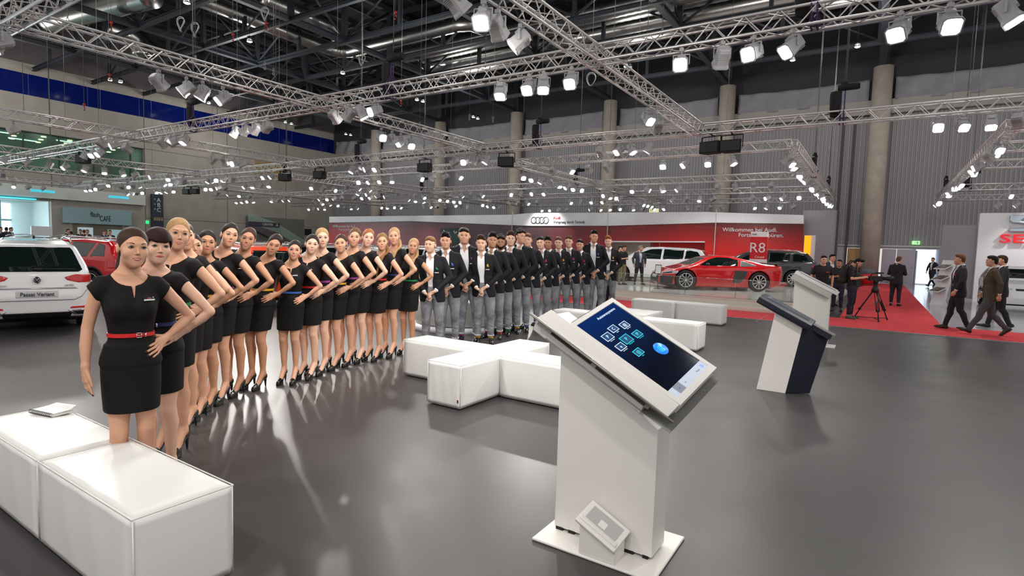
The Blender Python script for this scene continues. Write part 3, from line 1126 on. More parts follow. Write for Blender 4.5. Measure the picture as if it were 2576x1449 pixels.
LG = {'Y3': 'spotlights under the truss in the top left corner', 'Y9': 'spotlights under the long truss rising to the top right corner',
      'Y17': 'spotlights under the long truss in front of the corrugated wall', 'X4': 'spotlights under the broad truss from the top centre',
      'X12': 'spotlights under the truss from the top left corner', 'X22': 'spotlights under the truss in front of the gallery windows'}
LL = {'Y3': 'grey truss spotlight in the top left corner of the view', 'Y9': 'grey spotlight hanging under the long truss that rises to the top right corner',
      'Y17': 'grey spotlight hanging under the long truss in front of the corrugated wall', 'X4': 'grey spotlight hanging under the broad truss from the top centre',
      'X12': 'grey spotlight hanging under the truss from the top left corner', 'X22': 'grey spotlight under the truss in front of the gallery windows'}
rng = random.Random(11)
NEAR = {
    'Y9': [(1270, 228), (1340, 222), (1376, 212), (1446, 205), (1720, 158), (1822, 145), (1898, 135), (1995, 118), (2262, 78), (2385, 62), (2530, 38),
           (604, 335), (630, 330), (655, 326), (685, 322), (420, 366), (440, 363), (455, 360), (476, 356), (854, 295), (890, 288), (920, 284), (955, 272), (225, 386), (245, 383), (262, 380), (330, 369)],
    'X12': [(408, 208), (478, 224), (519, 236), (570, 246), (968, 345), (995, 349), (1017, 355), (1042, 362)],
    'X4': [(1170, 0), (1237, 26), (1272, 50), (1328, 80), (1645, 285), (1672, 298)],
    'Y17': [(1515, 378), (1562, 374), (1593, 373), (1637, 370), (1150, 400), (1175, 402), (1205, 400), (1230, 397), (2358, 310), (2420, 306), (2492, 302), (2560, 300),
            (893, 417), (917, 416), (930, 415), (953, 414), (660, 441), (672, 440), (690, 437), (540, 450), (570, 448)],
    'X22': [(38, 322), (258, 362), (293, 370), (540, 402), (570, 405), (595, 408), (614, 412)],
    'Y3': [(28, 70), (18, 90)],
}
for k, pts in NEAR.items():
    ax_, at, a, b = TRUSS[k]
    last = None
    for i, (px_, py_) in enumerate(pts):
        q = at_z(px_, py_, ZT - .1)
        if ax_ == 'x':
            x, y = at_y(px_, py_, at)[0], at
            x = max(a, min(b, x))
            y = at - TS / 2
        else:
            x, y = at, at_x(px_, py_, at)[1]
            y = max(a, min(b, y))
            x = at - TS / 2
        aim = rng.choice([-.5, 0, .4, 1.2, -1.3, 2.6, 3.4, .2]) + rng.uniform(-.25, .25)
        lamp_at(x, y, aim, rng.choice([0, 1, 1, 2]), False, LL[k], LG[k])
DESC = {k: lb for k, _, _, _, _, lb, _ in TR}
def row(k, groups, n=4, pitch=.8, dens=1.0):
    ax_, at, a, b = TRUSS[k]
    lab = 'small lit spotlight under the ' + DESC[k].replace('silver lattice ', '')
    lab = ' '.join(lab.split()[:16])
    for g in groups:
        base = rng.choice([0, 0, .5, -.5, 2.8])
        for i in range(n):
            u = g + (i - (n - 1) / 2) * pitch
            if not a + .2 < u < b - .2:
                continue
            x, y = (u, at - TS / 2) if ax_ == 'x' else (at - TS / 2, u)
            lamp_at(x, y, base + rng.choice([-.5, 0, .5, 1.4, -1.4]) + rng.uniform(-.3, .3), rng.choice([0, 1, 1, 2]), True, lab, 'spotlights under the ' + DESC[k].replace('silver lattice ', ''))
row('X32', (5.5, 9, 12, 15)); row('X40', (6, 9.5, 14.6)); row('X49', (8, 14))
row('Y9', ()); row('Y17', (-30, -35, -40.5, -46))
row('Y20', (-21.8, -17.5, -10.2, -5.6)); row('Y28', (-22, -17.5, -9.8, -5.5)); row('Y34', (-21.5, -16.5, -9.5, -5.0)); row('Y40', (-22.5, -18, -14.5, -10.5, -6))
row('X25', (23, 27, 31, 36)); row('X13', (22.6, 26, 31.5, 37)); row('X2', (21.8, 25.5, 30.5, 34.8, 39), pitch=.75)
row('Z19', (-46.5, -42, -35.5, -31)); row('Z27', (-45, -40, -34, -30.2)); row('Z35', (-46, -41.5, -36, -31)); row('ZX28', (22.5, 26, 30.5, 35)); row('ZX39', (23, 31))
row('S2', (21.5, 25.3, 30.5, 34, 39.5), n=3); row('SY19', ()); row('SY23', (5.2,), n=3); row('SY27', (6.2,), n=3); row('SY35', (6.2,), n=4); row('SY41', (6.6,), n=4)

# ---- chain hoists with canvas chain bags
def hoist(px_, py_, Y, label, s=1.0, big=True):
    q = at_y(px_, py_, Y)
    x = q[0]
    t = empty('chain_hoist', (x, Y, ZT + TS), 0, label, 'chain hoist', 'black chain hoists with canvas bags over the trusses')
    d = MB()
    d.tube((-.10, 0, .62), (.34, 0, .62), .085, 16)
    d.tube((.34, 0, .62), (.37, 0, .62), .07, 16)
    d.tube((-.12, 0, .62), (-.10, 0, .62), .07, 16)
    d.box((-.05, -.06, .55), (.10, .06, .74))
    d.build('hoist_motor', M_BLACK, t)
    b = MB()
    b.lathe([(.02, -.16), (.10, -.14), (.125, .10), (.135, .42), (.12, .50), (.115, .50), (.11, .40)], 14, Matrix.Translation((-.16, 0, .02)) @ Matrix.Diagonal((1, .8, 1, 1)))
    b.build('chain_bag', M_BLACK, t, smooth=True)
    st = MB()
    for sx in (-.03, .05):
        st.path([(sx, 0, .55), (sx, .0, .2), (sx, TS * .55, 0), (sx, TS * .3, -TS - .03), (sx, -TS * .3, -TS - .03), (sx, -TS * .55, 0), (sx, 0, .2)], .016, 5)
    st.build('sling', M_STRAP, t)
    c = MB()
    L = (18.0 if Y != 19.75 else 13.7) - (ZT + TS)
    c.tube((.05, 0, .72), (.05, 0, L), .012, 6)
    c.tube((.02, .03, .72), (.02, .03, L), .008, 6)
    c.build('chain', M_CABLE, t)
    w = MB()
    for i in range(3):
        w.path([(-.16 + .06 * math.cos(a + i), .05 * math.sin(a), .50 + .07 * math.sin(a * 1.0 + i) * (1 if math.sin(a) > 0 else .4)) for a in np.linspace(0, PI, 8)], .010, 5)
    w.build('chain_loop', mat('rope_beige', rgb(170, 160, 140), .8), t)
    return t
for px_, py_, Y, lb in ((985, 190, 9.75, 'black chain hoist and bag over the long rising truss, at the top centre'), (485, 275, 9.75, 'black chain hoist and bag over the long rising truss, in front of the blue band'),
                        (2050, 20, 9.75, 'black chain hoist bag cut by the top edge of the view at the right'), (905, 380, 17, 'black chain hoist over the second long truss, left of the first concrete columns'),
                        (1357, 330, 17, 'black chain hoist over the second long truss, before the centre concrete column'), (2120, 245, 17, 'black chain hoist over the second long truss, beside the wide right column'),
                        (720, 470, 19.75, 'black chain hoist over the near truss of the far left rig'), (1455, 425, 28.3, 'black chain hoist over the second truss of the red stand rig'),
                        (1065, 455, 28.3, 'black chain hoist over the red stand rig, towards its left end'),
                        (2440, 470, 35.6, 'black chain hoist over the rig of the white stand')):
    hoist(px_, py_, Y, lb)
def hoist_y(px_, py_, X, label):
    q = at_x(px_, py_, X)
    t = hoist(1000, 200, 9.75, label)
    t.location = (X, q[1], ZT + TS)
    t.rotation_euler = (0, 0, PI / 2)
hoist_y(2050, 400, -2.6, 'nearer black chain hoist over the right side truss of the red stand rig')
hoist_y(2085, 455, -2.6, 'farther black chain hoist over the right side truss of the red stand rig')
hoist_y(2380, 455, 2.75, 'black chain hoist over the side truss of the white stand rig')

# ---- loudspeakers
def speaker(px_, Y, label, s=1.0, z=ZT - .40):
    x = at_y(px_, 400, Y)[0]
    t = empty('loudspeaker', (x, Y, z), rng.uniform(-.3, .3), label, 'loudspeaker', 'black loudspeakers hanging under the trusses')
    b = MB()
    b.prism([(-.30, -.16), (.30, -.16), (.22, .18), (-.22, .18)], -.17, .17, 'z')
    b.build('cabinet', M_BLACK, t, bevel=.012)
    MB().box((-.27, -.175, -.14), (.27, -.160, .14)).build('grille', mat('speaker_grille', rgb(34, 34, 36), .6), t)
    f = MB()
    f.box((-.31, -.03, -.02), (-.295, .03, .32))
    f.box((.295, -.03, -.02), (.31, .03, .32))
    f.tube((-.3, 0, .32), (.3, 0, .32), .015, 6)
    f.tube((0, 0, .32), (0, 0, .375), .02, 6)
    f.tube((0, -.17, .375), (0, .17, .375), .015, 6)
    f.build('bracket', M_BLACK, t)
for px_, Y, lb in ((1838, 17, 'large black loudspeaker under the second long truss, near the right concrete columns'), (1788, 17, 'small black loudspeaker at the truss joint near the right columns'),
                   (1275, 17, 'black loudspeaker under the second long truss at the centre'), (1070, 17, 'black loudspeaker under the second long truss, left of centre'),
                   (805, 17, 'black loudspeaker under the second long truss, over the left of the row'), (718, 17, 'black loudspeaker under the second long truss, left end of the pair'),
                   (470, 19.75, 'black loudspeaker under the near truss of the far left rig, left of its pair'), (490, 19.75, 'black loudspeaker under the near truss of the far left rig, right of its pair'),
                   (210, 9.75, 'black loudspeaker under the long rising truss, before the gallery windows')):
    speaker(px_, Y, lb)

# ---- steel cables from the roof, with hooks, shackles and coiled loops
cb = None
for k, (x, y, z1) in enumerate([(-17.5, 9.75, 5.4), (-14.5, 9.75, 5.4), (-7.2, 9.75, 5.4), (-3.4, 9.75, 5.4), (-12.5, 6.5, 5.4), (-12.5, 13.5, 5.4), (-4.7, 7.5, 5.4), (-4.7, 12.5, 5.4),
                                (-26, 9.75, 5.4), (-31, 9.75, 5.4), (-22.7, 6.5, 5.4), (-22.7, 13.5, 5.4), (-15.5, 17, 5.4), (-7.5, 17, 5.4), (1.5, 17, 5.4), (-25, 17, 5.4), (-31, 17, 5.4),
                                (-8, 20.45, 5.4), (-17, 20.45, 5.4), (-23, 20.45, 5.4), (-6.5, 28.3, 5.4), (-18, 28.3, 5.4), (2.0, 9.75, 5.4), (4.4, 17, 5.4), (2.75, 30, 5.4), (5.5, 23.4, 5.4),
                                (-33, 19.75, 5.4), (-44, 19.75, 5.4), (-36, 12, 5.4), (-45, 17, 5.4)]):
    m = MB()
    m.tube((0, 0, -.02), (0, 0, 18.0 - z1), .007, 5)
    m.tube((0, 0, .0), (0, 0, .12), .02, 6)
    o = m.build('hanging_cable', M_CABLE)
    o.location = (x, y, z1)
    tag(o, 'thin steel cable from the roof to a truss', 'cable', 'thin steel cables holding the trusses')
# free-hanging rigging
def rig_drop(px_, py_, z, kind, label):
    q = at_z(px_, py_, z)
    L = 18.0 - z
    t = empty('rigging_drop', tuple(q), 0, label, 'rigging', 'loose rigging hanging from the roof')
    MB().tube((0, 0, .25), (0, 0, L), .008, 5).build('cable', M_CABLE, t)
    h = MB()
    if kind == 'loop':
        h.path([(.20 * math.cos(a), .05 * math.sin(2 * a), .02 + .26 * math.sin(a)) for a in np.linspace(0, 2 * PI, 24, endpoint=False)], .016, 6, closed=True)
        h.path([(.17 * math.cos(a), .06 * math.sin(2 * a) + .03, .0 + .24 * math.sin(a)) for a in np.linspace(0, 2 * PI, 24, endpoint=False)], .014, 6, closed=True)
        h.build('rope_loop', mat('rope_grey', rgb(170, 172, 168), .7), t)
    elif kind == 'hook':
        h.path([(0, 0, .28), (0, 0, .12), (.06, 0, .04), (.02, 0, -.05), (-.06, 0, -.02)], .024, 6)
        h.ball((0, 0, .22), .06, 8)
        h.build('hook', M_HOOKRED, t)
    else:
        h.path([(.05 * math.cos(a), 0, .08 + .10 * math.sin(a)) for a in np.linspace(0, 2 * PI, 16, endpoint=False)], .014, 6, closed=True)
        h.path([(0, .045 * math.cos(a), -.09 + .09 * math.sin(a)) for a in np.linspace(0, 2 * PI, 16, endpoint=False)], .014, 6, closed=True)
        h.build('shackle', M_CABLE, t)
for px_, py_, z, kd, lb in ((454, 62, 9.5, 'loop', 'left of the two coiled rope loops hanging from the roof at the upper left'), (490, 76, 9.3, 'loop', 'right of the two coiled rope loops hanging from the roof at the upper left'),
                            (910, 152, 10.2, 'loop', 'oval rope loop hanging beside the black chain hoist at the top centre'), (666, 36, 10.6, 'loop', 'rope loop hanging beside the silver duct at the top'),
                            (1487, 200, 8.6, 'loop', 'rope loop hanging under the crossing trusses right of centre'), (280, 70, 10.4, 'hook', 'red hook hanging from the roof left of the rope loops'),
                            (276, 200, 9.0, 'hook', 'red hook in front of the blue band'), (586, 100, 10.2, 'hook', 'red hook hanging right of the rope loops'), (670, 72, 10.4, 'hook', 'red hook hanging under the silver duct'),
                            (1009, 265, 9.0, 'hook', 'red hook hanging below the rising truss at the centre'), (995, 45, 10.8, 'hook', 'red hook over the black chain hoist at the top centre'),
                            (666, 165, 9.2, 'shackle', 'pair of shackles hanging left of the centre truss joint'), (688, 180, 9.6, 'shackle', 'pair of shackles beside the rope loop over the truss joint'),
                            (848, 205, 9.0, 'shackle', 'shackle hanging left of the black chain hoist'), (1181, 295, 8.8, 'shackle', 'shackle hanging before the dark upper wall'),
                            (1240, 300, 8.8, 'shackle', 'shackle hanging right of the pendant lamps on the dark upper wall'), (170, 45, 10.6, 'shackle', 'shackles hanging at the upper left under the wide duct'),
                            (212, 275, 7.4, 'hook', 'hook on a wire in front of the concrete wall left of the hoist bag')):
    rig_drop(px_, py_, z, kd, lb)

# ================================================================ benches
M_LEATHER = mat('white_leather', rgb(228, 228, 226), .42, spec=.4, bump=.06, bscale=30)
M_SEAM = mat('seam_grey', rgb(196, 196, 194), .6)  # even pale grey for panel joints and the doorway outline
def bench(x0, x1, y0, y1, label, group, z=.455, tagged=False):
    """padded block with soft edges and piped top seams"""
    cx_, cy_ = (x0 + x1) / 2, (y0 + y1) / 2
    o = empty('bench', (cx_, cy_, 0), 0, label, 'bench', group)
    hx, hy = (x1 - x0) / 2 - .002, (y1 - y0) / 2 - .002
    bm = bmesh.new()
    bmesh.ops.create_cube(bm, size=1)
    for v in bm.verts:
        v.co.x *= 2 * hx
        v.co.y *= 2 * hy
        v.co.z = z if v.co.z > 0 else .012
    bmesh.ops.bevel(bm, geom=[e for e in bm.edges], offset=.014, segments=3, affect='EDGES')
    bmesh.ops.subdivide_edges(bm, edges=[e for e in bm.edges if e.calc_length() > .2], cuts=14, use_grid_fill=True)
    rng_ = random.Random(int(abs(cx_ * 100) + abs(cy_ * 10)))
    ph = rng_.uniform(0, 6)
    for v in bm.verts:
        x, y = v.co.x / hx, v.co.y / hy
        if v.co.z > z - .004:
            v.co.z += .010 * (1 - x * x) * (1 - y * y) - .003 + .0025 * math.sin(9 * x + ph) * math.sin(5 * y + 2 * ph) * (1 - x ** 4)
        elif v.co.z > .04:
            t = math.sin(PI * min(1, v.co.z / z))
            if abs(y) > .95:
                v.co.y += math.copysign(.006 * t * (1 - x ** 4) + .002 * math.sin(11 * x + 7 * v.co.z + ph), y)
            if abs(x) > .95:
                v.co.x += math.copysign(.006 * t * (1 - y ** 4), x)
    me = D.meshes.new('upholstery')
    bm.to_mesh(me)
    bm.free()
    me.materials.append(M_LEATHER)
    me.polygons.foreach_set('use_smooth', [True] * len(me.polygons))
    link('upholstery', me, o)
    p = MB()
    q = z - .004
    p.path([(-hx, -hy, q), (hx, -hy, q), (hx, hy, q), (-hx, hy, q)], .0032, 6, closed=True)
    for sx in (-1, 1):
        for sy in (-1, 1):
            p.tube((sx * (hx - .003), sy * (hy - .003), .02), (sx * (hx - .003), sy * (hy - .003), q), .003, 6)
    p.build('piping', M_LEATHER, o)
    f = MB()
    for sx in (-1, 1):
        for sy in (-1, 1):
            f.tube((sx * (hx - .06), sy * (hy - .06), 0), (sx * (hx - .06), sy * (hy - .06), .03), .022, 10)
    f.build('foot', M_PLASTIC, o)
    if tagged:
        MB().box((hx - .035, -hy - .010, .075), (hx - .022, -hy + .002, .105)).build('maker_tag', mat('tag_red', rgb(110, 40, 44), .6), o)
    return o
gA, gB, gC = 'white benches at the lower left', 'white benches forming a cross behind the kiosk', 'white benches forming the second cross'
bench(-3.575, -2.52, 1.03, 1.47, 'large white padded bench block at the lower left, its right end in full view', gA)
bench(-4.64, -3.585, 1.03, 1.47, 'white padded bench block at the left edge with a notepad on it', gA)
bench(-3.80, -3.36, 4.28, 6.05, 'white bench of the cross pointing towards the camera, with a small red tag', gB, tagged=True)
bench(-4.86, -3.81, 5.02, 5.46, 'white bench forming the left arm of the cross beside the last women', gB)
bench(-3.35, -2.30, 4.94, 5.38, 'white bench forming the right arm of the cross, partly behind the kiosk', gB)
bench(-3.46, -2.40, 9.32, 9.82, 'white bench right of the touchscreen, with its bright end facing right', gC)
bench(-5.20, -4.30, 9.45, 9.92, 'white bench just behind the top edge of the touchscreen', gC)
bench(-4.25, -3.50, 9.9, 10.9, 'white bench mostly hidden behind the touchscreen corner', gC)
bench(-5.02, -3.94, 13.10, 13.58, 'left one of the two white benches before the red carpet', 'white benches before the red carpet')
bench(-3.93, -2.86, 13.10, 13.58, 'right one of the two white benches before the red carpet', 'white benches before the red carpet')

# notepad on the bench
n = empty('notepad', (-4.46, 1.38, .464), math.radians(12), 'small spiral notepad lying on the left white bench', 'notepad')
b = MB()
for i in range(4):
    b.box((-.115 + .002 * i, -.070, .004 * i), (.115 - .003 * i, .072 - .004 * i, .004 * i + .0032))
b.add([(-.11, -.07, .017), (.11, -.07, .017), (.112, .03, .020), (-.112, .03, .020), (-.10, .075, .030), (.115, .07, .042)], [(0, 1, 2, 3), (3, 2, 5, 4)])
b.build('pages', mat('paper', rgb(234, 234, 232), .7), n)
s = MB()
for i in range(16):
    x = -.105 + .014 * i
    s.path([(x, -.074 + .010 * math.cos(a), .010 + .012 * math.sin(a)) for a in np.linspace(0, 2 * PI, 10, endpoint=False)], .0018, 5, closed=True)
s.build('spiral', M_INK, n)

# ================================================================ kiosks
M_KIOSK = mat('kiosk_white', rgb(226, 223, 219), .38)
M_KGLASS = thin_glass('clear_acrylic', (.93, .95, .94), .86)
M_KDARK = mat('kiosk_navy', rgb(24, 28, 42), .45, noise=.1, nscale=40)
M_GREYMETAL = mat('grey_rail', rgb(140, 136, 130), .35, metal=.6)

def screen_mat():
    m = mat('screen_glow', rgb(4, 8, 18), .06, spec=.6)
    nt = m.node_tree
    b = nt.nodes['Principled BSDF']
    tc = nt.nodes.new('ShaderNodeTexCoord')
    sp = nt.nodes.new('ShaderNodeSeparateXYZ')
    nt.links.new(tc.outputs['Object'], sp.inputs[0])
    d = nt.nodes.new('ShaderNodeMapRange')
    d.inputs['From Min'].default_value = -.33
    d.inputs['From Max'].default_value = .20
    nt.links.new(sp.outputs['X'], d.inputs['Value'])
    n = noise_tex(nt, 6, 3, tc.outputs['Object'])
    a = nt.nodes.new('ShaderNodeMath')
    a.operation = 'MULTIPLY_ADD'
    nt.links.new(n.outputs['Fac'], a.inputs[0])
    a.inputs[1].default_value = .25
    nt.links.new(d.outputs['Result'], a.inputs[2])
    r = ramp(nt, a.outputs[0], [(.05, rgb(8, 44, 108)), (.45, rgb(12, 34, 74)), (.75, rgb(12, 22, 46)), (1, rgb(10, 14, 26))])
    nt.links.new(r.outputs['Color'], b.inputs['Emission Color'])
    b.inputs['Emission Strength'].default_value = 1.0
    return m

k = empty('touchscreen_kiosk', (-1.18, 2.88, 0), 0, 'white lectern kiosk with a tilted touchscreen in the right foreground', 'kiosk')
p = MB()
p.prism([(-.34, -.27), (.36, -.27), (.36, .26), (-.34, .26)], 0, .016, 'z')
p.build('base_plate', M_KIOSK, k, bevel=.006)
c = MB()
c.prism([(-.29, .03), (.29, .03), (.29, .715), (.09, .845), (-.29, 1.10)], -.10, .10, 'y')
c.build('column', M_KIOSK, k, bevel=.003)
for a, b_ in ((-.28, -.235), (-.20, -.16), (.08, .19), (.24, .27)):
    MB().box((a, -.102, .012), (b_, .09, .034)).build('column_foot', M_INK, k)
# tilted tray: local u runs down the slope (+x), v across (+y), w up
TH = math.radians(27)
def tilt(origin, roll=0.0):
    return Matrix.Translation(origin) @ Matrix.Rotation(TH, 4, 'Y') @ Matrix.Rotation(roll, 4, 'X')
T0 = Matrix.Translation((.015, -.28, 1.05)) @ Matrix.Rotation(math.radians(29), 4, 'Y')
# rolled screen panel
TH = math.radians(28.2)
T1 = tilt((.12, .085, 1.105), math.radians(19.4))
gp = MB()
gp.box((-.40, -.36, -.066), (.405, .222, -.061), 0, T1)
g = gp.build('acrylic_sheet', M_KGLASS, k)
t = MB()
t.prism([(.012, -.004), (.022, .012), (.115, .046), (.13, .040), (.13, -.004)], -.415, .425, 'x', 0, T0)
t.prism([(.03, -.006), (.40, -.006), (.40, -.085), (.06, -.095)], -.43, .30, 'x', 0, T0)
t.build('tray', M_KIOSK, k, bevel=.003)
r = MB()
r.tube(T0 @ Vector((-.468, .0, -.002)), T0 @ Vector((.462, -.0, -.002)), .008, 10)
r.build('edge_rail', M_GREYMETAL, k)
s = MB()
for i in range(58):
    if i in (26, 27, 28):
        continue
    u = -.30 + .0105 * i
    s.box((u, -.0045, -.024), (u + .0055, .010, -.009), 0, T0)
s.box((-.40, .004, -.030), (.33, .030, -.006), 1, T0)
s.build('vent_slots', [M_INK, M_GREYMETAL], k)
pn_ = MB()
pn_.box((-.36, -.222, -.058), (.36, .222, -.004), 0, T1)
pn_.build('screen_housing', M_KIOSK, k, bevel=.003)
fr = MB()
for lo, hi in (((-.36, -.222, -.004), (-.33, .222, .004)), ((.322, -.222, -.004), (.36, .222, .004)), ((-.33, -.222, -.004), (.322, -.192, .004)), ((-.33, .192, -.004), (.322, .222, .004))):
    fr.box(lo, hi, 0, T1)
fr.build('screen_frame', M_KIOSK, k)
sb = MB().box((-.33, -.192, -.003), (.322, .192, -.001))
so = sb.build('screen', screen_mat(), k)
so.matrix_local = T1
def glow(name, col, s_=1.0):
    return mat(name, col, .4, emit=col, estr=s_)
G_W, G_T, G_B = glow('ui_white', rgb(190, 205, 220)), glow('ui_teal', rgb(20, 190, 200)), glow('ui_blue', rgb(8, 110, 200))
G_BAR, G_BARD, G_TILE = glow('ui_bar', rgb(150, 158, 172)), glow('ui_bar_dark', rgb(96, 104, 114)), glow('ui_tile', rgb(14, 52, 90))
def utext(body, u, v, size, m):
    """text read from +x: right is +v, up is -u"""
    M = Matrix.Translation((u, v, .0006)) @ Matrix.Rotation(PI / 2, 4, 'Z') @ Matrix.Rotation(-PI / 2, 4, 'X')
    return text_mesh('screen_lettering', body, size, M, m, so, extrude=.0002)
utext('Assistenzsysteme', -.292, .058, .026, G_W)
def frame(ic, u, v, a, b_, th, mi):
    for lo, hi in (((u - a, v - b_), (u + a, v - b_ + th)), ((u - a, v + b_ - th), (u + a, v + b_)), ((u - a, v - b_), (u - a + th, v + b_)), ((u + a - th, v - b_), (u + a, v + b_))):
        ic.box((lo[0], lo[1], -.0012), (hi[0], hi[1], .0008), mi)
    ic.box((u - a + th, v - b_ + th, -.0012), (u + a - th, v + b_ - th, .0002), 3)
ICONS = [(-.168, .070, .023, .031, 0, '@', 'Rear View'), (-.188, -.020, .023, .031, 0, 'C', 'Assist'), (-.168, -.108, .026, .034, 0, 'P', 'Park Assist'), (-.078, .068, .023, .031, 1, 'IP', 'Front Assist'),
         (-.092, -.028, .029, .037, 1, 'P', 'Parking Guide'), (-.076, -.112, .023, .031, 0, 'e', 'Lane Assist'), (.010, -.062, .023, .031, 1, '@', 'Light')]
for u, v, a, b_, mi, chs, cap_ in ICONS:
    ic = MB()
    frame(ic, u, v, a, b_, .0030, mi)
    ic.build('screen_icon', [G_W, G_T, G_B, G_TILE, G_BAR, G_BARD], so)
    utext(chs, u + .001, v, a * 1.25, G_W if mi == 0 else G_T)
    utext(cap_, u + a + .008, v, .009, G_W if mi == 0 else G_T)
ic = MB()
ic.lathe([(.0001, .0008), (.045, .0008), (.045, -.001)], 28, Matrix.Translation((.075, .080, 0)), 2)
for i, w_ in enumerate((.030, .044, .040, .046, .034)):
    ic.box((.057 + .009 * i, .080 - w_ / 2, .0007), (.060 + .009 * i, .080 + w_ / 2, .0011), 1)
ic.build('round_button', [G_W, G_T, G_B], so)
for v0, v1, mi in ((-.192, -.142, 0), (-.140, -.076, 1), (-.074, .0, 0), (.002, .192, 0)):
    MB().box((.268, v0, -.0012), (.322, v1, .0006), 0).build('menu_button', [G_BAR, G_BARD][mi], so)
utext('Menü', .300, .105, .016, M_INK)
utext('A-', .298, -.108, .014, M_INK)
utext('»', .292, .160, .050, G_B)
utext('A+', .298, -.04, .014, M_INK)

# small white holder on the kiosk foot
h = empty('floor_speaker', (-1.13, 2.69, .016), 0, 'small white tilted box with a grey square plate at the kiosk foot', 'box')
b = MB()
b.prism([(-.105, 0), (.10, 0), (.10, .105), (-.105, .205)], -.07, .06, 'y')
b.build('body', M_KIOSK, h, bevel=.003)
T2 = Matrix.Translation((0, -.012, .158)) @ Matrix.Rotation(math.atan2(.10, .205), 4, 'Y') @ Matrix.Rotation(math.radians(20), 4, 'X')
b = MB()
b.box((-.125, -.080, -.014), (.125, .090, .004), 0, T2)
b.build('frame', M_KIOSK, h, bevel=.004)
b = MB()
b.box((-.095, -.058, .004), (.095, .066, .007), 0, T2)
b.build('plate', mat('grey_mesh', rgb(176, 176, 176), .55), h)
b = MB()
b.box((-.022, -.020, .007), (.022, .022, .009), 0, T2)
b.build('label_card', M_KIOSK, h)

# second kiosk: slanting white and navy body with a dark tray
k2 = empty('display_kiosk', (-.98, 7.30, 0), 0, 'slanted white and navy kiosk with a dark tray, right of the white benches', 'kiosk')
def sl(z):
    return .165 * z / .95
b = MB()
b.add([(-.16, -.05, 0), (.16, -.05, 0), (.16, .13, 0), (-.16, .13, 0), (-.0, -.05, .98), (.30, -.05, .83), (.30, .13, .83), (-.0, .13, .98)],
      [(3, 2, 1, 0), (4, 5, 6, 7), (0, 1, 5, 4), (1, 2, 6, 5), (2, 3, 7, 6), (3, 0, 4, 7)])
b.build('body', M_KIOSK, k2, bevel=.004)
b = MB()
b.add([(.163, -.048, 0.01), (.40, .10, 0.01), (.40, .14, 0.01), (.163, .13, 0.01), (.303, -.048, .83), (.56, .10, .72), (.56, .14, .72), (.303, .13, .83)],
      [(3, 2, 1, 0), (4, 5, 6, 7), (0, 1, 5, 4), (1, 2, 6, 5), (2, 3, 7, 6), (3, 0, 4, 7)])
b.build('side_panel', M_KDARK, k2, bevel=.004)
T3 = Matrix.Translation((.10, .02, .99)) @ Matrix.Rotation(math.radians(27), 4, 'Y')
b = MB()
b.prism([(-.16, -.055), (-.14, -.075), (.20, -.075), (.20, .03), (-.10, .03), (-.16, .0)], -.31, .33, 'x', 0, T3)
b.build('tray', M_KDARK, k2, bevel=.004)
b = MB()
b.box((-.24, -.10, .028), (.27, .12, .034), 0, T3)
b.build('screen', mat('dark_screen', rgb(70, 82, 88), .15, spec=.6), k2)
b = MB()
b.box((.30, -.02, -.06), (.56, .14, .0), 0, T3)
b.build('shelf', M_KDARK, k2)
b = MB()
b.box((.32, -.03, .002), (.58, .15, .010), 0, T3)
b.build('acrylic_sheet', M_KGLASS, k2)
b = MB()
b.box((-.36, -.02, .04), (-.20, .12, .048), 0, T3 @ Matrix.Rotation(math.radians(-62), 4, 'Y'))
b.build('acrylic_card_holder', M_KGLASS, k2)

# third kiosk: white lectern seen from behind
k3 = empty('display_kiosk', (-.95, 11.6, 0), 0, 'white lectern kiosk with a bright sloping top, behind the slanted navy one', 'kiosk')
b = MB()
b.prism([(-.32, .02), (.27, .02), (.27, .93), (-.32, 1.22)], -.10, .12, 'y')
b.build('column', M_KIOSK, k3, bevel=.004)
MB().box((-.38, -.16, 0), (.40, .22, .018)).build('base_plate', M_KIOSK, k3, bevel=.004)
T4 = Matrix.Translation((-.02, .0, 1.14)) @ Matrix.Rotation(math.radians(27), 4, 'Y')
b = MB()
b.box((-.36, -.22, .0), (.36, .02, .014), 0, T4 @ Matrix.Rotation(math.radians(28), 4, 'X'))
b.build('lower_flap', mat('kiosk_grey', rgb(176, 172, 166), .4), k3)
b = MB()
b.box((-.36, -.04, .0), (.44, .26, .06), 0, T4)
b.build('tray', M_WPAINT, k3, bevel=.004)
b = MB()
b.box((-.28, -.005, .06), (.38, .02, .066), 0, T4)
b.box((-.30, .06, .06), (.40, .24, .075), 1, T4)
b.build('screen', [M_INK, M_WPAINT], k3)

# ================================================================ people
SKIN = {'fair': rgb(222, 178, 154), 'light': rgb(208, 158, 130), 'tan': rgb(190, 140, 110), 'olive': rgb(176, 126, 98)}
HAIR = {'brown': rgb(58, 38, 28), 'dark': rgb(30, 20, 17), 'black': rgb(18, 15, 15), 'auburn': rgb(44, 18, 18), 'blonde': rgb(166, 132, 92),
        'darkblonde': rgb(128, 92, 58), 'lightbrown': rgb(96, 66, 44), 'ginger': rgb(150, 92, 52), 'grey': rgb(120, 112, 106),
        'red': rgb(120, 66, 40)}
def skin_mat(k):
    return mat('skin_' + k, SKIN[k], 0.48, spec=0.35)
def hair_mat(k):
    return mat('hair_' + k, HAIR[k], 0.55, spec=0.22, noise=0.15, nscale=60, bump=.5, bscale=110)
M_LIP = mat('lips', rgb(186, 92, 92), 0.35)
M_LIPM = mat('lips_pale', rgb(188, 118, 104), 0.45)
M_EYE = mat('eye_white', rgb(206, 198, 192), 0.2)
M_IRIS = mat('iris', rgb(40, 28, 22), 0.15)
M_DRESS = mat('black_wool', rgb(21, 19, 20), 0.8, spec=0.25, bump=0.15, bscale=400)
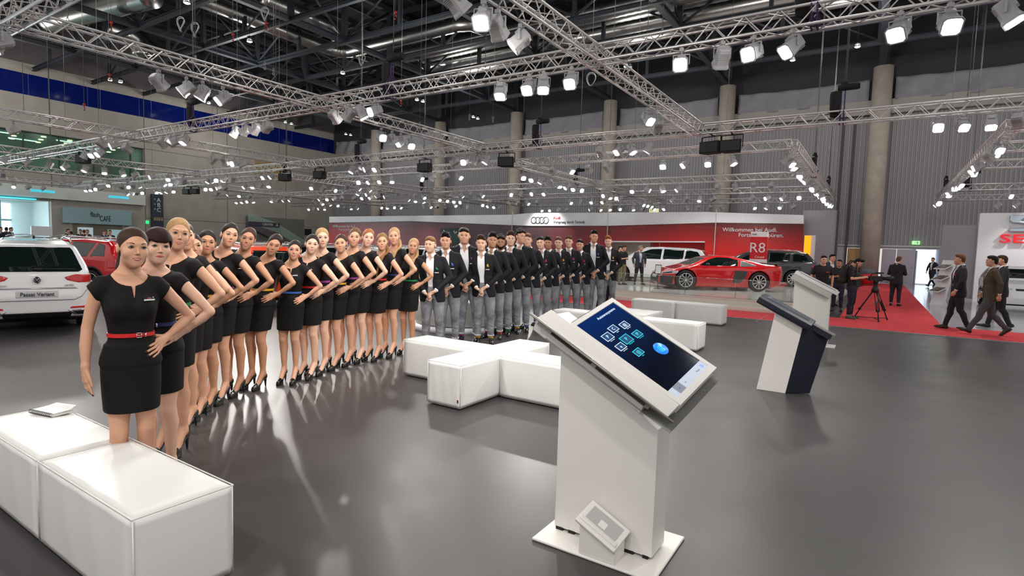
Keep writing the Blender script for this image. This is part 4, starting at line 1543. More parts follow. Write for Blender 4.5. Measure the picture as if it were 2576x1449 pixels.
M_PATENT = mat('patent_leather', rgb(10, 9, 10), 0.08, spec=0.7, coat=0.6)
M_JACKET = mat('navy_black_cloth', rgb(24, 24, 29), 0.75, spec=0.25, bump=0.12, bscale=350)
M_SHIRT = mat('white_shirt', rgb(232, 232, 236), 0.7)
M_DENIM = mat('grey_denim', rgb(122, 124, 130), 0.75, noise=0.32, nscale=9, bump=0.5, bscale=22)
M_CUFF = mat('pale_cuff', rgb(182, 182, 184), 0.8)
M_STEEL = mat('bright_steel', (0.75, 0.75, 0.76), 0.18, metal=1.0)
M_BADGE = mat('badge_navy', rgb(18, 30, 58), 0.3)
M_WHITE = mat('white_plain', rgb(236, 236, 236), 0.45)
BRIGHT = {'red': rgb(205, 30, 36), 'green': rgb(14, 122, 70), 'blue': rgb(52, 96, 178), 'purple': rgb(150, 52, 140), 'yellow': rgb(214, 160, 36),
          'navy': rgb(44, 52, 110), 'pink': rgb(196, 40, 140)}
def bright_mat(k):
    return mat('bright_' + k, BRIGHT[k], 0.5)

def arr(mb):
    """MB pieces as arrays, faces padded to quads"""
    v = np.array(mb.v, dtype=float)
    f, m = [], []
    for q, mi in zip(mb.f, mb.m):
        if len(q) == 4:
            f.append(q)
            m.append(mi)
        elif len(q) == 3:
            f.append((q[0], q[1], q[2], q[2]))
            m.append(mi)
        else:
            for i in range(1, len(q) - 1, 2):
                k = min(i + 2, len(q) - 1)
                f.append((q[0], q[i], q[i + 1], q[k]))
                m.append(mi)
    return v, np.array(f, dtype=np.int64), np.array(m)

def cat_arrays(parts):
    V, F, Mi, n = [], [], [], 0
    for v, f, m in parts:
        V.append(v)
        F.append(f + n)
        Mi.append(m)
        n += len(v)
    return np.concatenate(V), np.concatenate(F), np.concatenate(Mi)

def head_field(fd, o, s=1.0, male=False, fine=True):
    """skull, face, ears and features; o = point under the chin"""
    ox, oy, oz = o
    def P(x, y, z):
        return (ox + x * s, oy + y * s, oz + z * s)
    w = 1.05 if male else .94
    def E(c, r, k, op='u'):
        fd.ell(P(*c), [q * s for q in r], k * s, op)
    E((0, .018, .145), (.074 * w, .093, .083), .02)
    E((0, -.022, .100), (.063 * w, .066, .088), .03)
    E((0, -.028, .046), ((.054 if male else .048) * w, .050, .046), .03)
    E((0, -.066, .017), ((.024 if male else .017), .016, .016), .03)
    for sx in (-1, 1):
        E((sx * .036, -.056, .082), (.022, .022, .022), .03)
        E((sx * .033, -.101, .119), (.017, .020, .012), .016, 'c')
        E((sx * .077 * w, .014, .108), (.009, .018, .031), .006)
    fd.cap(P(-.032, -.078, .135), P(.032, -.078, .135), (.012 if male else .009) * s, None, .02 * s)
    fd.cap(P(0, -.081, .124), P(0, -.102, .084), .0045 * s, .0074 * s, .009 * s)
    for sx in (-1, 1):
        E((sx * .0088, -.090, .0800), (.0055, .0075, .0055), .006)
    E((0, -.062, .049), (.026, .024, .022), .02)

_surf = {}
def face_y(male):
    """front of the face as y(x, z), for laying lips and brows on the skin"""
    if male not in _surf:
        fd = Field(axis_pts(-.06, .06, .003), axis_pts(-.13, .0, .002), axis_pts(.0, .17, .003))
        head_field(fd, (0, 0, 0), 1.0, male)
        d, ys = fd.d, fd.ax[1]
        ins = d < 0
        j = np.argmax(ins, axis=1)
        j = np.maximum(j, 1)
        i, k = np.meshgrid(np.arange(d.shape[0]), np.arange(d.shape[2]), indexing='ij')
        d0, d1 = d[i, j - 1, k], d[i, j, k]
        _surf[male] = (fd.ax[0], fd.ax[2], ys[j - 1] + (ys[j] - ys[j - 1]) * d0 / (d0 - d1 + 1e-9))
    X, Z, Y = _surf[male]
    return lambda x, z: float(Y[int(np.argmin(abs(X - x))), int(np.argmin(abs(Z - z)))])

def face_kit(o, s=1.0, male=False, smile=True, closed=False):
    """eyes, lids, brows, lips, teeth"""
    ox, oy, oz = o
    mb = MB()
    fy = face_y(male)
    def P(x, y, z):
        return Vector((ox + x * s, oy + y * s, oz + z * s))
    def L(pts, off):
        return [P(x, fy(x, z) + off, z) for x, z in pts]
    for sx in (-1, 1):
        c = P(sx * .0325, -.0765, .1185)
        if not closed:
            mb.ball(c, .0125 * s, 8, 2)
            mb.ball(c + Vector((sx * -.001, -.0088, 0)) * s, .0066 * s, 6, 3, (1, .75, 1))
        mb.path([P(sx * (.0325 + q), -.0895 + 9 * q * q + (.006 if q > .011 else 0), .1240 - (38 if not closed else 20) * q * q - (.006 if closed else 0))
                 for q in (-.014, -.008, 0, .008, .0145)], [.0010 * s, .0021 * s, .0026 * s, .0024 * s, .0012 * s], 5, 3)
        if not male:
            mb.path([P(sx * (.0325 + q), -.0878 + 9 * q * q, .1125 + 30 * q * q) for q in (-.012, 0, .012)], .0010 * s, 4, 3)
        mb.path(L([(sx * .016, .1365), (sx * .026, .1405), (sx * .038, .1420), (sx * .048, .1380)], -.0006), [.0020 * s, .0030 * s, .0026 * s, .0012 * s], 5, 4)
    e = .0 if male else .001
    up = .0035 if smile else -.0005
    t = .0018 if male else .0
    mb.path(L([(-.024 - e, .0510 + up), (-.0125, .0545 + t), (-.004, .0560), (.004, .0560), (.0125, .0545 + t), (.024 + e, .0510 + up)], .0005),
            [.0012 * s, .0030 * s, .0034 * s, .0034 * s, .0030 * s, .0012 * s], 6, 1)
    lo = .0435 if smile else .0480
    mb.path(L([(-.022 - e, .0505 + up), (-.0115, lo + .0022), (0, lo), (.0115, lo + .0022), (.022 + e, .0505 + up)], .0005),
            [.0012 * s, .0036 * s, .0044 * s, .0036 * s, .0012 * s], 6, 1)
    if smile:
        mb.path(L([(-.016, .0515), (-.008, .0500), (.008, .0500), (.016, .0515)], .0012), [.0014 * s, .0028 * s, .0028 * s, .0014 * s], 6, 2)
    return arr(mb)

def sub_bands(lod):
    return {0: (.0075, .0028, .0034), 1: (.0105, .0046, .0048), 2: (.014, .0075, .010)}[lod]

# ---------------------------------------------------------------- woman, 1.70 m tall in her heels
W_TORSO = [(1.430, .052, .048, .020), (1.400, .095, .058, .020), (1.365, .148, .074, .014), (1.30, .156, .090, .004), (1.24, .147, .098, 0),
           (1.16, .128, .087, 0), (1.09, .119, .080, 0), (1.02, .134, .091, .004), (.94, .155, .104, .010), (.86, .159, .108, .012), (.80, .154, .100, .008)]
W_CHIN = (0, -.030, 1.482)
WS = .98

def hip_pt(phi, z, off):
    a, b = np.interp(z, [.86, .94, 1.02, 1.09, 1.16], [.159, .155, .134, .119, .128]), np.interp(z, [.86, .94, 1.02, 1.09, 1.16], [.108, .104, .091, .080, .087])
    return ((a + off) * math.cos(phi), -(b + off) * math.sin(phi), z)

def woman_hands(fd, lod, hang):
    k = .006
    tips = []
    f = 1.0 if lod == 0 else 1.12
    # left hand on the hip: palm at the side, four fingers curling forward round the waist, thumb behind
    kn = []
    for i, (z0, z1, ph, r) in enumerate([(1.047, 1.020, 1.00, .0078), (1.030, .992, 1.12, .0082), (1.012, .968, 1.08, .0080), (.995, .952, .92, .0070)]):
        p0, p1, p2 = hip_pt(.30, z0, .026), hip_pt(.30 + (ph - .30) * .5, (z0 * .55 + z1 * .45), .028), hip_pt(ph, z1, .019)
        fd.chain([(*p0, r * 1.15 * f), (*p1, r * 1.02 * f), (*p2, r * .82 * f)], k)
        kn.append(p0)
        tips.append(p2)
    wr = (.212, .028, 1.052)
    for p in kn:
        fd.cap(wr, p, .016, .0125, .016)
    fd.chain([(*wr, .015), (*hip_pt(-.15, 1.065, .024), .011), (*hip_pt(-.55, 1.055, .016), .0085)], .008)
    fd.chain([(.168, .012, 1.372, .044), (.275, .040, 1.265, .037), (.368, .062, 1.168, .028)], .02)
    fd.chain([(.368, .062, 1.166, .0275), (.315, .054, 1.128, .032), (*wr, .0205)], .012)
    if hang:
        fd.chain([(-.168, .012, 1.372, .044), (-.205, .028, 1.25, .039), (-.232, .032, 1.135, .034), (-.245, .010, 1.04, .034), (-.250, -.024, .925, .0225)], .02)
        for i, (dx, dy) in enumerate([(.010, -.022), (.003, -.010), (-.004, .004), (-.006, .018)]):
            a = (-.250 + dx, -.030 + dy, .845)
            b = (-.243 + dx * 1.2, -.040 + dy * 1.05, .805)
            c = (-.228 + dx * 1.2, -.046 + dy * 1.05, .765 + .008 * i)
            fd.cap((-.250, -.024, .925), a, .017, .013, .016)
            fd.chain([(*a, .0090 * f), (*b, .0082 * f), (*c, .0066 * f)], k)
            tips.append(c)
        fd.chain([(-.246, -.040, .905, .014), (-.232, -.066, .860, .0105), (-.222, -.074, .822, .0078)], .008)
    else:            # right arm folded behind the back
        fd.chain([(-.168, .012, 1.372, .044), (-.200, .050, 1.25, .039), (-.215, .095, 1.135, .034), (-.12, .135, 1.03, .028), (-.05, .135, 1.0, .022)], .02)
        fd.ell((0, .138, .985), (.045, .016, .03), .012)
    return tips

def woman_body(lod, hang, smile=True, closed=False):
    c, fh, fa = sub_bands(lod)
    xs = axis_pts(-.31, .44, c, [(-.10, .10, fh), (.10, .25, fa)])
    if hang:
        xs = axis_pts(-.31, .44, c, [(-.10, .10, fh), (.10, .25, fa), (-.29, -.19, fa)])
    ys = axis_pts(-.24, .24, c, [(-.15, .0, fh)])
    zs = axis_pts(-.02, 1.74, c, [(1.46, 1.73, fh), (.93, 1.08, fa)] + ([(.74, .93, fa)] if hang else []))
    fd = Field(xs, ys, zs)
    fd.loft(W_TORSO, -.004, .03)
    for sx in (-1, 1):
        fd.ell((sx * .066, -.072, 1.245), (.056, .050, .056), .035)
        fd.cap((sx * .135, .018, 1.378), (sx * .03, .028, 1.440), .028, .030, .05)
        fd.chain([(sx * .076, .006, .85, .078), (sx * .076, -.008, .66, .068), (sx * .076, -.014, .53, .053), (sx * .079, .016, .43, .0525),
                  (sx * .078, .018, .30, .040), (sx * .077, .020, .185, .031)], .03)
        fd.chain([(sx * .077, .030, .165, .031), (sx * .078, .046, .125, .029)], .02)
        fd.chain([(sx * .077, .010, .160, .033), (sx * .080, -.050, .095, .029), (sx * .083, -.098, .048, .029), (sx * .085, -.150, .036, .021)], .02)
    fd.cap((0, .030, 1.40), (0, .004, 1.545), .052, .050, .035)
    head_field(fd, W_CHIN, WS)
    tips = woman_hands(fd, lod, hang)
    v, f = fd.mesh()
    m = np.zeros(len(f), dtype=int)
    if lod < 2:
        fc = v[f].mean(1)
        for t in tips:
            m[np.linalg.norm(fc - np.array(t) * [1.03, 1.05, 1], axis=1) < .0085] = 4
    return cat_arrays([(v, f, m), face_kit(W_CHIN, WS, False, smile, closed)])

def woman_dress(lod):
    c = {0: .0065, 1: .0095, 2: .014}[lod]
    fd = Field(axis_pts(-.25, .25, c), axis_pts(-.19, .19, c), axis_pts(.60, 1.47, c))
    fd.loft(W_TORSO[:-2], .008, .03)
    for sx in (-1, 1):
        fd.ell((sx * .066, -.072, 1.245), (.064, .058, .064), .04)
        fd.cap((sx * .135, .018, 1.378), (sx * .05, .028, 1.428), .036, .034, .05)
        fd.cap((sx * .150, .012, 1.372), (sx * .215, .022, 1.318), .056, .056, .02)
    fd.loft([(.61, .152, .122, .004), (.70, .158, .121, .006), (.80, .164, .117, .008), (.88, .166, .116, .011), (.95, .160, .110, .011), (1.02, .136, .093, .005)], .007, .035)
    def clip(X, Y, Z):
        neck = np.sqrt((X / 1.08) ** 2 + (Y - .0) ** 2 + ((Z - 1.452) * .95) ** 2) - .092
        slit = np.maximum(np.maximum(np.abs(X - .012) - np.clip((Z - 1.285) * .11, 0, .010), Y + .03), 1.285 - Z)
        return amax(.645 - Z, -neck, -slit, np.abs(X) - .236, np.where(Z > 1.26, (np.abs(X) - .176) - (Z - 1.275) * .62, -1))
    fd.cut(clip)
    v, f = fd.mesh()
    return v, f, np.zeros(len(f), dtype=int)

def woman_shoe(lod):
    """a pair of pumps: returns left one (x > 0)"""
    c = {0: .004, 1: .006, 2: .010}[lod]
    fd = Field(axis_pts(.02, .15, c), axis_pts(-.20, .12, c), axis_pts(-.01, .19, c))
    fd.chain([(.077, .030, .150, .030), (.078, .046, .125, .036)], .02)
    fd.chain([(.077, .020, .120, .030), (.080, -.050, .078, .032), (.083, -.098, .046, .036), (.086, -.155, .036, .026)], .02)
    fd.cap((.078, .060, .110), (.078, .068, .0), .020, .007, .012)
    fd.cap((.083, -.090, .016), (.086, -.155, .014), .036, .030, .012)
    def clip(X, Y, Z):
        top = Z - np.interp(Y.ravel(), [-.20, -.13, -.105, -.06, .0, .045, .09], [.20, .20, .062, .070, .105, .160, .172]).reshape(1, -1, 1)
        return np.maximum(top, .0 - Z) + X * 0
    fd.cut(clip)
    v, f = fd.mesh()
    return v, f, np.zeros(len(f), dtype=int)

def woman_hair(style, lod):
    c = {0: .0042, 1: .0065, 2: .010}[lod]
    s = WS
    ox, oy, oz = W_CHIN
    low = {'bun': 1.45, 'pony': 1.24, 'front': 1.08, 'bangs': 1.34}[style]
    fd = Field(axis_pts(-.13, .15, c), axis_pts(-.21, .22, c), axis_pts(low, 1.74, c))
    def P(x, y, z):
        return (ox + x * s, oy + y * s, oz + z * s)
    fd.ell(P(0, .020, .147), (.0775 * s, .099 * s, .0895 * s), .01)
    fd.ell(P(0, .055, .085), (.058 * s, .055 * s, .055 * s), .03)
    if style == 'bangs':
        fd.ell(P(0, -.005, .150), (.080 * s, .099 * s, .091 * s), .01)
    def clip(X, Y, Z):
        y, z, x = (Y - oy) / s, (Z - oz) / s, (X - ox) / s
        pl = .737 * (y + .077) + .673 * (z - .188 + 7.0 * x * x * (z > .1))
        if style == 'bangs':
            fr = amax(.140 + 3.5 * x * x - z, y - .02, np.abs(x) - .085)
            side = np.maximum(.06 - z + 0 * x, .62 - np.abs(x) / .1)
            return np.minimum(-pl, np.minimum(fr, np.maximum(side, y + .0)))
        return -pl + 0 * x
    fd.cut(clip)
    if style == 'bun':
        fd.ell(P(0, .112, .150), (.040, .034, .038), .012)
    if style in ('pony', 'bangs'):
        fd.cap(P(0, .095, .150), P(0, .120, .150), .026, .022, .012)
        fd.chain([(*P(0, .118, .150), .026), (*P(-.012, .138, .090), .026), (*P(-.028, .130, .0), .024), (*P(-.040, .110, -.10), .016), (*P(-.042, .10, -.19), .006)], .02)
    if style == 'front':
        fd.chain([(*P(.01, .100, .120), .030), (*P(.060, .075, .045), .028), (*P(.082, .010, -.035), .026), (*P(.082, -.062, -.110), .028),
                  (*P(.074, -.098, -.190), .024), (*P(.066, -.112, -.27), .016), (*P(.064, -.112, -.36), .006)], .02)
    v, f = fd.mesh()
    return v, f, np.zeros(len(f), dtype=int)

def belt_arrays():
    """flat band round the waist, plus a buckle"""
    mb = MB()
    n = 40
    V, Fc = [], []
    for i in range(n):
        t = 2 * PI * i / n
        ct, st = math.cos(t), math.sin(t)
        e = 2 / 2.3
        x = math.copysign(abs(ct) ** e, ct)
        y = math.copysign(abs(st) ** e, st)
        for z in (1.081, 1.103):
            a, b = np.interp(z, [1.02, 1.09, 1.16], [.134, .119, .128]) + .014, np.interp(z, [1.02, 1.09, 1.16], [.091, .080, .087]) + .014
            V += [(x * a, y * b, z), (x * (a - .012), y * (b - .012), z)]
    for i in range(n):
        a, b = 4 * i, 4 * ((i + 1) % n)
        Fc += [(a, b, b + 2, a + 2), (a + 2, b + 2, b + 3, a + 3), (b + 1, a + 1, a + 3, b + 3), (b, a, a + 1, b + 1)]
    mb.add(V, Fc, 0, False)
    bk = MB()
    y = -.0935
    for (x0, x1, z0, z1) in ((.018, .048, 1.103, 1.107), (.018, .048, 1.077, 1.081), (.018, .022, 1.081, 1.103), (.044, .048, 1.081, 1.103), (.022, .046, 1.090, 1.093), (.066, .074, 1.079, 1.105)):
        bk.box((x0, y - .004, z0), (x1, y + .003, z1))
    return arr(mb), arr(bk)

def badge_arrays(x, y, z, w=.062, h=.024, yaw=0.0):
    mb = MB()
    Mx = Matrix.Translation((x, y, z)) @ Matrix.Rotation(yaw, 4, 'Z')
    mb.box((-w / 2, -.004, -h / 2), (w / 2, .004, h / 2), 0, Mx)
    mb.box((-w / 2, -.0055, -h / 2 + .002), (w / 2, -.0035, -h / 2 + .010), 1, Mx)
    mb.box((-.012, -.0055, 0), (-.002, -.0035, .007), 2, Mx)
    mb.box((.0, -.0055, .001), (.008, -.0035, .006), 3, Mx)
    mb.box((.020, -.0055, .004), (.026, -.0035, .009), 1, Mx)
    return arr(mb)

def rotm(roll, yaw, pitch):
    return np.array((Matrix.Rotation(yaw, 3, 'Z') @ Matrix.Rotation(roll, 3, 'Y') @ Matrix.Rotation(pitch, 3, 'X')))

def deform(v, p):
    """tilt and turn the head, lean, then scale to the person's size"""
    v = v.copy()
    z0, z1, py = p['neck']
    t = np.clip((v[:, 2] - z0) / (z1 - z0), 0, 1)
    if 'hairlow' in p:
        t = np.maximum(t, p['hairlow'])
    t = t * t * (3 - 2 * t)
    piv = np.array([0, py, z0 + .55 * (z1 - z0)])
    R = rotm(*p['head'])
    q = (v - piv) @ R.T + piv
    v = v * (1 - t[:, None]) + q * t[:, None]
    b = np.clip((v[:, 2] - p['bend0']) / (p['bend1'] - p['bend0']), 0, 1.15)
    v[:, 0] += p['lean'][0] * b
    v[:, 1] += p['lean'][1] * b
    w = p.get('slim', 1.0)
    u = np.clip((v[:, 2] - 1.39) / .09, 0, 1)
    v[:, 0] *= w + (1 - w) * u * u * (3 - 2 * u)
    v[:, 0] *= p['s'][0]
    v[:, 1] *= p['s'][0]
    v[:, 2] *= p['s'][1]
    return v

_cache = {}
def cached(key, fn):
    if key not in _cache:
        _cache[key] = fn()
    return _cache[key]

def part(name, data, mats, p, parent=None):
    v, f, m = data
    return link(name, raw_mesh(name, deform(v, p), f, mats, m), parent)

def place_person(o, foot, yaw):
    fx, fy = foot
    o.location = (fx, fy, 0)
    o.rotation_euler = (0, 0, yaw)

def face_cam(fx, fy):
    return math.atan2(-fx, fy)           # turn that makes -y look at the camera

def local_lean(foot, yaw, hx, hy_px, H, s):
    """sideways offset of the head from the feet, in the person's own axes"""
    d = ray(hx, hy_px)
    n = np.array([foot[0], foot[1]])
    n /= np.linalg.norm(n)
    dist = foot[0] * n[0] + foot[1] * n[1]
    t = dist / (d[0] * n[0] + d[1] * n[1])
    q = d[:2] * t - np.array(foot)
    c, sn = math.cos(-yaw), math.sin(-yaw)
    return ((q[0] * c - q[1] * sn) / s, (q[0] * sn + q[1] * c) / s)

def make_woman(foot_px, head_px, top_px, yaw_deg, hairstyle, hair, skin, belt, label, lod=1, hang=False, head=(0, 0, 0), smile=True, width=1.0, badge=True, closed=False):
    F = at_z(*foot_px)[:2]
    dist = math.hypot(*F)
    r = ray(head_px, top_px)
    H = HC + r[2] / math.hypot(r[0], r[1]) * dist
    sz = H / 1.715
    sx = (0.5 + 0.5 * sz) * width
    yaw = face_cam(*F) + math.radians(yaw_deg)
    ln = local_lean(F, yaw, head_px, top_px + 40, H, sx)
    ln = (max(-.16, min(.16, ln[0])), max(-.10, min(.10, ln[1])))
    p = dict(neck=(1.392, 1.482, .01), head=tuple(math.radians(a) for a in head), lean=ln, bend0=.60, bend1=1.55, s=(sx, sz), slim=.86)
    body = cached(('wb', lod, hang, smile, closed), lambda: woman_body(lod, hang, smile, closed))
    o = part('person', body, [skin_mat(skin), M_LIP, M_EYE, M_IRIS, mat('brow_' + hair, tuple(c * .6 for c in HAIR[hair]), .6)], p)
    tag(o, label, 'person', 'hostesses in black dresses lined up in a row')
    place_person(o, F, yaw)
    part('dress', cached(('wd', lod), lambda: woman_dress(lod)), [M_DRESS], p, o)
    ph = dict(p)
    h = part('hair', cached(('wh', hairstyle, lod), lambda: woman_hair(hairstyle, lod)), [hair_mat(hair)], ph, o)
    sv = cached(('ws', lod), lambda: woman_shoe(lod))
    part('shoe', sv, [M_PATENT], p, o)
    mv = sv[0] * [-1, 1, 1]
    part('shoe', (mv, sv[1][:, ::-1], sv[2]), [M_PATENT], p, o)
    bl, bk = cached('belt', belt_arrays)
    b = part('belt', bl, [bright_mat(belt)], p, o)
    b.data.polygons.foreach_set('use_smooth', [False] * len(b.data.polygons))
    if lod == 0:
        q = part('buckle', bk, [M_STEEL], p, b)
    if badge:
        n = part('name_badge', cached('wbadge', lambda: badge_arrays(.088, -.118, 1.305, .066, .026, .30)), [M_BADGE, M_WHITE, bright_mat('red'), bright_mat('yellow')], p, o)
        n.data.polygons.foreach_set('use_smooth', [False] * len(n.data.polygons))
    return o

# ---------------------------------------------------------------- man, 1.82 m tall; poses come as joint lists
def man_pose(kind='clasp'):
    J = dict(hl=(.092, .0, .90), hr=(-.092, .0, .90), kl=(.105, -.015, .50), kr=(-.105, -.015, .50), al=(.115, .025, .10), ar=(-.115, .025, .10),
             fl=.25, fr=-.25, bl=0.0, br=0.0, chest=0.0,
             sl=(.186, .012, 1.468), sr=(-.186, .012, 1.468), el=(.282, .050, 1.19), er=(-.282, .050, 1.19), wl=(.262, -.020, .945), wr=(-.262, -.020, .945),
             hand='down')
    if kind == 'clasp':
        J.update(el=(.290, .010, 1.190), er=(-.290, .010, 1.190), wl=(.085, -.178, .985), wr=(-.088, -.168, .950), hand='clasp')
    if kind == 'walk':
        J.update(kl=(.100, -.155, .515), al=(.105, -.330, .135), kr=(-.095, .060, .480), ar=(-.095, .330, .190), bl=-.35, br=.75, fl=.05, fr=-.05,
                 el=(.285, .120, 1.20), wl=(.262, .120, .955), er=(-.285, -.030, 1.185), wr=(-.262, -.120, .960))
    if kind == 'stroll':
        J.update(kl=(.100, .040, .49), al=(.105, .20, .14), bl=.55, kr=(-.10, -.09, .505), ar=(-.105, -.17, .10), br=-.1, fl=.05, fr=-.05,
                 el=(.285, -.03, 1.185), wl=(.262, -.120, .960), er=(-.285, .09, 1.19), wr=(-.265, .08, .95))
    if kind == 'phone':
        J.update(el=(.250, -.030, 1.185), er=(-.250, -.030, 1.185), wl=(.060, -.245, 1.24), wr=(-.080, -.240, 1.22), hand='phone', chest=-.05)
    if kind == 'call':
        J.update(er=(-.30, -.10, 1.22), wr=(-.155, -.085, 1.52), hand='down')
    if kind == 'apart':
        J.update(kl=(.135, -.01, .50), al=(.175, .02, .10), kr=(-.135, -.01, .50), ar=(-.175, .02, .10))
    return J

M_TORSO = [(1.545, .060, .056, .020), (1.510, .115, .066, .020), (1.47, .178, .085, .014), (1.40, .192, .108, .005), (1.32, .184, .118, .0),
           (1.22, .166, .112, .0), (1.12, .156, .105, .0), (1.02, .162, .110, .004), (.93, .170, .118, .010), (.86, .168, .112, .012)]
M_CHIN = (0, -.030, 1.588)

def man_hands(fd, J, f=1.1):
    k = .006
    for sx, w, e in ((1, J['wl'], J['el']), (-1, J['wr'], J['er'])):
        w, e = np.array(w), np.array(e)
        d = (w - e) / np.linalg.norm(w - e)
        if J['hand'] == 'clasp':
            if sx > 0:      # left hand folded over the right
                fd.cap(w, w + (-.070, -.030, -.050), .021, .019, .02)
                for i in range(4):
                    a = w + (-.078 + .004 * i, -.042, -.040 - .019 * i)
                    fd.chain([(*a, .0105 * f), (*(a + (-.028, -.002, -.014)), .0098 * f), (*(a + (-.046, .020, -.022)), .0080 * f)], k)
                fd.chain([(*(w + (-.02, -.03, -.005)), .012), (*(w + (-.06, -.045, -.018)), .010), (*(w + (-.09, -.045, -.030)), .008)], .008)
            else:
                fd.cap(w, w + (.070, -.020, -.050), .021, .019, .02)
                for i in range(4):
                    a = w + (.060 - .008 * i, -.010, -.060 - .014 * i)
                    fd.chain([(*a, .0105 * f), (*(a + (.034, .0, -.020)), .0098 * f), (*(a + (.050, .018, -.030)), .0080 * f)], k)
            continue
        side = np.array([0, -1, 0]) if J['hand'] == 'down' else np.array([-sx * 1.0, 0, 0])
        if abs(d.dot(side)) > .8:
            side = np.array([0, 0, 1.0])
        side = side - d * side.dot(d)
        side /= np.linalg.norm(side)
        nrm = np.cross(d, side) * (1 if sx > 0 else -1)
        if J['hand'] == 'down' and nrm[0] * sx > 0:
            nrm = -nrm
        curl = .028 if J['hand'] == 'down' else .02
        for i, q in enumerate((-.026, -.009, .009, .025)):
            a = w + d * .088 + side * -q
            fd.cap(w, a, .019, .0145, .018)
            fd.chain([(*a, .0100 * f), (*(a + d * .038 + nrm * curl * .5), .0093 * f), (*(a + d * (.064 - .006 * abs(i - 1)) + nrm * curl * 1.3), .0076 * f)], k)
        t = w + d * .025 + side * .022
        fd.chain([(*t, .0130), (*(t + d * .040 + side * .022 + nrm * .012), .0108), (*(t + d * .070 + side * .022 + nrm * .020), .0085)], .008)

def man_legs(fd, J, off, k=.03):
    for s_, h, kn, a in ((1, J['hl'], J['kl'], J['al']), (-1, J['hr'], J['kr'], J['ar'])):
        h, kn, a = np.array(h), np.array(kn), np.array(a)
        m = h * .5 + kn * .5
        c = kn * .72 + a * .28
        c = c + np.array([0, .022, 0])
        fd.chain([(*h, .092 + off), (*m, .080 + off), (*kn, .058 + off), (*c, .055 + off), (*(kn * .3 + a * .7), .043 + off * 1.3), (*a, .036 + off * 1.5)], k)

def foot_pts(J, s_):
    a = np.array(J['al'] if s_ > 0 else J['ar'])
    t = J['fl'] if s_ > 0 else J['fr']
    b = J['bl'] if s_ > 0 else J['br']
    R = np.array(Matrix.Rotation(t, 3, 'Z') @ Matrix.Rotation(b, 3, 'X'))
    return a, lambda *p: a + R @ np.array(p)

def man_body(J, lod, bare=False, smile=False):
    c, fh, fa = {0: (.009, .0034, .0045), 1: (.012, .0050, .0062), 2: (.016, .0085, .013)}[lod]
    pts = np.array([J[q] for q in ('kl', 'kr', 'al', 'ar', 'el', 'er', 'wl', 'wr')])
    lo, hi = pts.min(0) - .20, pts.max(0) + .20
    wl = np.array([J['wl'], J['wr']])
    wlo, whi = wl.min(0) - .13, wl.max(0) + .13
    xs = axis_pts(min(lo[0], -.28), max(hi[0], .28), c, [(-.10, .10, fh), (wlo[0], whi[0], fa * 1.2)])
    ys = axis_pts(min(lo[1], -.2), max(hi[1], .2), c, [(-.15, .0, fh), (wlo[1], whi[1], fa * 1.2)])
    zs = axis_pts(.0, 1.86, c, [(1.56, 1.84, fh), (wlo[2], whi[2], fa)])
    fd = Field(xs, ys, zs)
    fd.loft(M_TORSO, -.012, .03)
    man_legs(fd, J, -.006)
    for s_ in (1, -1):
        a, fp = foot_pts(J, s_)
        fd.chain([(*fp(0, .02, -.045), .034), (*fp(0, -.10, -.062), .032)], .03)
    for S_, E_, W_ in ((J['sl'], J['el'], J['wl']), (J['sr'], J['er'], J['wr'])):
        S_, E_, W_ = map(np.array, (S_, E_, W_))
        fd.chain([(*(S_ + (0, 0, -.008)), .043), (*(S_ * .5 + E_ * .5), .044), (*E_, .034)], .02)
        fd.chain([(*E_, .034), (*(E_ * .65 + W_ * .35), .039), (*W_, .0255)], .012)
    man_hands(fd, J)
    fd.cap((0, .032, 1.50), (0, .004, 1.645), .062, .057, .04)
    for sx in (-1, 1):
        fd.cap((sx * .13, .018, 1.480), (sx * .03, .028, 1.548), .026, .034, .05)
    head_field(fd, M_CHIN, 1.03, True)
    v, f = fd.mesh()
    return cat_arrays([(v, f, np.zeros(len(f), dtype=int)), face_kit(M_CHIN, 1.03, True, smile)])

def grid_for(J, c, zlo, zhi):
    pts = np.array([J[q] for q in ('kl', 'kr', 'al', 'ar', 'el', 'er', 'wl', 'wr')])
    lo, hi = pts.min(0) - .15, pts.max(0) + .15
    return axis_pts(min(lo[0], -.28), max(hi[0], .28), c), axis_pts(min(lo[1], -.19), max(hi[1], .19), c), axis_pts(zlo, zhi, c)

def man_trousers(J, lod, short=.0):
    c = {0: .008, 1: .0115, 2: .016}[lod]
    fd = Field(*grid_for(J, c, .05, 1.08))
    man_legs(fd, J, .010)
    fd.loft([(.86, .168, .112, .012), (.93, .172, .120, .010), (1.02, .166, .114, .004), (1.06, .164, .112, .002)], .008, .03)
    # soft creases at the knee and above the shoe
    rng = random.Random(5)
    for s_, kn, a in ((1, J['kl'], J['al']), (-1, J['kr'], J['ar'])):
        kn, a = np.array(kn), np.array(a)
        for i in range(7 if lod < 2 else 0):
            t = [.0, .12, .45, .6, .72, .84, .94][i]
            p = kn * (1 - t) + a * t + np.array([0, .01, 0])
            r = .058 - .012 * t
            z = rng.uniform(-.02, .02)
            fd.cap(p + (-.03, -r, z), p + (.03, -r, -z), .008, .006, .022)
    def clip(X, Y, Z):
        return amax(Z - 1.05, .118 - Z) + 0 * X + 0 * Y
    if J['bl'] == 0:
        fd.cut(clip)
    v, f = fd.mesh()
    return v, f, np.zeros(len(f), dtype=int)

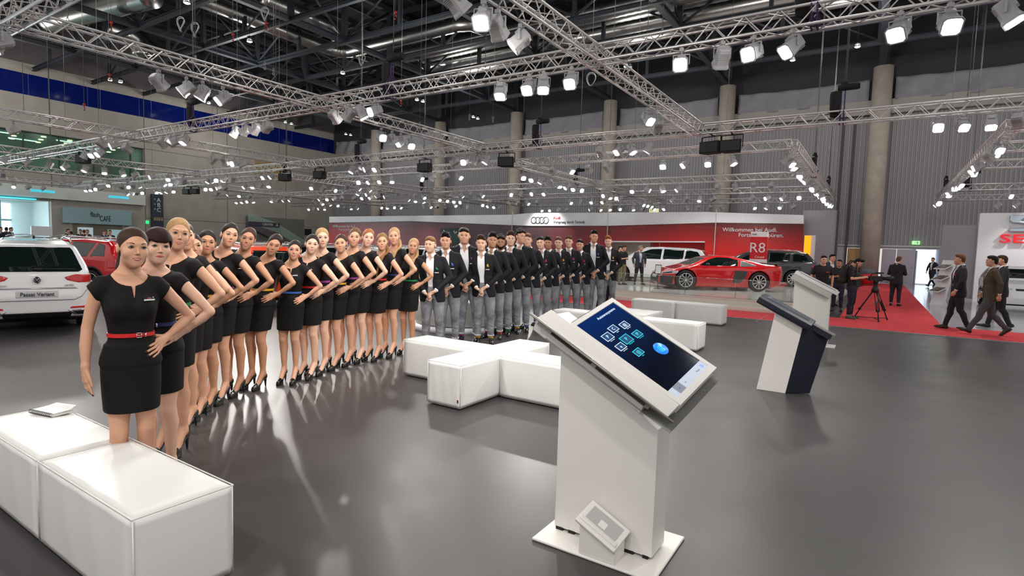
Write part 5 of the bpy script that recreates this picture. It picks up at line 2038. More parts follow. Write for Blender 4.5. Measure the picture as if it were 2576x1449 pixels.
def man_cuff(J, s_, lod):
    a = np.array(J['al'] if s_ > 0 else J['ar'])
    mb = MB()
    kn = np.array(J['kl'] if s_ > 0 else J['kr'])
    d = (kn - a) / np.linalg.norm(kn - a)
    q = Vector(d).to_track_quat('Z', 'Y').to_matrix().to_4x4()
    M = Matrix.Translation(a + d * .018) @ q
    mb.lathe([(.052, .0), (.0575, .0), (.0585, .03), (.053, .03)], 16, M, close=True)
    return arr(mb)

def man_sock(J, s_):
    a = np.array(J['al'] if s_ > 0 else J['ar'])
    mb = MB()
    mb.lathe([(.047, -.055), (.043, -.02), (.043, .05)], 14, Matrix.Translation(a + np.array([0, .004, 0])))
    return arr(mb)

def man_shoe(J, s_, lod):
    c = {0: .007, 1: .008, 2: .012}[lod]
    a, fp = foot_pts(J, s_)
    P = [fp(0, .035, -.060), fp(0, -.08, -.066), fp(0, -.185, -.078)]
    P = np.array(P)
    lo, hi = P.min(0) - .09, P.max(0) + .09
    fd = Field(axis_pts(lo[0], hi[0], c), axis_pts(lo[1], hi[1], c), axis_pts(max(lo[2], -.02) if J['bl'] == 0 else lo[2], hi[2], c))
    fd.chain([(*fp(0, .030, -.052), .043), (*fp(0, -.08, -.062), .042), (*fp(0, -.150, -.070), .036), (*fp(0, -.195, -.078), .026)], .03)
    fd.cap(fp(0, .0, -.03), fp(0, -.05, -.045), .042, .040, .02)
    fd.chain([(*fp(0, .035, -.088), .036), (*fp(0, -.10, -.088), .040), (*fp(0, -.19, -.088), .026)], .012)
    Rz = fp(0, 0, 0) - fp(0, 0, 1)
    def clip(X, Y, Z):
        h = (X - a[0]) * -Rz[0] + (Y - a[1]) * -Rz[1] + (Z - a[2]) * -Rz[2]
        return amax(h + .008, -.100 - h)
    fd.cut(clip)
    v, f = fd.mesh()
    return v, f, np.zeros(len(f), dtype=int)

def opening(Z):
    """half width of the open jacket front"""
    return np.interp(Z.ravel(), [.78, .92, 1.06, 1.15, 1.30, 1.46, 1.55], [.105, .055, .036, .040, .060, .060, .05]).reshape(1, 1, -1)

def man_jacket(J, lod, closed=False):
    c = {0: .0085, 1: .0105, 2: .015}[lod]
    fd = Field(*grid_for(J, c, .76, 1.60))
    fd.loft(M_TORSO, .018, .03)
    fd.loft([(.795, .188, .132, .008), (.86, .185, .130, .010), (.93, .182, .128, .010), (1.02, .174, .120, .004), (1.12, .166, .114, 0)], .010, .03)
    for sx in (-1, 1):
        fd.cap((sx * .15, .018, 1.480), (sx * .05, .03, 1.530), .044, .040, .05)
    for sx, S_, E_, W_ in ((1, J['sl'], J['el'], J['wl']), (-1, J['sr'], J['er'], J['wr'])):
        S_, E_, W_ = map(np.array, (S_, E_, W_))
        e = W_ + (E_ - W_) / np.linalg.norm(E_ - W_) * .045
        fd.chain([(*S_, .060), (*(S_ * .5 + E_ * .5), .060), (*E_, .054)], .015)
        fd.chain([(*E_, .054), (*(E_ * .6 + W_ * .4), .050), (*e, .041)], .012)
        fd.add(lambda X, Y, Z: np.sqrt((X - W_[0]) ** 2 + (Y - W_[1]) ** 2 + (Z - W_[2]) ** 2) - .040, W_ - .04, W_ + .04, .004, 'c')
    # lapels and collar
    if not closed:
        for sx in (-1, 1):
            fd.chain([(sx * .036, -.128, 1.12, .006), (sx * .066, -.128, 1.22, .013), (sx * .090, -.118, 1.34, .016), (sx * .080, -.085, 1.45, .013)], .015)
    fd.chain([(.078, -.05, 1.50, .012), (.085, .03, 1.545, .016), (.05, .085, 1.565, .016), (-.05, .085, 1.565, .016), (-.085, .03, 1.545, .016), (-.078, -.05, 1.50, .012)], .01)
    def clip(X, Y, Z):
        neck = np.sqrt(X ** 2 + (Y - .018) ** 2) - .078 + 0 * Z
        neck = np.maximum(neck, 1.50 - Z)
        op = amax(np.abs(X + (.0 if not closed else 9)) - opening(Z), Y + .03) + 0 * Z
        return amax(.80 - Z, -np.where(Z > 1.44, neck, 1), -op)
    fd.cut(clip, .010)
    v, f = fd.mesh()
    return v, f, np.zeros(len(f), dtype=int)

def man_shirt(J, lod, tee=False):
    c = {0: .0065, 1: .0078, 2: .014}[lod]
    fd = Field(*grid_for(J, c, .90 if not tee else .86, 1.62))
    fd.loft(M_TORSO, .006 if not tee else .014, .03)
    for sx in (-1, 1):
        fd.cap((sx * .15, .018, 1.482), (sx * .04, .03, 1.548), .036, .038, .05)
    if tee:
        for S_, E_ in ((J['sl'], J['el']), (J['sr'], J['er'])):
            S_, E_ = np.array(S_), np.array(E_)
            fd.chain([(*S_, .066), (*(S_ * .35 + E_ * .65), .060)], .02)
        def clip(X, Y, Z):
            neck = np.sqrt(X ** 2 + (Y - .012) ** 2 + ((Z - 1.575)) ** 2) - .085
            ends = -1 + 0 * X
            return amax(.94 - Z, -neck)
    else:
        def clip(X, Y, Z):
            neck = np.maximum(np.sqrt(X ** 2 + (Y - .012) ** 2) - np.interp(Z.ravel(), [1.45, 1.55, 1.6], [.04, .057, .060]).reshape(1, 1, -1), 1.47 - Z)
            v_ = amax(np.abs(X) - np.clip((Z - 1.43) * .36, 0, .06), Y - .0)
            return amax(.93 - Z, -neck, -np.where(Z > 1.43, v_, 1))
    fd.cut(clip)
    v, f = fd.mesh()
    return v, f, np.zeros(len(f), dtype=int)

def man_collar():
    """folded shirt collar: a band round the neck, open at the throat with two points"""
    n = 28
    V, F_ = [], []
    for i in range(n + 1):
        a = math.radians(-158 + 316 * i / n)             # 0 is the nape
        t = abs(a) / math.radians(158)
        cx_, cy_ = math.sin(a), math.cos(a)
        top = 1.598 - .040 * t * t
        pt = max(0, (t - .72) / .28)
        low = 1.552 - .022 * t - .040 * pt
        ri, ro = .062 - .004 * t, .070 + .010 * pt
        for r, z in ((ri, 1.515 - .01 * t), (ri + .001, top), (ri + .006, top + .001), (ro + .012, low), (ro + .006, low + .003), (ri + .006, top - .012), (ri + .006, 1.515 - .01 * t)):
            V.append((cx_ * r, .014 + cy_ * r * 1.04 - .012 * pt * (z < 1.57), z))
    for i in range(n):
        for k in range(6):
            q = i * 7 + k
            F_.append((q, q + 7, q + 8, q + 1))
    return arr(MB().add(V, F_, 0, True))

def man_wrist_cuff(J, s_):
    w, e = (J['wl'], J['el']) if s_ > 0 else (J['wr'], J['er'])
    w, e = Vector(w), Vector(e)
    mb = MB()
    d = (e - w).normalized()
    mb.lathe([(.033, .006), (.036, .012), (.036, .055)], 14, Matrix.Translation(w) @ d.to_track_quat('Z', 'Y').to_matrix().to_4x4())
    return arr(mb)

def man_hair(style, lod):
    c = {0: .005, 1: .0068, 2: .011}[lod]
    s = 1.03
    ox, oy, oz = M_CHIN
    fd = Field(axis_pts(-.13, .13, c), axis_pts(-.18, .20, c), axis_pts(1.58, 1.90, c))
    def P(x, y, z):
        return (ox + x * s, oy + y * s, oz + z * s)
    fd.ell(P(0, .020, .148), (.0825 * s, .098 * s, .087 * s), .01)
    fd.ell(P(0, .055, .085), (.060 * s, .055 * s, .055 * s), .03)
    if style in ('short', 'quiff', 'curly', 'swept'):
        fd.ell(P(0, -.002, .196), (.072 * s, .088 * s, .052 * s), .02)
    if style == 'quiff':
        fd.ell(P(0, -.055, .228), (.056 * s, .044 * s, .036 * s), .02)
    if style == 'swept':
        for i in range(5):
            fd.cap(P(-.045 + .022 * i, -.08, .200), P(-.020 + .022 * i, -.02, .242), .016, .016, .01)
    if style == 'curly':
        rng = random.Random(3)
        for i in range(46):
            u, v = rng.uniform(-PI, PI), rng.uniform(.15, 1.5)
            fd.ell(P(.078 * math.sin(u) * math.cos(v), -.092 * math.cos(u) * math.cos(v) + .012, .175 + .074 * math.sin(v)), (.019,) * 3, .010)
    def clip(X, Y, Z):
        y, z, x = (Y - oy) / s, (Z - oz) / s, (X - ox) / s
        front = .80 * (y + .084) + .60 * (z - .203 + 4 * x * x)
        temple = np.maximum(y + .012, z - .165)
        side = np.maximum(.105 - z, -.9 * (y - .045) * 1) * 1
        low = np.minimum(z - .105 + 0 * y, 9)
        low = np.maximum(z - .100, .7 * (y - .045) + .0 * z)
        return amax(-front + 0 * x, -np.minimum(temple, low) + 0 * x)
    fd.cut(clip, .006)
    if style == 'long':
        fd.chain([(*P(0, .10, .15), .034), (*P(-.02, .135, .08), .030), (*P(-.03, .12, .0), .022), (*P(-.03, .10, -.02), .012)], .02)
    v, f = fd.mesh()
    return v, f, np.zeros(len(f), dtype=int)

def man_beard(lod):
    c = {0: .005, 1: .0066, 2: .011}[lod]
    s = 1.03
    ox, oy, oz = M_CHIN
    fd = Field(axis_pts(-.10, .10, c), axis_pts(-.16, .05, c), axis_pts(1.55, 1.72, c))
    head_field(fd, M_CHIN, 1.03, True)
    fd.d = fd.d - .0035
    def clip(X, Y, Z):
        y, z, x = (Y - oy) / s, (Z - oz) / s, (X - ox) / s
        top = z - (.064 + 14 * np.maximum(np.abs(x) - .02, 0) ** 2 * 1.0 + np.clip((y + .06) * .45, 0, .04)) + .010
        mouth = np.sqrt((x / .023) ** 2 + ((z - .050) / .0095) ** 2) - 1
        return amax(top, -mouth * .01 + 0 * y, y - .0)
    fd.cut(clip, .006)
    v, f = fd.mesh()
    return v, f, np.zeros(len(f), dtype=int)

def square_arrays(seed):
    """puffed pocket handkerchief"""
    rng = random.Random(seed)
    fd = Field(axis_pts(.055, .165, .005), axis_pts(-.165, -.075, .005), axis_pts(1.29, 1.41, .005))
    fd.ell((.108, -.118, 1.322), (.026, .014, .014), .01)
    for i in range(4):
        fd.cap((.108, -.122, 1.33), (.108 + rng.uniform(-.020, .020), -.126, 1.348 + rng.uniform(0, .022)), .011, .003, .008)
    v, f = fd.mesh()
    return v, f, np.zeros(len(f), dtype=int)

def build_man(F, yaw, H, hairstyle, hair, skin, lod, pose='clasp', lean=(0, 0), head=(0, 0, 0), width=1.0, jacket=M_JACKET, trousers=M_DENIM, shirt=M_SHIRT,
              socks=None, square=None, beard=False, badge=False, tee=None, smile=False, cuffs=False, shoe=M_PATENT):
    J = man_pose(pose)
    sz = H / 1.83
    sx = (0.4 + 0.6 * sz) * width
    p = dict(neck=(1.505, 1.592, .01), head=tuple(math.radians(a) for a in head), lean=lean, bend0=.60, bend1=1.65, s=(sx, sz))
    K = (pose, lod)
    o = part('person', cached(('mb', K, smile), lambda: man_body(J, lod, smile=smile)),
             [skin_mat(skin), M_LIPM, M_EYE, M_IRIS, mat('brow_' + hair, tuple(c * .6 for c in HAIR[hair]), .6)], p)
    place_person(o, F, yaw)
    if tee:
        part('shirt', cached(('mtee', K), lambda: man_shirt(J, lod, True)), [tee], p, o)
    else:
        sh_ = part('shirt', cached(('msh', K), lambda: man_shirt(J, lod)), [shirt], p, o)
        part('collar', cached('mcol', man_collar), [shirt], p, sh_)
        part('jacket', cached(('mj', K), lambda: man_jacket(J, lod)), [jacket], p, o)
        for s_ in (1, -1):
            part('shirt_cuff', man_wrist_cuff(J, s_), [shirt], p, o)
    part('trousers', cached(('mt', K), lambda: man_trousers(J, lod)), [trousers], p, o)
    for s_ in (1, -1):
        part('shoe', cached(('ms', K, s_), lambda: man_shoe(J, s_, lod)), [shoe], p, o)
        if cuffs:
            part('trouser_cuff', man_cuff(J, s_, lod), [M_CUFF], p, o)
        if socks:
            part('sock', man_sock(J, s_), [bright_mat(socks)], p, o)
    if hairstyle:
        part('hair', cached(('mh', hairstyle, lod), lambda: man_hair(hairstyle, lod)), [hair_mat(hair)], p, o)
    if beard:
        part('beard', cached(('mbe', lod), lambda: man_beard(lod)), [hair_mat(hair)], p, o)
    if square:
        part('pocket_square', cached(('sq', square), lambda: square_arrays(square)), [bright_mat(square)], p, o)
    if badge:
        n = part('name_badge', cached('mbadge', lambda: badge_arrays(.108, -.146, 1.275, .066, .024, .22)), [M_BADGE, M_WHITE, bright_mat('red'), bright_mat('yellow')], p, o)
        n.data.polygons.foreach_set('use_smooth', [False] * len(n.data.polygons))
    return o

def px_man(foot_px, head_px, top_px, yaw_deg, **kw):
    """the pixel of the feet gives the spot, the pixel of the crown the height"""
    F = at_z(*foot_px)[:2]
    dist = math.hypot(*F)
    r = ray(head_px, top_px)
    H = HC + r[2] / math.hypot(r[0], r[1]) * dist
    yaw = face_cam(*F) + math.radians(yaw_deg)
    ln = local_lean(F, yaw, head_px, top_px + 20, H, 1.0)
    lim = kw.pop('lim', .10)
    kw['lean'] = (max(-lim, min(lim, ln[0])), max(-.08, min(.08, ln[1])))
    return build_man(F, yaw, H, **kw)

# ---------------------------------------------------------------- the row of hostesses, from the near end
# feet px, crown px, yaw, hair style, hair, skin, belt, label, extras
WOMEN = [
    ((338, 1292), (326, 570), 6, 'pony', 'brown', 'light', 'red', 'brown-haired woman with a ponytail and red belt at the near end of the row', dict(lod=0, hang=True, head=(3, 8, 0))),
    ((402, 1222), (386, 570), -30, 'bangs', 'auburn', 'fair', 'navy', 'woman with a dark fringe in a black dress, second from the near end', dict(lod=0, head=(4, 40, 2), smile=False)),
    ((436, 1138), (437, 545), -28, 'bun', 'blonde', 'light', 'green', 'blonde woman with pulled-back hair and a green belt, third from the near end', dict(lod=0, head=(6, 36, 0))),
    ((462, 1078), (466, 556), -30, 'bun', 'black', 'light', 'purple', 'black-haired woman partly hidden behind the near blonde woman', dict(head=(-8, 40, 0))),
    ((490, 1050), (487, 585), -30, 'bun', 'dark', 'light', 'blue', 'short dark-haired woman fifth along the row, only her face and legs showing', dict(head=(-6, 40, 0))),
    ((518, 1026), (514, 577), -30, 'bun', 'dark', 'tan', 'yellow', 'dark-haired woman with dark lips sixth along the row', dict(head=(5, 35, 0), smile=False)),
    ((548, 1010), (565, 558), -30, 'bun', 'dark', 'light', 'purple', 'tall dark-haired woman with a purple belt and pearl earring', dict(head=(10, 42, 0), smile=False)),
    ((588, 992), (614, 570), -34, 'bun', 'brown', 'tan', 'green', 'brown-haired smiling woman with a green belt beside the tall dark-haired one', dict(head=(9, 32, 0))),
    ((645, 975), (679, 585), -34, 'bun', 'dark', 'tan', 'yellow', 'dark-haired woman with closed eyes and a yellow belt', dict(head=(12, 34, 8), smile=False, closed=True)),
    ((728, 962), (737, 603), -18, 'bun', 'dark', 'light', 'blue', 'shortest woman of the row, with a light blue belt', dict(hang=True, head=(5, 16, 0))),
    ((776, 950), (778, 588), -30, 'bun', 'dark', 'fair', 'red', 'pale dark-haired woman with a red belt beside the shortest one', dict(head=(8, 34, 0))),
    ((803, 940), (808, 572), -32, 'bun', 'blonde', 'fair', 'purple', 'blonde woman with pulled-back hair and a purple belt mid row', dict(head=(0, 38, 0))),
    ((835, 928), (861, 588), -34, 'pony', 'brown', 'light', 'yellow', 'brown-haired woman with a yellow belt whose head tilts towards the near end', dict(head=(-9, 26, 0))),
    ((868, 918), (889, 572), -32, 'pony', 'lightbrown', 'light', 'purple', 'light-brown-haired woman with a purple belt in front of the red welcome panel', dict(head=(2, 30, 0))),
    ((898, 910), (920, 574), -32, 'pony', 'ginger', 'fair', 'blue', 'ginger-haired woman with a blue belt', dict(head=(5, 40, 0))),
    ((940, 905), (962, 585), -30, 'front', 'darkblonde', 'light', 'red', 'woman with dark roots and long honey-coloured hair over her shoulder, red belt', dict(head=(-6, 30, 0))),
    ((978, 897), (993, 571), -30, 'front', 'blonde', 'light', 'navy', 'tall blonde woman with long hair over her shoulder', dict(head=(-5, 24, 0), smile=False)),
    ((1024, 890), (1036, 598), -22, 'front', 'blonde', 'tan', 'green', 'short blonde woman with a green belt beside the first man', dict(head=(6, 18, 0))),
]
for fp_, (hx, hy), yw, st, hr, sk, bl, lb, kw in WOMEN:
    make_woman(fp_, hx, hy, yw, st, hr, sk, bl, lb, **kw)

# ---------------------------------------------------------------- the row of hosts, from the women outwards
MEN = [
    ((1087, 882), (1083, 596), -10, 'short', 'darkblonde', 'fair', 'green', 'fair-haired man with a green pocket square, first in the row of men', dict(head=(4, -10, 0))),
    ((1127, 870), (1121, 587), -8, 'quiff', 'black', 'light', 'blue', 'black-haired man with a light blue pocket square next to the fair-haired first man', dict(head=(2, 4, 0))),
    ((1178, 858), (1162, 574), -6, 'short', 'dark', 'light', 'pink', 'broad tall man with a magenta pocket square', dict(smile=True, width=1.12, head=(3, 6, 0), pose='apart')),
    ((1217, 862), (1210, 594), -8, 'quiff', 'brown', 'fair', 'yellow', 'brown-haired man with a loose shirt and yellow pocket square behind the cross-shaped bench', dict(head=(3, 5, 0))),
    ((1240, 850), (1236, 587), -14, 'quiff', 'black', 'tan', 'red', 'black-haired man with a tall black quiff and a red pocket square', dict(head=(5, 22, 0))),
    ((1262, 842), (1258, 592), -14, 'curly', 'dark', 'olive', 'green', 'bearded man with curly dark hair and a green pocket square', dict(beard=True, head=(3, 16, 4))),
    ((1285, 836), (1283, 584), -14, 'quiff', 'brown', 'fair', 'yellow', 'smiling brown-haired man with a wristwatch and a yellow pocket square', dict(smile=True, head=(3, 20, 0))),
    ((1308, 832), (1307, 578), -14, 'curly', 'dark', 'light', 'blue', 'tall curly-haired man turned in profile with a blue pocket square', dict(smile=True, head=(0, 52, 0))),
    ((1334, 826), (1328, 588), -12, 'short', 'lightbrown', 'fair', 'pink', 'close-cropped man with a magenta pocket square, behind the touchscreen edge', dict(head=(0, 6, 0))),
    ((1362, 818), (1363, 596), -12, 'short', 'dark', 'fair', 'red', 'man with receding dark hair and a red pocket square', dict(head=(-6, 0, 0))),
    ((1382, 812), (1379, 597), -12, 'quiff', 'black', 'olive', 'blue', 'man in the dark jacket half hidden behind the one with receding hair', dict(head=(0, 8, 0))),
    ((1410, 806), (1402, 597), -10, 'short', 'lightbrown', 'fair', 'yellow', 'light-haired man with a yellow pocket square behind the touchscreen', dict(head=(2, 5, 0))),
    ((1435, 804), (1431, 594), -10, 'swept', 'lightbrown', 'fair', 'pink', 'tousle-haired man with a pink pocket square behind the touchscreen', dict(head=(3, 4, 0))),
    ((1462, 800), (1457, 603), -10, 'short', 'dark', 'light', 'red', 'short dark-haired man with a red pocket square behind the touchscreen', dict(head=(4, 6, 0))),
    ((1496, 796), (1485, 580), -8, 'quiff', 'dark', 'light', 'blue', 'tallest man near the far end of the row, blue pocket square', dict(head=(3, 22, 4))),
    ((1527, 790), (1532, 595), -4, 'quiff', 'ginger', 'fair', 'yellow', 'ginger-haired man with a yellow pocket square at the far end of the row', dict(head=(-4, -4, 0))),
]
for fp_, (hx, hy), yw, st, hr, sk, sq, lb, kw in MEN:
    kw = dict(kw)
    if kw.get('pose') == 'apart':
        kw['pose'] = 'clasp'
    o = px_man(fp_, hx, hy, yw, hairstyle=st, hair=hr, skin=sk, lod=1, pose=kw.pop('pose', 'clasp'), socks=sq, square=sq, badge=True, cuffs=True, **kw)
    tag(o, lb, 'person', 'hosts in dark jackets and grey jeans lined up in a row')

# ================================================================ cars
# local axes: +x ahead, +y the car's left, z up; origin on the ground under the middle
def poly_sdf(P, U, V):
    """signed distance to a closed 2D outline, arrays U, V of one shape"""
    P = np.array(P, float)
    d = np.full(np.broadcast(U, V).shape, 1e9)
    s = np.ones_like(d)
    n = len(P)
    for i in range(n):
        a, b = P[i], P[i - 1]
        ex, ey = b[0] - a[0], b[1] - a[1]
        wx, wy = U - a[0], V - a[1]
        t = np.clip((wx * ex + wy * ey) / max(ex * ex + ey * ey, 1e-12), 0, 1)
        bx, by = wx - ex * t, wy - ey * t
        d = np.minimum(d, bx * bx + by * by)
        c1 = V >= a[1]
        c2 = V < b[1]
        c3 = ex * wy > ey * wx
        fl = (c1 & c2 & c3) | (~c1 & ~c2 & ~c3)
        s = np.where(fl, -s, s)
    return s * np.sqrt(d)

def smax(a, b, k):
    h = np.maximum(k - np.abs(a - b), 0) / k
    return np.maximum(a, b) + h * h * k * .25

class Car:
    def __init__(s, side, hw, plan, wheels, wr, k=.10, blist=()):
        s.side, s.hw, s.plan, s.wheels, s.wr, s.k = side, np.array(hw, float), np.array(plan, float), wheels, wr, k
        s.blist = blist
    def fn(s, X, Y, Z, arch=True):
        d2 = poly_sdf(s.side, X[:, :, :] + 0 * Z, Z + 0 * X)          # (nx,1,nz)
        w = np.abs(Y) - np.interp(Z.ravel(), s.hw[:, 0], s.hw[:, 1]).reshape(1, 1, -1)
        p = np.abs(Y) - np.interp(X.ravel(), s.plan[:, 0], s.plan[:, 1]).reshape(-1, 1, 1)
        d = smax(smax(d2 + 0 * Y, w * .93, s.k), p * .95, s.k)
        for (c, ax_, dx) in s.blist:                                     # side scoops / creases: (centre, radii, depth)
            q = np.sqrt(((X - c[0]) / ax_[0]) ** 2 + ((Z - c[1]) / ax_[1]) ** 2)
            d = d + dx * np.exp(-q * q * 1.5) * (np.abs(Y) > .4)
        if arch:
            for wx in s.wheels:
                r = np.sqrt((X - wx) ** 2 + (Z - s.wr) ** 2) - (s.wr + .055)
                a = np.maximum(r, .50 - np.abs(Y))
                d = np.maximum(d, -a)
        return d
    def grid(s, lo, hi, st):
        return [np.arange(lo[i], hi[i] + st, st, dtype=np.float32) for i in range(3)]
    def body(s, st):
        P = np.array(s.side)
        W_ = s.hw[:, 1].max() + .08
        ax = s.grid((P[:, 0].min() - .08, -W_, P[:, 1].min() - .08), (P[:, 0].max() + .08, W_, P[:, 1].max() + .08), st)
        d = s.fn(ax[0].reshape(-1, 1, 1), ax[1].reshape(1, -1, 1), ax[2].reshape(1, 1, -1))
        return nets(d, ax)
    def shell(s, view, poly, off, st=.012, sgn=1, deep=.06, k=.006, reach=None):
        """a piece of the body's skin, raised by off, inside an outline seen from the side, front, rear or top"""
        P = np.array(poly, float)
        a, b = P.min(0) - .04, P.max(0) + .04
        S_ = np.array(s.side)
        W_ = s.hw[:, 1].max() + .06
        if view == 'side':
            lo, hi = (a[0], .30 if sgn > 0 else -W_, a[1]), (b[0], W_ if sgn > 0 else -.30, b[1])
        elif view in ('rear', 'front'):
            x0, x1 = (S_[:, 0].min() - .05, S_[:, 0].min() + 1.2) if view == 'rear' else (S_[:, 0].max() - 1.9, S_[:, 0].max() + .05)
            if reach:
                x0, x1 = (x0, S_[:, 0].min() + reach) if view == 'rear' else (S_[:, 0].max() - reach, x1)
            lo, hi = (x0, a[0], a[1]), (x1, b[0], b[1])
        else:
            lo, hi = (a[0], a[1], .6), (b[0], b[1], S_[:, 1].max() + .05)
        ax = s.grid(lo, hi, st)
        X, Y, Z = ax[0].reshape(-1, 1, 1), ax[1].reshape(1, -1, 1), ax[2].reshape(1, 1, -1)
        d = s.fn(X, Y, Z) - off
        U, V = {'side': (X + 0 * Z, Z + 0 * X), 'rear': (Y + 0 * Z, Z + 0 * Y), 'front': (Y + 0 * Z, Z + 0 * Y), 'top': (X + 0 * Y, Y + 0 * X)}[view]
        m = poly_sdf(P, U, V)
        d = np.maximum(smax(d, m + 0 * d, k), -(d + deep))
        for q in range(3):                       # close the piece at the edge of its grid
            sl = [slice(None)] * 3
            for e in (0, -1):
                sl[q] = e
                d[tuple(sl)] = np.maximum(d[tuple(sl)], .01)
        return nets(d, ax)

def car_paint(name, col, rough=.25):
    return mat(name, col, rough, spec=.5, coat=1.0)
M_GLASSCAR = mat('car_glass', rgb(14, 26, 26), .03, spec=.8, coat=.5)
M_TYRE = mat('tyre_rubber', rgb(22, 22, 23), .75)
M_ALLOY = mat('alloy', (.72, .72, .74), .25, metal=1.0)
M_PLASTIC = mat('dark_plastic', rgb(28, 28, 30), .5)
M_CHROME = mat('chrome', (.82, .82, .84), .08, metal=1.0)
M_TAIL = mat('tail_lens', rgb(150, 8, 14), .08, coat=.8, emit=(.8, .02, .02), estr=.15)
M_LENS = mat('head_lens', rgb(170, 176, 184), .05, coat=.8)
M_PLATE = mat('plate_grey', rgb(190, 190, 194), .4)
M_INK = mat('black_ink', rgb(20, 20, 22), .5)
M_TYREIN = mat('wheel_black', rgb(10, 10, 11), .9)  # even near-black for brake discs and underbodies

def wheel(parent, x, y, r, w, spokes=10, alloy=M_ALLOY, fine=True):
    sgn = 1 if y > 0 else -1
    M = Matrix.Translation((x, y, r)) @ Matrix.Rotation(-sgn * PI / 2, 4, 'X')      # z of the wheel points outwards
    t = MB()
    rr = r * .72
    t.lathe([(rr, -w / 2), (r * .95, -w / 2), (r, -w * .36), (r, w * .36), (r * .95, w / 2), (rr * 1.02, w / 2), (rr, w * .4)], 36, M, close=True)
    o = t.build('tyre', M_TYRE, parent, smooth=True)
    a = MB()
    a.lathe([(rr * 1.03, w * .40), (rr * 1.03, w * .49), (rr * .95, w * .50), (rr * .90, w * .42), (rr * .88, -w * .3)], 36, M)
    a.lathe([(.0001, w * .46), (r * .11, w * .46), (r * .14, w * .40), (r * .14, w * .1)], 20, M)
    for i in range(spokes):
        t0 = 2 * PI * i / spokes
        for dt in ((-.10, .10) if fine else (0,)):
            b = Matrix.Rotation(t0, 4, 'Z')
            hw_ = r * .028 if fine else r * .06
            p0, p1 = Vector((r * .11, dt * r * .35, w * .41)), Vector((rr * .96, dt * r * 1.9, w * .43))
            q = (p1 - p0)
            nrm = Vector((-q.y, q.x, 0)).normalized() * hw_
            v = [p0 - nrm, p1 - nrm, p1 + nrm, p0 + nrm]
            v = v + [c - Vector((0, 0, .03)) for c in v]
            a.add([M @ b @ c for c in v], [(0, 1, 2, 3), (7, 6, 5, 4), (0, 4, 5, 1), (1, 5, 6, 2), (2, 6, 7, 3), (3, 7, 4, 0)])
    a.build('rim', alloy, o)
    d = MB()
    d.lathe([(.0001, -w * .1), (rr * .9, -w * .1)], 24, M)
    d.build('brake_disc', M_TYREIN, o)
    return o

def car_obj(name, car, loc, heading, label, group, paint, st=.025, cat='car'):
    root = empty(name, loc, heading, label, cat, group)
    v, f = car.body(st)
    link('body', raw_mesh('body', v, f, [paint]), root)
    P = np.array(car.side)
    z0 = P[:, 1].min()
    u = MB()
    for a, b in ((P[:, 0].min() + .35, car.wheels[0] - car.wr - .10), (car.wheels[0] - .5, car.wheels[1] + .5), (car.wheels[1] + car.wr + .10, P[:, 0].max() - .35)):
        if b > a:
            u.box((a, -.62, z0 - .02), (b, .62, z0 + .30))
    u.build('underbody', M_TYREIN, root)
    return root

def cpart(root, name, car, view, poly, off, m, sgn=1, st=.014, parent=None, both=False, **kw):
    if both and view == 'side':
        for s_ in (1, -1):
            v, f = car.shell(view, poly, off, st, s_, **kw)
            o = link(name, raw_mesh(name, v, f, [m]), parent or root)
        return o
    if both:
        for P in (poly, [(-y, z) for y, z in poly]):
            v, f = car.shell(view, P, off, st, 1, **kw)
            o = link(name, raw_mesh(name, v, f, [m]), parent or root)
        return o
    v, f = car.shell(view, poly, off, st, sgn, **kw)
    return link(name, raw_mesh(name, v, f, [m]), parent or root)

ESTATE = Car([(-2.36, .34), (-2.40, .60), (-2.35, .98), (-2.22, 1.08), (-1.92, 1.44), (-1.60, 1.50), (-.2, 1.535), (.35, 1.50), (.80, 1.30), (1.28, 1.00), (2.05, .86),
              (2.32, .70), (2.38, .45), (2.30, .22), (1.9, .19), (-2.0, .20), (-2.28, .26)],
             [(.15, .86), (.35, .90), (.62, .915), (.92, .905), (1.02, .87), (1.42, .66), (1.52, .56)],
             [(-2.42, .68), (-2.36, .80), (-2.2, .87), (-1.6, .92), (1.4, .92), (2.0, .86), (2.25, .74), (2.40, .48)], (-1.42, 1.36), .335, .09)
HATCH = Car([(-1.94, .36), (-1.98, .62), (-1.92, .95), (-1.72, 1.34), (-1.52, 1.47), (-.6, 1.52), (.25, 1.49), (.72, 1.28), (1.12, 1.02), (1.70, .90),
             (1.98, .74), (2.04, .45), (1.95, .24), (1.6, .21), (-1.6, .22), (-1.88, .28)],
            [(.15, .82), (.35, .85), (.62, .865), (.92, .855), (1.02, .82), (1.42, .60), (1.52, .52)],
            [(-2.0, .60), (-1.92, .74), (-1.75, .82), (-1.3, .86), (1.2, .86), (1.7, .80), (1.95, .66), (2.06, .40)], (-1.18, 1.30), .325, .09)
SUPER = Car([(-2.18, .40), (-2.22, .62), (-2.16, .90), (-2.02, .955), (-1.55, .985), (-.95, 1.13), (-.35, 1.235), (.15, 1.245), (.52, 1.17), (1.18, .86), (1.70, .73), (2.06, .60),
             (2.20, .46), (2.22, .30), (2.12, .15), (1.5, .12), (-1.6, .12), (-2.05, .20)],
            [(.10, .93), (.28, .955), (.55, .97), (.74, .955), (.86, .88), (1.05, .72), (1.24, .54)],
            [(-2.24, .76), (-2.1, .88), (-1.4, .97), (-.3, .945), (.6, .945), (1.3, .965), (1.8, .90), (2.1, .72), (2.24, .50)], (-1.30, 1.35), .345, .085,
            [((-.62, .52), (.30, .24), .045), ((.45, .50), (.55, .10), .012)])

def side_windows(root, car, polys, m=M_GLASSCAR, st=.016):
    for P in polys:
        cpart(root, 'side_window', car, 'side', P, .004 if st < .02 else .010, m, both=True, st=min(st, .022))

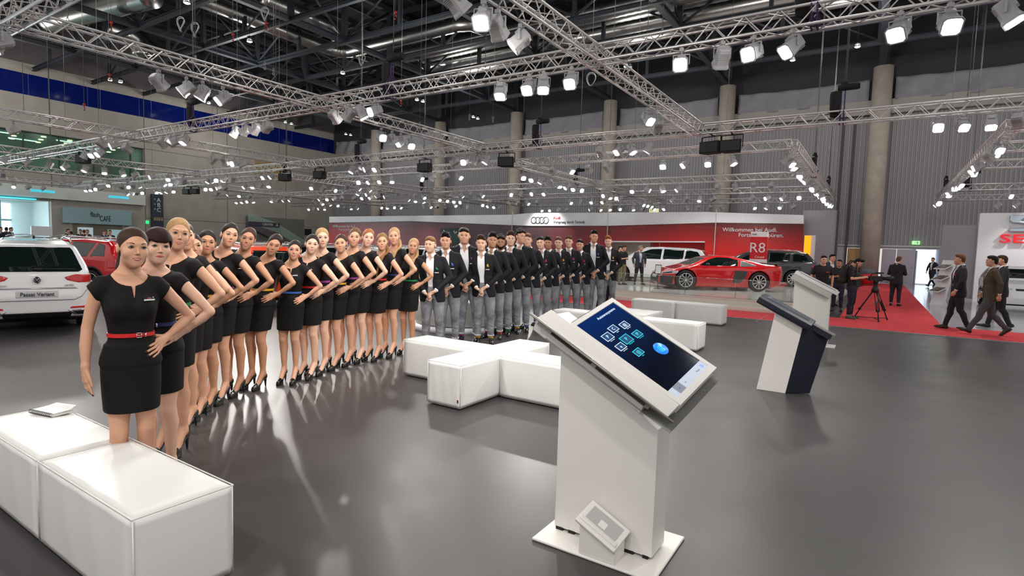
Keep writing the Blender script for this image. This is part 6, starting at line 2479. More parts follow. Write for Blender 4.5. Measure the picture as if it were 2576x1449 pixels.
EST_WIN = [[(-2.02, 1.08), (-1.80, 1.36), (-1.52, 1.41), (-1.34, 1.42), (-1.30, 1.04)], [(-1.24, 1.03), (-1.27, 1.425), (-.42, 1.445), (-.40, 1.00)],
           [(-.33, 1.00), (-.35, 1.445), (.12, 1.43), (.50, 1.28), (.92, 1.03), (.90, .99)]]
HAT_WIN = [[(-1.62, 1.04), (-1.48, 1.34), (-1.22, 1.40), (-1.10, 1.02)], [(-1.03, 1.02), (-1.14, 1.40), (-.32, 1.43), (-.30, 1.00)],
           [(-.23, 1.00), (-.25, 1.43), (.10, 1.41), (.46, 1.24), (.82, 1.02)]]

def estate(name, loc, heading, label, paint, group, detail=0, rails=True):
    c = ESTATE
    r = car_obj(name, c, loc, heading, label, group, paint, .022 if detail else .035)
    side_windows(r, c, EST_WIN, st=.016 if detail else .03)
    cpart(r, 'rear_window', c, 'rear', [(-.56, 1.40), (.56, 1.40), (.60, 1.36), (.735, 1.04), (.66, 1.00), (-.66, 1.00), (-.735, 1.04), (-.60, 1.36)], .008, M_GLASSCAR, st=.010 if detail else .024, deep=.05)
    cpart(r, 'windscreen', c, 'front', [(-.66, 1.06), (.66, 1.06), (.56, 1.42), (-.56, 1.42)], .010, M_GLASSCAR, st=.024, deep=.05)
    cpart(r, 'tail_lamp', c, 'rear', [(.42, .915), (.60, .965), (.95, .955), (.95, .835), (.66, .825), (.47, .865)], .012, M_TAIL, both=True, reach=.30, st=.012 if detail else .03, deep=.05)
    cpart(r, 'headlamp', c, 'front', [(.45, .62), (.88, .70), (.88, .80), (.50, .72)], .006, M_LENS, both=True, reach=.55, st=.03)
    for x in c.wheels:
        for y in (.80, -.80):
            wheel(r, x, y, c.wr, .225, 10, fine=bool(detail))
    for s_ in (1, -1) if rails else ():
        MB().path([(-1.7, s_ * .60, 1.50), (-1.5, s_ * .60, 1.545), (-.2, s_ * .60, 1.575), (.2, s_ * .59, 1.55), (.32, s_ * .58, 1.51)], .016, 6).build('roof_rail', M_CHROME, r)
    if detail:
        st = .010
        cpart(r, 'chrome_strip', c, 'rear', [(-.62, .752), (.62, .752), (.66, .725), (-.66, .725)], .012, M_CHROME, st=st, deep=.03)
        p = cpart(r, 'plate_panel', c, 'rear', [(-.33, .700), (.33, .700), (.33, .590), (-.33, .590)], .006, M_PLATE, st=st, deep=.03)
        T = Matrix.Translation((-2.416, 0, .645)) @ Matrix.Rotation(-PI / 2, 4, 'Z')
        text_mesh('lettering', 'Passat Variant', .088, T, M_INK, p, extrude=.006, sx=1.05)
        for yy, tx in ((.52, 'PASSAT'), (-.50, '2.0 TDI')):
            T = Matrix.Translation((-2.398, yy, .785)) @ Matrix.Rotation(-PI / 2, 4, 'Z')
            text_mesh('badge_lettering', tx, .042, T, M_CHROME, r, extrude=.006, sx=1.1)
        for lo, hi in (((.55, .435), (.93, .395)),):
            cpart(r, 'reflector', c, 'rear', [(.52, .43), (.95, .445), (.95, .405), (.50, .395)], .010, M_TAIL, both=True, reach=.22, st=st, deep=.03)
        ch = cpart(r, 'exhaust_trim', c, 'rear', [(.46, .375), (.92, .385), (.90, .315), (.80, .285), (.58, .285)], .012, M_CHROME, both=True, reach=.22, st=st, deep=.04)
        cpart(r, 'exhaust_opening', c, 'rear', [(.52, .365), (.89, .372), (.87, .318), (.78, .297), (.62, .297)], .017, M_INK, both=True, reach=.22, st=st, deep=.04)
        cpart(r, 'diffuser', c, 'rear', [(-.55, .345), (.55, .345), (.50, .20), (-.50, .20)], .006, M_PLASTIC, st=.014)
        e = MB()
        Mx = Matrix.Translation((-2.40, 0, .875)) @ Matrix.Rotation(-PI / 2, 4, 'Y')
        e.lathe([(.062, -.01), (.062, .008), (.054, .012), (.052, .0)], 28, Mx, 0)
        e.lathe([(.0001, .002), (.055, .002)], 28, Mx, 1)
        for pts in ([(.030, .040), (.0, -.006), (-.030, .040)], [(.044, .022), (.024, -.042), (.0, .010), (-.024, -.042), (-.044, .022)]):
            e.path([(-2.408, y, .875 + z) for y, z in pts], .0055, 5, 0)
        e.build('emblem', [M_CHROME, M_INK], r)
        e = MB()
        e.tube((-2.300, .06, 1.045), (-2.325, -.10, 1.050), .020, 8, r2=.016)
        e.tube((-2.325, -.10, 1.052), (-2.290, -.62, 1.045), .011, 6, r2=.006)
        e.build('wiper', M_PLASTIC, r)
        e = MB()
        e.prism([(-1.46, 1.53), (-1.30, 1.53), (-1.44, 1.585), (-1.465, 1.58)], -.02, .02, 'y')
        e.build('antenna', M_INK, r)
        # tailgate joint
        g = MB()
        g.path([(-2.404, -.86, .80), (-2.412, -.70, .60), (-2.414, -.58, .548), (-2.416, .58, .548), (-2.412, .70, .60), (-2.404, .86, .80)], .004, 5)
        g.build('tailgate_seam', M_PLASTIC, r)
    return r

def hatch(name, loc, heading, label, paint, group, detail=0, cladding=True):
    c = HATCH
    r = car_obj(name, c, loc, heading, label, group, paint, .024 if detail else .035)
    st = .015 if detail else .03
    side_windows(r, c, HAT_WIN, st=st)
    cpart(r, 'rear_window', c, 'rear', [(-.50, 1.38), (.50, 1.38), (.64, 1.02), (.58, .98), (-.58, .98), (-.64, 1.02)], .008, M_GLASSCAR, st=min(st, .022), deep=.05)
    cpart(r, 'windscreen', c, 'front', [(-.60, 1.06), (.60, 1.06), (.52, 1.40), (-.52, 1.40)], .004, M_GLASSCAR, st=.03, deep=.04)
    cpart(r, 'tail_lamp', c, 'rear', [(.48, .96), (.90, .99), (.90, .72), (.66, .70), (.50, .78)], .010, M_TAIL, both=True, reach=.28, st=st, deep=.05)
    cpart(r, 'headlamp', c, 'front', [(.40, .66), (.84, .74), (.84, .88), (.46, .76)], .006, M_LENS, both=True, reach=.55, st=.03)
    cpart(r, 'grille', c, 'front', [(-.38, .66), (.38, .66), (.40, .76), (-.40, .76)], .006, M_PLASTIC, st=.03)
    if cladding:
        cpart(r, 'bumper_cladding', c, 'rear', [(-.95, .52), (.95, .52), (.95, .20), (-.95, .20)], .008, M_PLASTIC, st=.025, reach=.5)
        cpart(r, 'sill_cladding', c, 'side', [(-1.95, .40), (1.95, .40), (1.95, .16), (-1.95, .16)], .008, M_PLASTIC, both=True, st=.025)
        for wx in c.wheels:
            ring = [(wx + (c.wr + .12) * math.cos(a), c.wr + (c.wr + .12) * math.sin(a)) for a in np.linspace(-.3, PI + .3, 18)]
            cpart(r, 'arch_cladding', c, 'side', ring, .010, M_PLASTIC, both=True, st=.022)
    for x in c.wheels:
        for y in (.75, -.75):
            wheel(r, x, y, c.wr, .21, 5, fine=bool(detail))
    for s_ in (1, -1):
        MB().path([(-1.45, s_ * .55, 1.47), (-1.3, s_ * .55, 1.53), (-.2, s_ * .55, 1.56), (.1, s_ * .54, 1.53), (.2, s_ * .53, 1.49)], .016, 6).build('roof_rail', M_ALLOY, r)
    return r

def sports(name, loc, heading, label, paint, group):
    c = SUPER
    r = car_obj(name, c, loc, heading, label, group, paint, .018)
    st = .012
    cpart(r, 'side_window', c, 'side', [(-.52, .88), (-.62, 1.10), (-.25, 1.185), (.18, 1.185), (.48, 1.10), (.86, .89), (.80, .865)], .004, M_GLASSCAR, both=True, st=st)
    cpart(r, 'quarter_panel', c, 'side', [(-.60, .87), (-.70, 1.09), (-.95, 1.02), (-1.22, .93), (-1.15, .885)], .006, mat('grey_blade', rgb(120, 122, 126), .3, metal=.6), both=True, st=st)
    cpart(r, 'side_blade', c, 'side', [(-.42, .735), (-.86, .715), (-.80, .45), (-.62, .30), (-.34, .285), (-.36, .50)], .012, mat('carbon_blade', rgb(62, 62, 64), .3), both=True, st=st)
    cpart(r, 'windscreen', c, 'front', [(-.66, .885), (.66, .885), (.64, .93), (.48, 1.17), (-.48, 1.17), (-.64, .93)], .004, M_GLASSCAR, st=.016, deep=.04)
    cpart(r, 'grille', c, 'front', [(-.42, .56), (.42, .56), (.50, .44), (.44, .22), (-.44, .22), (-.50, .44)], .008, M_PLASTIC, st=st)
    cpart(r, 'plate', c, 'front', [(-.25, .50), (.25, .50), (.25, .39), (-.25, .39)], .022, M_PLATE, st=st, deep=.03)
    cpart(r, 'air_intake', c, 'front', [(.58, .50), (.92, .50), (.88, .20), (.56, .20)], .008, M_INK, both=True, reach=.45, st=st)
    cpart(r, 'headlamp', c, 'front', [(.52, .58), (.60, .52), (.93, .57), (.95, .67), (.80, .66)], .010, M_LENS, both=True, reach=.60, st=st)
    cpart(r, 'headlamp_core', c, 'front', [(.60, .565), (.64, .545), (.88, .585), (.89, .64), (.80, .63)], .014, M_INK, both=True, reach=.55, st=st)
    cpart(r, 'tail_lamp', c, 'rear', [(.52, .80), (.92, .80), (.92, .68), (.56, .68)], .010, M_TAIL, both=True, reach=.3, st=.02)
    cpart(r, 'front_lip', c, 'side', [(1.55, .20), (2.24, .20), (2.24, .08), (1.5, .08)], .012, M_PLASTIC, both=True, st=.02)
    for x in c.wheels:
        for y in (.83, -.83):
            wheel(r, x, y, c.wr, .25, 10)
    for s_ in (1, -1):
        m = MB()
        m.ball((.62, s_ * 1.02, .93), .085, 8, sc=(.8, 1.05, .62))
        m.tube((.60, s_ * .90, .86), (.62, s_ * 1.0, .90), .018, 6)
        m.build('mirror', M_PLASTIC, r, smooth=True)
    w = MB()
    w.prism([(-2.20, 1.00), (-1.96, .985), (-1.94, 1.00), (-2.18, 1.02)], -.80, .80, 'y')
    for s_ in (.55, -.55):
        w.box((-2.10, s_ - .02, .93), (-2.02, s_ + .02, 1.0))
    w.build('rear_wing', M_PLASTIC, r)
    return r

# ================================================================ red display stand with its wall
YA = 31.5
def red_graphic():
    m = mat('printed_red_wall', rgb(120, 20, 26), .35)
    nt = m.node_tree
    b = nt.nodes['Principled BSDF']
    tc = nt.nodes.new('ShaderNodeTexCoord')
    sp = nt.nodes.new('ShaderNodeSeparateXYZ')
    nt.links.new(tc.outputs['Object'], sp.inputs[0])
    rx = nt.nodes.new('ShaderNodeMapRange')
    rx.inputs['From Min'].default_value = -40
    rx.inputs['From Max'].default_value = -3
    nt.links.new(sp.outputs['X'], rx.inputs['Value'])
    def c(r, g, b_):
        return rgb(r, g, b_)
    hi = ramp(nt, rx.outputs['Result'], [(.0, c(130, 40, 42)), (.28, c(92, 36, 42)), (.45, c(74, 62, 68)), (.58, c(76, 62, 68)), (.68, c(112, 44, 50)), (.84, c(112, 26, 30)), (.88, c(86, 24, 28)), (1, c(82, 22, 26))])
    lo = ramp(nt, rx.outputs['Result'], [(.0, c(214, 34, 34)), (.12, c(206, 30, 30)), (.30, c(110, 36, 44)), (.45, c(80, 60, 66)), (.58, c(84, 56, 62)), (.70, c(150, 36, 40)), (.84, c(216, 30, 28)), (1, c(196, 24, 32))])
    rz = nt.nodes.new('ShaderNodeMapRange')
    rz.inputs['From Min'].default_value = 3.25
    rz.inputs['From Max'].default_value = 1.75
    nt.links.new(sp.outputs['Z'], rz.inputs['Value'])
    mx = nt.nodes.new('ShaderNodeMix')
    mx.data_type = 'RGBA'
    nt.links.new(rz.outputs['Result'], mx.inputs[0])
    nt.links.new(hi.outputs['Color'], mx.inputs[6])
    nt.links.new(lo.outputs['Color'], mx.inputs[7])
    # printed streaks
    mp = nt.nodes.new('ShaderNodeMapping')
    mp.inputs['Rotation'].default_value = (0, .35, 0)
    mp.inputs['Scale'].default_value = (.8, 1, 9)
    nt.links.new(tc.outputs['Object'], mp.inputs['Vector'])
    n = noise_tex(nt, 1.6, 3, mp.outputs['Vector'])
    r2 = ramp(nt, n.outputs['Fac'], [(.58, (0, 0, 0)), (.66, (.28, .28, .28)), (.70, (0, 0, 0))])
    m2 = nt.nodes.new('ShaderNodeMix')
    m2.data_type = 'RGBA'
    nt.links.new(r2.outputs['Color'], m2.inputs[0])
    nt.links.new(mx.outputs[2], m2.inputs[6])
    m2.inputs[7].default_value = (*rgb(200, 50, 46), 1)
    # pale road sweep low on the right panels
    wv = nt.nodes.new('ShaderNodeMath')
    wv.operation = 'SINE'
    wm = nt.nodes.new('ShaderNodeMath')
    wm.operation = 'MULTIPLY'
    wm.inputs[1].default_value = .75
    nt.links.new(sp.outputs['X'], wm.inputs[0])
    nt.links.new(wm.outputs[0], wv.inputs[0])
    ad = nt.nodes.new('ShaderNodeMath')
    ad.operation = 'MULTIPLY_ADD'
    ad.inputs[1].default_value = .10
    nt.links.new(wv.outputs[0], ad.inputs[0])
    nt.links.new(sp.outputs['Z'], ad.inputs[2])
    r3 = ramp(nt, ad.outputs[0], [(.0, (0, 0, 0)), (.5, (0, 0, 0)), (.55, (1, 1, 1)), (.60, (0, 0, 0))])
    sc_ = nt.nodes.new('ShaderNodeMapRange')
    sc_.inputs['From Min'].default_value = .9
    sc_.inputs['From Max'].default_value = 2.1
    nt.links.new(ad.outputs[0], sc_.inputs['Value'])
    nt.links.new(sc_.outputs['Result'], r3.inputs['Fac'])
    gate = ramp(nt, rx.outputs['Result'], [(.80, (0, 0, 0)), (.86, (1, 1, 1))])
    g2 = nt.nodes.new('ShaderNodeMix')
    g2.data_type = 'RGBA'
    g2.blend_type = 'MULTIPLY'
    g2.inputs[0].default_value = 1
    nt.links.new(r3.outputs['Color'], g2.inputs[6])
    nt.links.new(gate.outputs['Color'], g2.inputs[7])
    m3 = nt.nodes.new('ShaderNodeMix')
    m3.data_type = 'RGBA'
    nt.links.new(g2.outputs[2], m3.inputs[0])
    nt.links.new(m2.outputs[2], m3.inputs[6])
    m3.inputs[7].default_value = (*rgb(214, 180, 190), 1)
    nt.links.new(m3.outputs[2], b.inputs['Base Color'])
    return m
M_RED = red_graphic()
M_LOGO = mat('logo_grey', rgb(70, 70, 72), .4)
M_REDINK = mat('red_ink', rgb(190, 20, 36), .5)
def azy(px_, py_, Y=YA):
    q = at_y(px_, py_, Y)
    return q[0], q[2]
aw = empty('display_wall', (0, 0, 0), 0, 'long red and dark display wall with a white top band behind the stand', 'display wall')
def wall_strip(name, top, bot, m, y0, y1):
    """top and bottom outlines given as pixels of the front face at y0"""
    t = [azy(*p, y0) for p in top]
    b = [azy(*p, y0) for p in bot]
    return MB().prism(t + b[::-1], y0, y1, 'y').build(name, m, aw)
wall_strip('white_band', [(828, 545), (1290, 540), (1330, 536), (1780, 533), (1801, 534), (2021, 541)], [(828, 560), (1030, 556), (1330, 568), (1530, 568), (1801, 560), (2021, 563)], M_WPAINT, YA - .10, YA + .15)
wall_strip('graphic_panel', [(828, 560), (1030, 556), (1330, 568), (1530, 568)], [(828, 680), (1030, 690), (1330, 695), (1530, 700)], M_RED, YA, YA + .15)
wall_strip('graphic_panel', [(1530, 568), (1773, 562)], [(1530, 606), (1773, 608)], M_RED, YA, YA + .15)
wall_strip('graphic_panel', [(1801, 560), (2021, 563)], [(1801, 720), (2021, 730)], M_RED, YA - .02, YA + .13)
wall_strip('graphic_panel', [(1773, 561), (1801, 560)], [(1773, 720), (1801, 720)], M_RED, YA - .01, YA + .14)
wall_strip('lintel_edge', [(1530, 606), (1773, 607)], [(1530, 609), (1773, 610)], M_WPAINT, YA - .03, YA + .15)
wall_strip('recess_panel', [(1500, 590), (1637, 590)], [(1500, 705), (1637, 708)], mat('cream_panel', rgb(206, 200, 188), .5), YA + 1.6, YA + 1.75)
wall_strip('recess_panel', [(1637, 590), (1830, 590)], [(1637, 708), (1830, 715)], mat('recess_red', rgb(206, 34, 28), .4), YA + 1.58, YA + 1.73)
x0, _ = azy(1640, 620, YA + 1.5)
x1, _ = azy(1658, 620, YA + 1.5)
MB().path([(x0, YA + 1.56, .3), (x0, YA + 1.56, 2.15), (x1, YA + 1.56, 2.15), (x1, YA + 1.56, .3)], .02, 4).build('doorway_outline', M_SEAM, aw)
for px_ in (1290, 1530, 1801):
    xx = azy(px_, 560)[0]
    MB().box((xx, YA - .13, 1.2), (xx + .03, YA - .02, 4.0)).build('panel_joint', M_SEAM, aw)
# rings and lettering
xr, zr = azy(1358, 554, YA - .12)
rg = MB()
rad = .20
for i in range(4):
    c_ = (xr + (i - 1.5) * rad * 1.48, YA - .13, zr)
    rg.path([(c_[0] + rad * math.cos(a), c_[1], c_[2] + rad * math.sin(a)) for a in np.linspace(0, 2 * PI, 28, endpoint=False)], .022, 6, closed=True)
rg.build('rings_emblem', M_LOGO, aw)
xa, za = azy(1376, 551, YA - .12)
text_mesh('lettering', 'Audi', .27, Matrix.Translation((xa + .45, YA - .12, za + .06)), M_REDINK, aw, 'LEFT')
text_mesh('lettering', 'Vorsprung durch Technik', .25, Matrix.Translation((xa + .45, YA - .12, za - .20)), M_LOGO, aw, 'LEFT', sx=.86)
def wtext(body, pa, pb, y):
    xa, za = azy(*pa, y)
    xb, zb = azy(*pb, y)
    o = text_mesh('lettering', body, .5, Matrix.Translation((0, 0, 0)), M_SIGNW, aw, 'LEFT')
    w_ = max(v.co.x for v in o.data.vertices)
    s_ = (xb - xa) / w_
    o.data.transform(Matrix.Translation((xa, y - .03, (za + zb) / 2)) @ Matrix.Diagonal((s_, 1, s_, 1)))
    return o
wtext('Willkommen bei Audi.', (1818, 575), (1955, 582), YA - .02)
wtext('Fortschritt spüren.', (1858, 590), (1971, 594), YA - .02)
wtext('Willkommen bei Audi.', (838, 569), (896, 570), YA)
wtext('Fortschritt spüren.', (853, 577), (905, 579), YA)
# dark dressed picture on the wall
xa, za = azy(1115, 574, YA)
xb, zb = azy(1172, 612, YA)
pc = MB().box((xa, YA - .30, zb), (xb, YA - .22, za))
pc.box((xa + .3, YA - .22, zb + .3), (xb - .3, YA + .01, za - .3))
po = pc.build('wall_screen', mat('dark_screen_teal', rgb(20, 52, 56), .2, noise=.5, nscale=2))
tag(po, 'dark teal picture panel with white strokes on the display wall', 'screen')
sw = MB()
for a in ((.3, .75, .9), (.55, .55, .6), (.25, .4, .7), (1.25, .75, .5), (.8, .35, .4)):
    sw.path([(xa + a[0] + .5 * u * a[2], YA - .31, zb + (za - zb) * a[1] + .12 * math.sin(4 * u + a[0] * 7)) for u in np.linspace(0, 1, 8)], .03, 5)
sw.build('stroke', M_SIGNW, po)
# grey partition at the right end
xa, za = azy(2021, 530, YA + .6)
xb, zb = azy(2108, 534, YA + .6)
gp = MB().box((xa, YA + .5, 0), (xb, YA + .9, za)).build('grey_partition', mat('partition_grey', rgb(150, 146, 152), .6))
tag(gp, 'tall plain grey partition at the right end of the red display wall', 'partition')
MB().box((xb - .02, YA + .46, 0), (xb + .06, YA + .94, za)).build('edge_post', mat('dark_post', rgb(70, 64, 72), .6), gp)

# podium with glass balustrade
M_POD = mat('podium_cream', rgb(214, 208, 198), .3)
M_PODTOP = mat('podium_top', rgb(222, 220, 216), .10, spec=.6)
front = [(-12.6, 18.5), (-12, 18.4), (-7.5, 17.85), (-5.2, 17.45), (-1.95, 17.40), (-1.35, 17.9)]
pod = empty('podium', (0, 0, 0), 0, 'low cream podium with a curved front under the red sports car', 'podium')
MB().prism([(x, y - (.42 if x > -13 else .4)) for x, y in front] + [(-1.0, 30.9), (-12.6, 30.9)], .0, .13, 'z').build('step', M_POD, pod, bevel=.01)
MB().prism(front + [(-1.35, 30.8), (-12.6, 30.8)], .13, .285, 'z').build('riser', M_POD, pod)
MB().prism([(x, y - .03) for x, y in front] + [(-1.32, 30.8), (-12.6, 30.8)], .285, .31, 'z').build('top', M_PODTOP, pod)
bal = empty('glass_balustrade', (0, 0, .31), 0, 'clear glass balustrade along the front of the podium', 'balustrade')
M_RAILGL = thin_glass('clear_glass', (.93, .97, .95), .96)
M_EDGEGL = thin_glass('glass_edge', (.70, .82, .77), .45)
pts = [(-12.4, 18.58), (-9.6, 18.25), (-7.5, 17.97), (-6.2, 17.76), (-5.0, 17.57), (-3.5, 17.53), (-2.0, 17.52), (-1.5, 17.95)]
for (xa, ya), (xb, yb) in zip(pts[:-1], pts[1:]):
    d = Vector((xb - xa, yb - ya, 0)).normalized()
    nn = Vector((-d.y, d.x, 0)) * .008
    a, b = Vector((xa, ya, 0)) + d * .01, Vector((xb, yb, 0)) - d * .01
    v = [a - nn, b - nn, b + nn, a + nn]
    mb = MB().add(v + [p + Vector((0, 0, .56)) for p in v], [(3, 2, 1, 0), (4, 5, 6, 7), (0, 1, 5, 4), (1, 2, 6, 5), (2, 3, 7, 6), (3, 0, 4, 7)])
    gpn = mb.build('glass_panel', M_RAILGL, bal)
    e = MB()
    e.path([a + Vector((0, 0, 0)), a + Vector((0, 0, .565)), b + Vector((0, 0, .565)), b], .007, 4)
    e.build('glass_edge', M_EDGEGL, gpn)

# model totem beside the sports car
Yt = 24.2
(xa, za), (xb, _) = azy(1890, 583, Yt), azy(1933, 583, Yt)
zb, z2, z3 = azy(1910, 596, Yt)[1], azy(1910, 652, Yt)[1], azy(1910, 664, Yt)[1]
to = empty('sign_totem', ((xa + xb) / 2, Yt, .31), 0, 'red and white upright sign lettered R8 behind the red sports car', 'sign')
w_ = (xb - xa) / 2
MB().box((-w_, -.08, 0), (w_, .08, z2 - .31)).build('foot_panel', M_WPAINT, to)
MB().box((-w_, -.08, z2 - .31), (w_, .08, zb - .31)).build('red_panel', mat('totem_red', rgb(196, 22, 32), .3), to)
MB().box((-w_, -.08, zb - .31), (w_, .08, za - .31)).build('head_panel', M_WPAINT, to)
text_mesh('lettering', 'R8', .56, Matrix.Translation((-.04, -.09, (zb - .31) - .45)), M_SIGNW, to)
text_mesh('lettering', 'Coupé', .13, Matrix.Translation((.06, -.09, (zb - .31) - .80)), M_SIGNW, to)
text_mesh('lettering', 'Audi', .09, Matrix.Translation((-.18, -.09, (zb + za) / 2 - .31)), M_LOGO, to)
# yellow pylon
Yp = 29.5
(xa, za), (xb, _) = azy(2025, 593, Yp), azy(2041, 593, Yp)
py_ = empty('lit_pylon', ((xa + xb) / 2, Yp, 0), .0, 'slim upright pylon with a glowing yellow front, right of the display wall', 'pylon')
w_ = (xb - xa) / 2
MB().box((-w_, -.05, .05), (w_, .0, za)).build('lit_front', mat('pylon_yellow', rgb(255, 170, 10), .4, emit=rgb(255, 170, 12), estr=.9), py_)
MB().box((-w_ - .02, .0, 0), (w_ + .16, .34, za + .02)).build('frame', M_WPAINT, py_)

# small upright info frame on the podium
q = at_z(1655, 712, .31)
fr_ = empty('info_stand', (q[0], 19.6, .31), .2, 'small upright framed info sheet beside the sports car nose', 'sign')
fr_.location.x = azy(1655, 700, 19.6)[0]
f = MB()
f.box((-.11, -.012, .52), (.11, .012, .86))
f.tube((0, 0, 0), (0, 0, .54), .012, 8)
f.box((-.12, -.12, 0), (.12, .12, .012))
f.build('frame', M_INK, fr_)
MB().box((-.095, -.015, .545), (.095, -.011, .835)).build('sheet', M_WHITE, fr_)

# ================================================================ white stand at the right
Ys = 31.0
(xa, za) = azy(2466, 536, Ys)
sw_ = empty('white_display_wall', (0, 0, 0), 0, 'white display wall at the right edge with a chrome emblem and red letters', 'display wall')
MB().box((xa, Ys, .0), (xa + 9, Ys + .3, za)).build('panel', M_WPAINT, sw_)
MB().box((xa - 1.2, Ys + .25, .0), (xa + .02, Ys + .32, za - .5)).build('side_panel', mat('partition_grey', rgb(150, 146, 152), .6), sw_)
xe, ze = azy(2541, 542, Ys)
xf, zf = azy(2541, 583, Ys)
H_ = ze - zf
em = MB()
em.prism([(0, H_), (1.6, H_), (1.6, H_ * .80), (.42, H_ * .80), (.34, H_ * .70), (.34, H_ * .62), (1.6, H_ * .40), (1.6, .10), (1.45, 0), (0, 0), (0, H_ * .20), (1.15, H_ * .20), (1.25, H_ * .28), (1.25, H_ * .34), (.05, H_ * .56), (0, H_ * .66)], Ys - .16, Ys, 'y', 0, Matrix.Translation((xe, 0, zf)))
em.build('chrome_emblem', mat('emblem_silver', rgb(178, 190, 204), .25, metal=.8), sw_, bevel=.02)
xl, zl = azy(2512, 601, Ys)
text_mesh('lettering', 'SEAT', .50, Matrix.Translation((xl, Ys - .06, zl)), mat('letter_red', rgb(220, 30, 44), .4, emit=rgb(220, 20, 40), estr=.35), sw_, 'LEFT', extrude=.05, sx=1.75)

# brochure rack
br_ = empty('brochure_rack', (1.86, 25.5, 0), math.radians(38), 'white slanted brochure rack with three shelves by the red carpet', 'rack')
b = MB()
b.prism([(-.02, 0), (.10, 0), (.42, 1.62), (.36, 1.64)], -.26, .26, 'y')
b.prism([(-.05, 0), (.22, 0), (.10, .30)], -.25, .25, 'y')
b.build('back_panel', M_WPAINT, br_)
for z in (.55, .98, 1.38):
    x = .06 + z * .2
    s = MB()
    s.add([(x - .34, -.25, z - .06), (x, -.25, z + .10), (x, .25, z + .10), (x - .34, .25, z - .06), (x - .34, -.25, z - .08), (x, -.25, z + .08), (x, .25, z + .08), (x - .34, .25, z - .08)],
          [(0, 1, 2, 3), (7, 6, 5, 4), (0, 4, 5, 1), (1, 5, 6, 2), (2, 6, 7, 3), (3, 7, 4, 0)])
    s.build('shelf', M_WPAINT, br_)
    bk = MB()
    for y in (-.20, -.06, .08):
        bk.add([(x - .30, y, z - .035), (x - .04, y, z + .09), (x - .04, y + .11, z + .09), (x - .30, y + .11, z - .035), (x - .30, y, z - .02), (x - .04, y, z + .105), (x - .04, y + .11, z + .105), (x - .30, y + .11, z - .02)],
               [(3, 2, 1, 0), (4, 5, 6, 7), (0, 1, 5, 4), (1, 2, 6, 5), (2, 3, 7, 6), (3, 0, 4, 7)])
    o = bk.build('brochure', mat('brochure_print', rgb(110, 100, 92), .5, noise=.7, nscale=9))
    o.location = br_.location
    o.rotation_euler = br_.rotation_euler
    tag(o, 'row of open brochures on the %s shelf of the white rack' % {.55: 'lowest', .98: 'middle', 1.38: 'top'}[z], 'brochure')

# red bin by the wide column
xb_, zb_ = azy(2184, 692, 39.5)
bn = empty('litter_bin', (xb_, 39.5, .01), 0, 'red drum bin with a grey lid beside the wide concrete column', 'bin')
MB().lathe([(.0001, 0), (.33, 0), (.35, .70), (.34, .70), (.33, .04), (.0001, .04)], 24).build('drum', mat('bin_red', rgb(196, 26, 40), .4), bn)
MB().lathe([(.352, .68), (.36, .70), (.36, .98), (.33, 1.0), (.20, 1.0), (.18, .96)], 24).build('lid', mat('bin_grey', rgb(90, 98, 110), .5), bn)

# round counter behind the men
dr = empty('round_counter', (-6.95, 8.75, 0), 0, 'pale round drum on a flat white disc behind the first men', 'drum')
MB().lathe([(.0001, 0), (.95, 0), (.95, .10), (.0001, .10)], 48).build('disc', M_WPAINT, dr)
MB().lathe([(.80, .10), (.80, .125)], 48).build('gap', M_INK, dr)
MB().lathe([(.0001, .12), (.86, .12), (.90, .2), (.90, .55), (.86, .60), (.0001, .60)], 48).build('drum_body', mat('drum_grey', rgb(186, 182, 178), .4), dr, smooth=True)
# another slanting kiosk behind the men
q = at_z(1392, 802)
kc = copy_tree(k2)
kc.location = (q[0], q[1] + 1.9, 0)
kc.rotation_euler = (0, 0, math.radians(14))
kc['label'] = 'slanted white and navy kiosk half hidden behind the legs of the men'

# video camera on its tripod
tx, ty, _ = at_z(2196, 806)
tp = empty('tripod', (tx, ty, .012), .3, 'black camera tripod standing on the red carpet', 'tripod')
for i in range(3):
    a = 2 * PI * i / 3 + .5
    ct, s_ = math.cos(a), math.sin(a)
    l = MB()
    for dx in (-.035, .035):
        l.tube((ct * .06 - s_ * dx, s_ * .06 + ct * dx, .74), (ct * .33 - s_ * dx, s_ * .33 + ct * dx, .26), .012, 6)
    l.tube((ct * .20, s_ * .20, .50), (ct * .44, s_ * .44, .03), .014, 6)
    l.box((ct * .33 - .03, s_ * .33 - .03, .24), (ct * .33 + .03, s_ * .33 + .03, .29))
    l.ball((ct * .445, s_ * .445, .025), .025, 6)
    l.build('leg', M_PLASTIC, tp)
sp_ = MB()
for i in range(3):
    a = 2 * PI * i / 3 + .5
    sp_.tube((0, 0, .06), (.42 * math.cos(a), .42 * math.sin(a), .05), .010, 6)
sp_.build('spreader', M_PLASTIC, tp)
hd = MB()
hd.lathe([(.0001, .72), (.09, .72), (.09, .80), (.06, .86), (.05, .98), (.07, 1.0), (.07, 1.02), (.0001, 1.02)], 16)
hd.tube((-.02, .0, .98), (-.45, -.10, .86), .012, 6)
hd.build('fluid_head', M_PLASTIC, tp)
vc = empty('video_camera', (tx, ty, 1.034), .3, 'black video camera with lens and top handle on the tripod', 'camera')
b = MB()
b.box((-.17, -.055, 0), (.14, .055, .135))
b.box((-.21, -.04, .02), (-.17, .04, .12))
b.build('body', M_PLASTIC, vc, bevel=.008)
l = MB()
Ml = Matrix.Translation((.14, 0, .075)) @ Matrix.Rotation(PI / 2, 4, 'Y')
l.lathe([(.0001, 0), (.045, 0), (.045, .10), (.055, .11), (.055, .17), (.065, .18), (.07, .25), (.06, .25), (.05, .2), (.0001, .19)], 16, Ml)
l.build('lens', M_INK, vc)
h = MB()
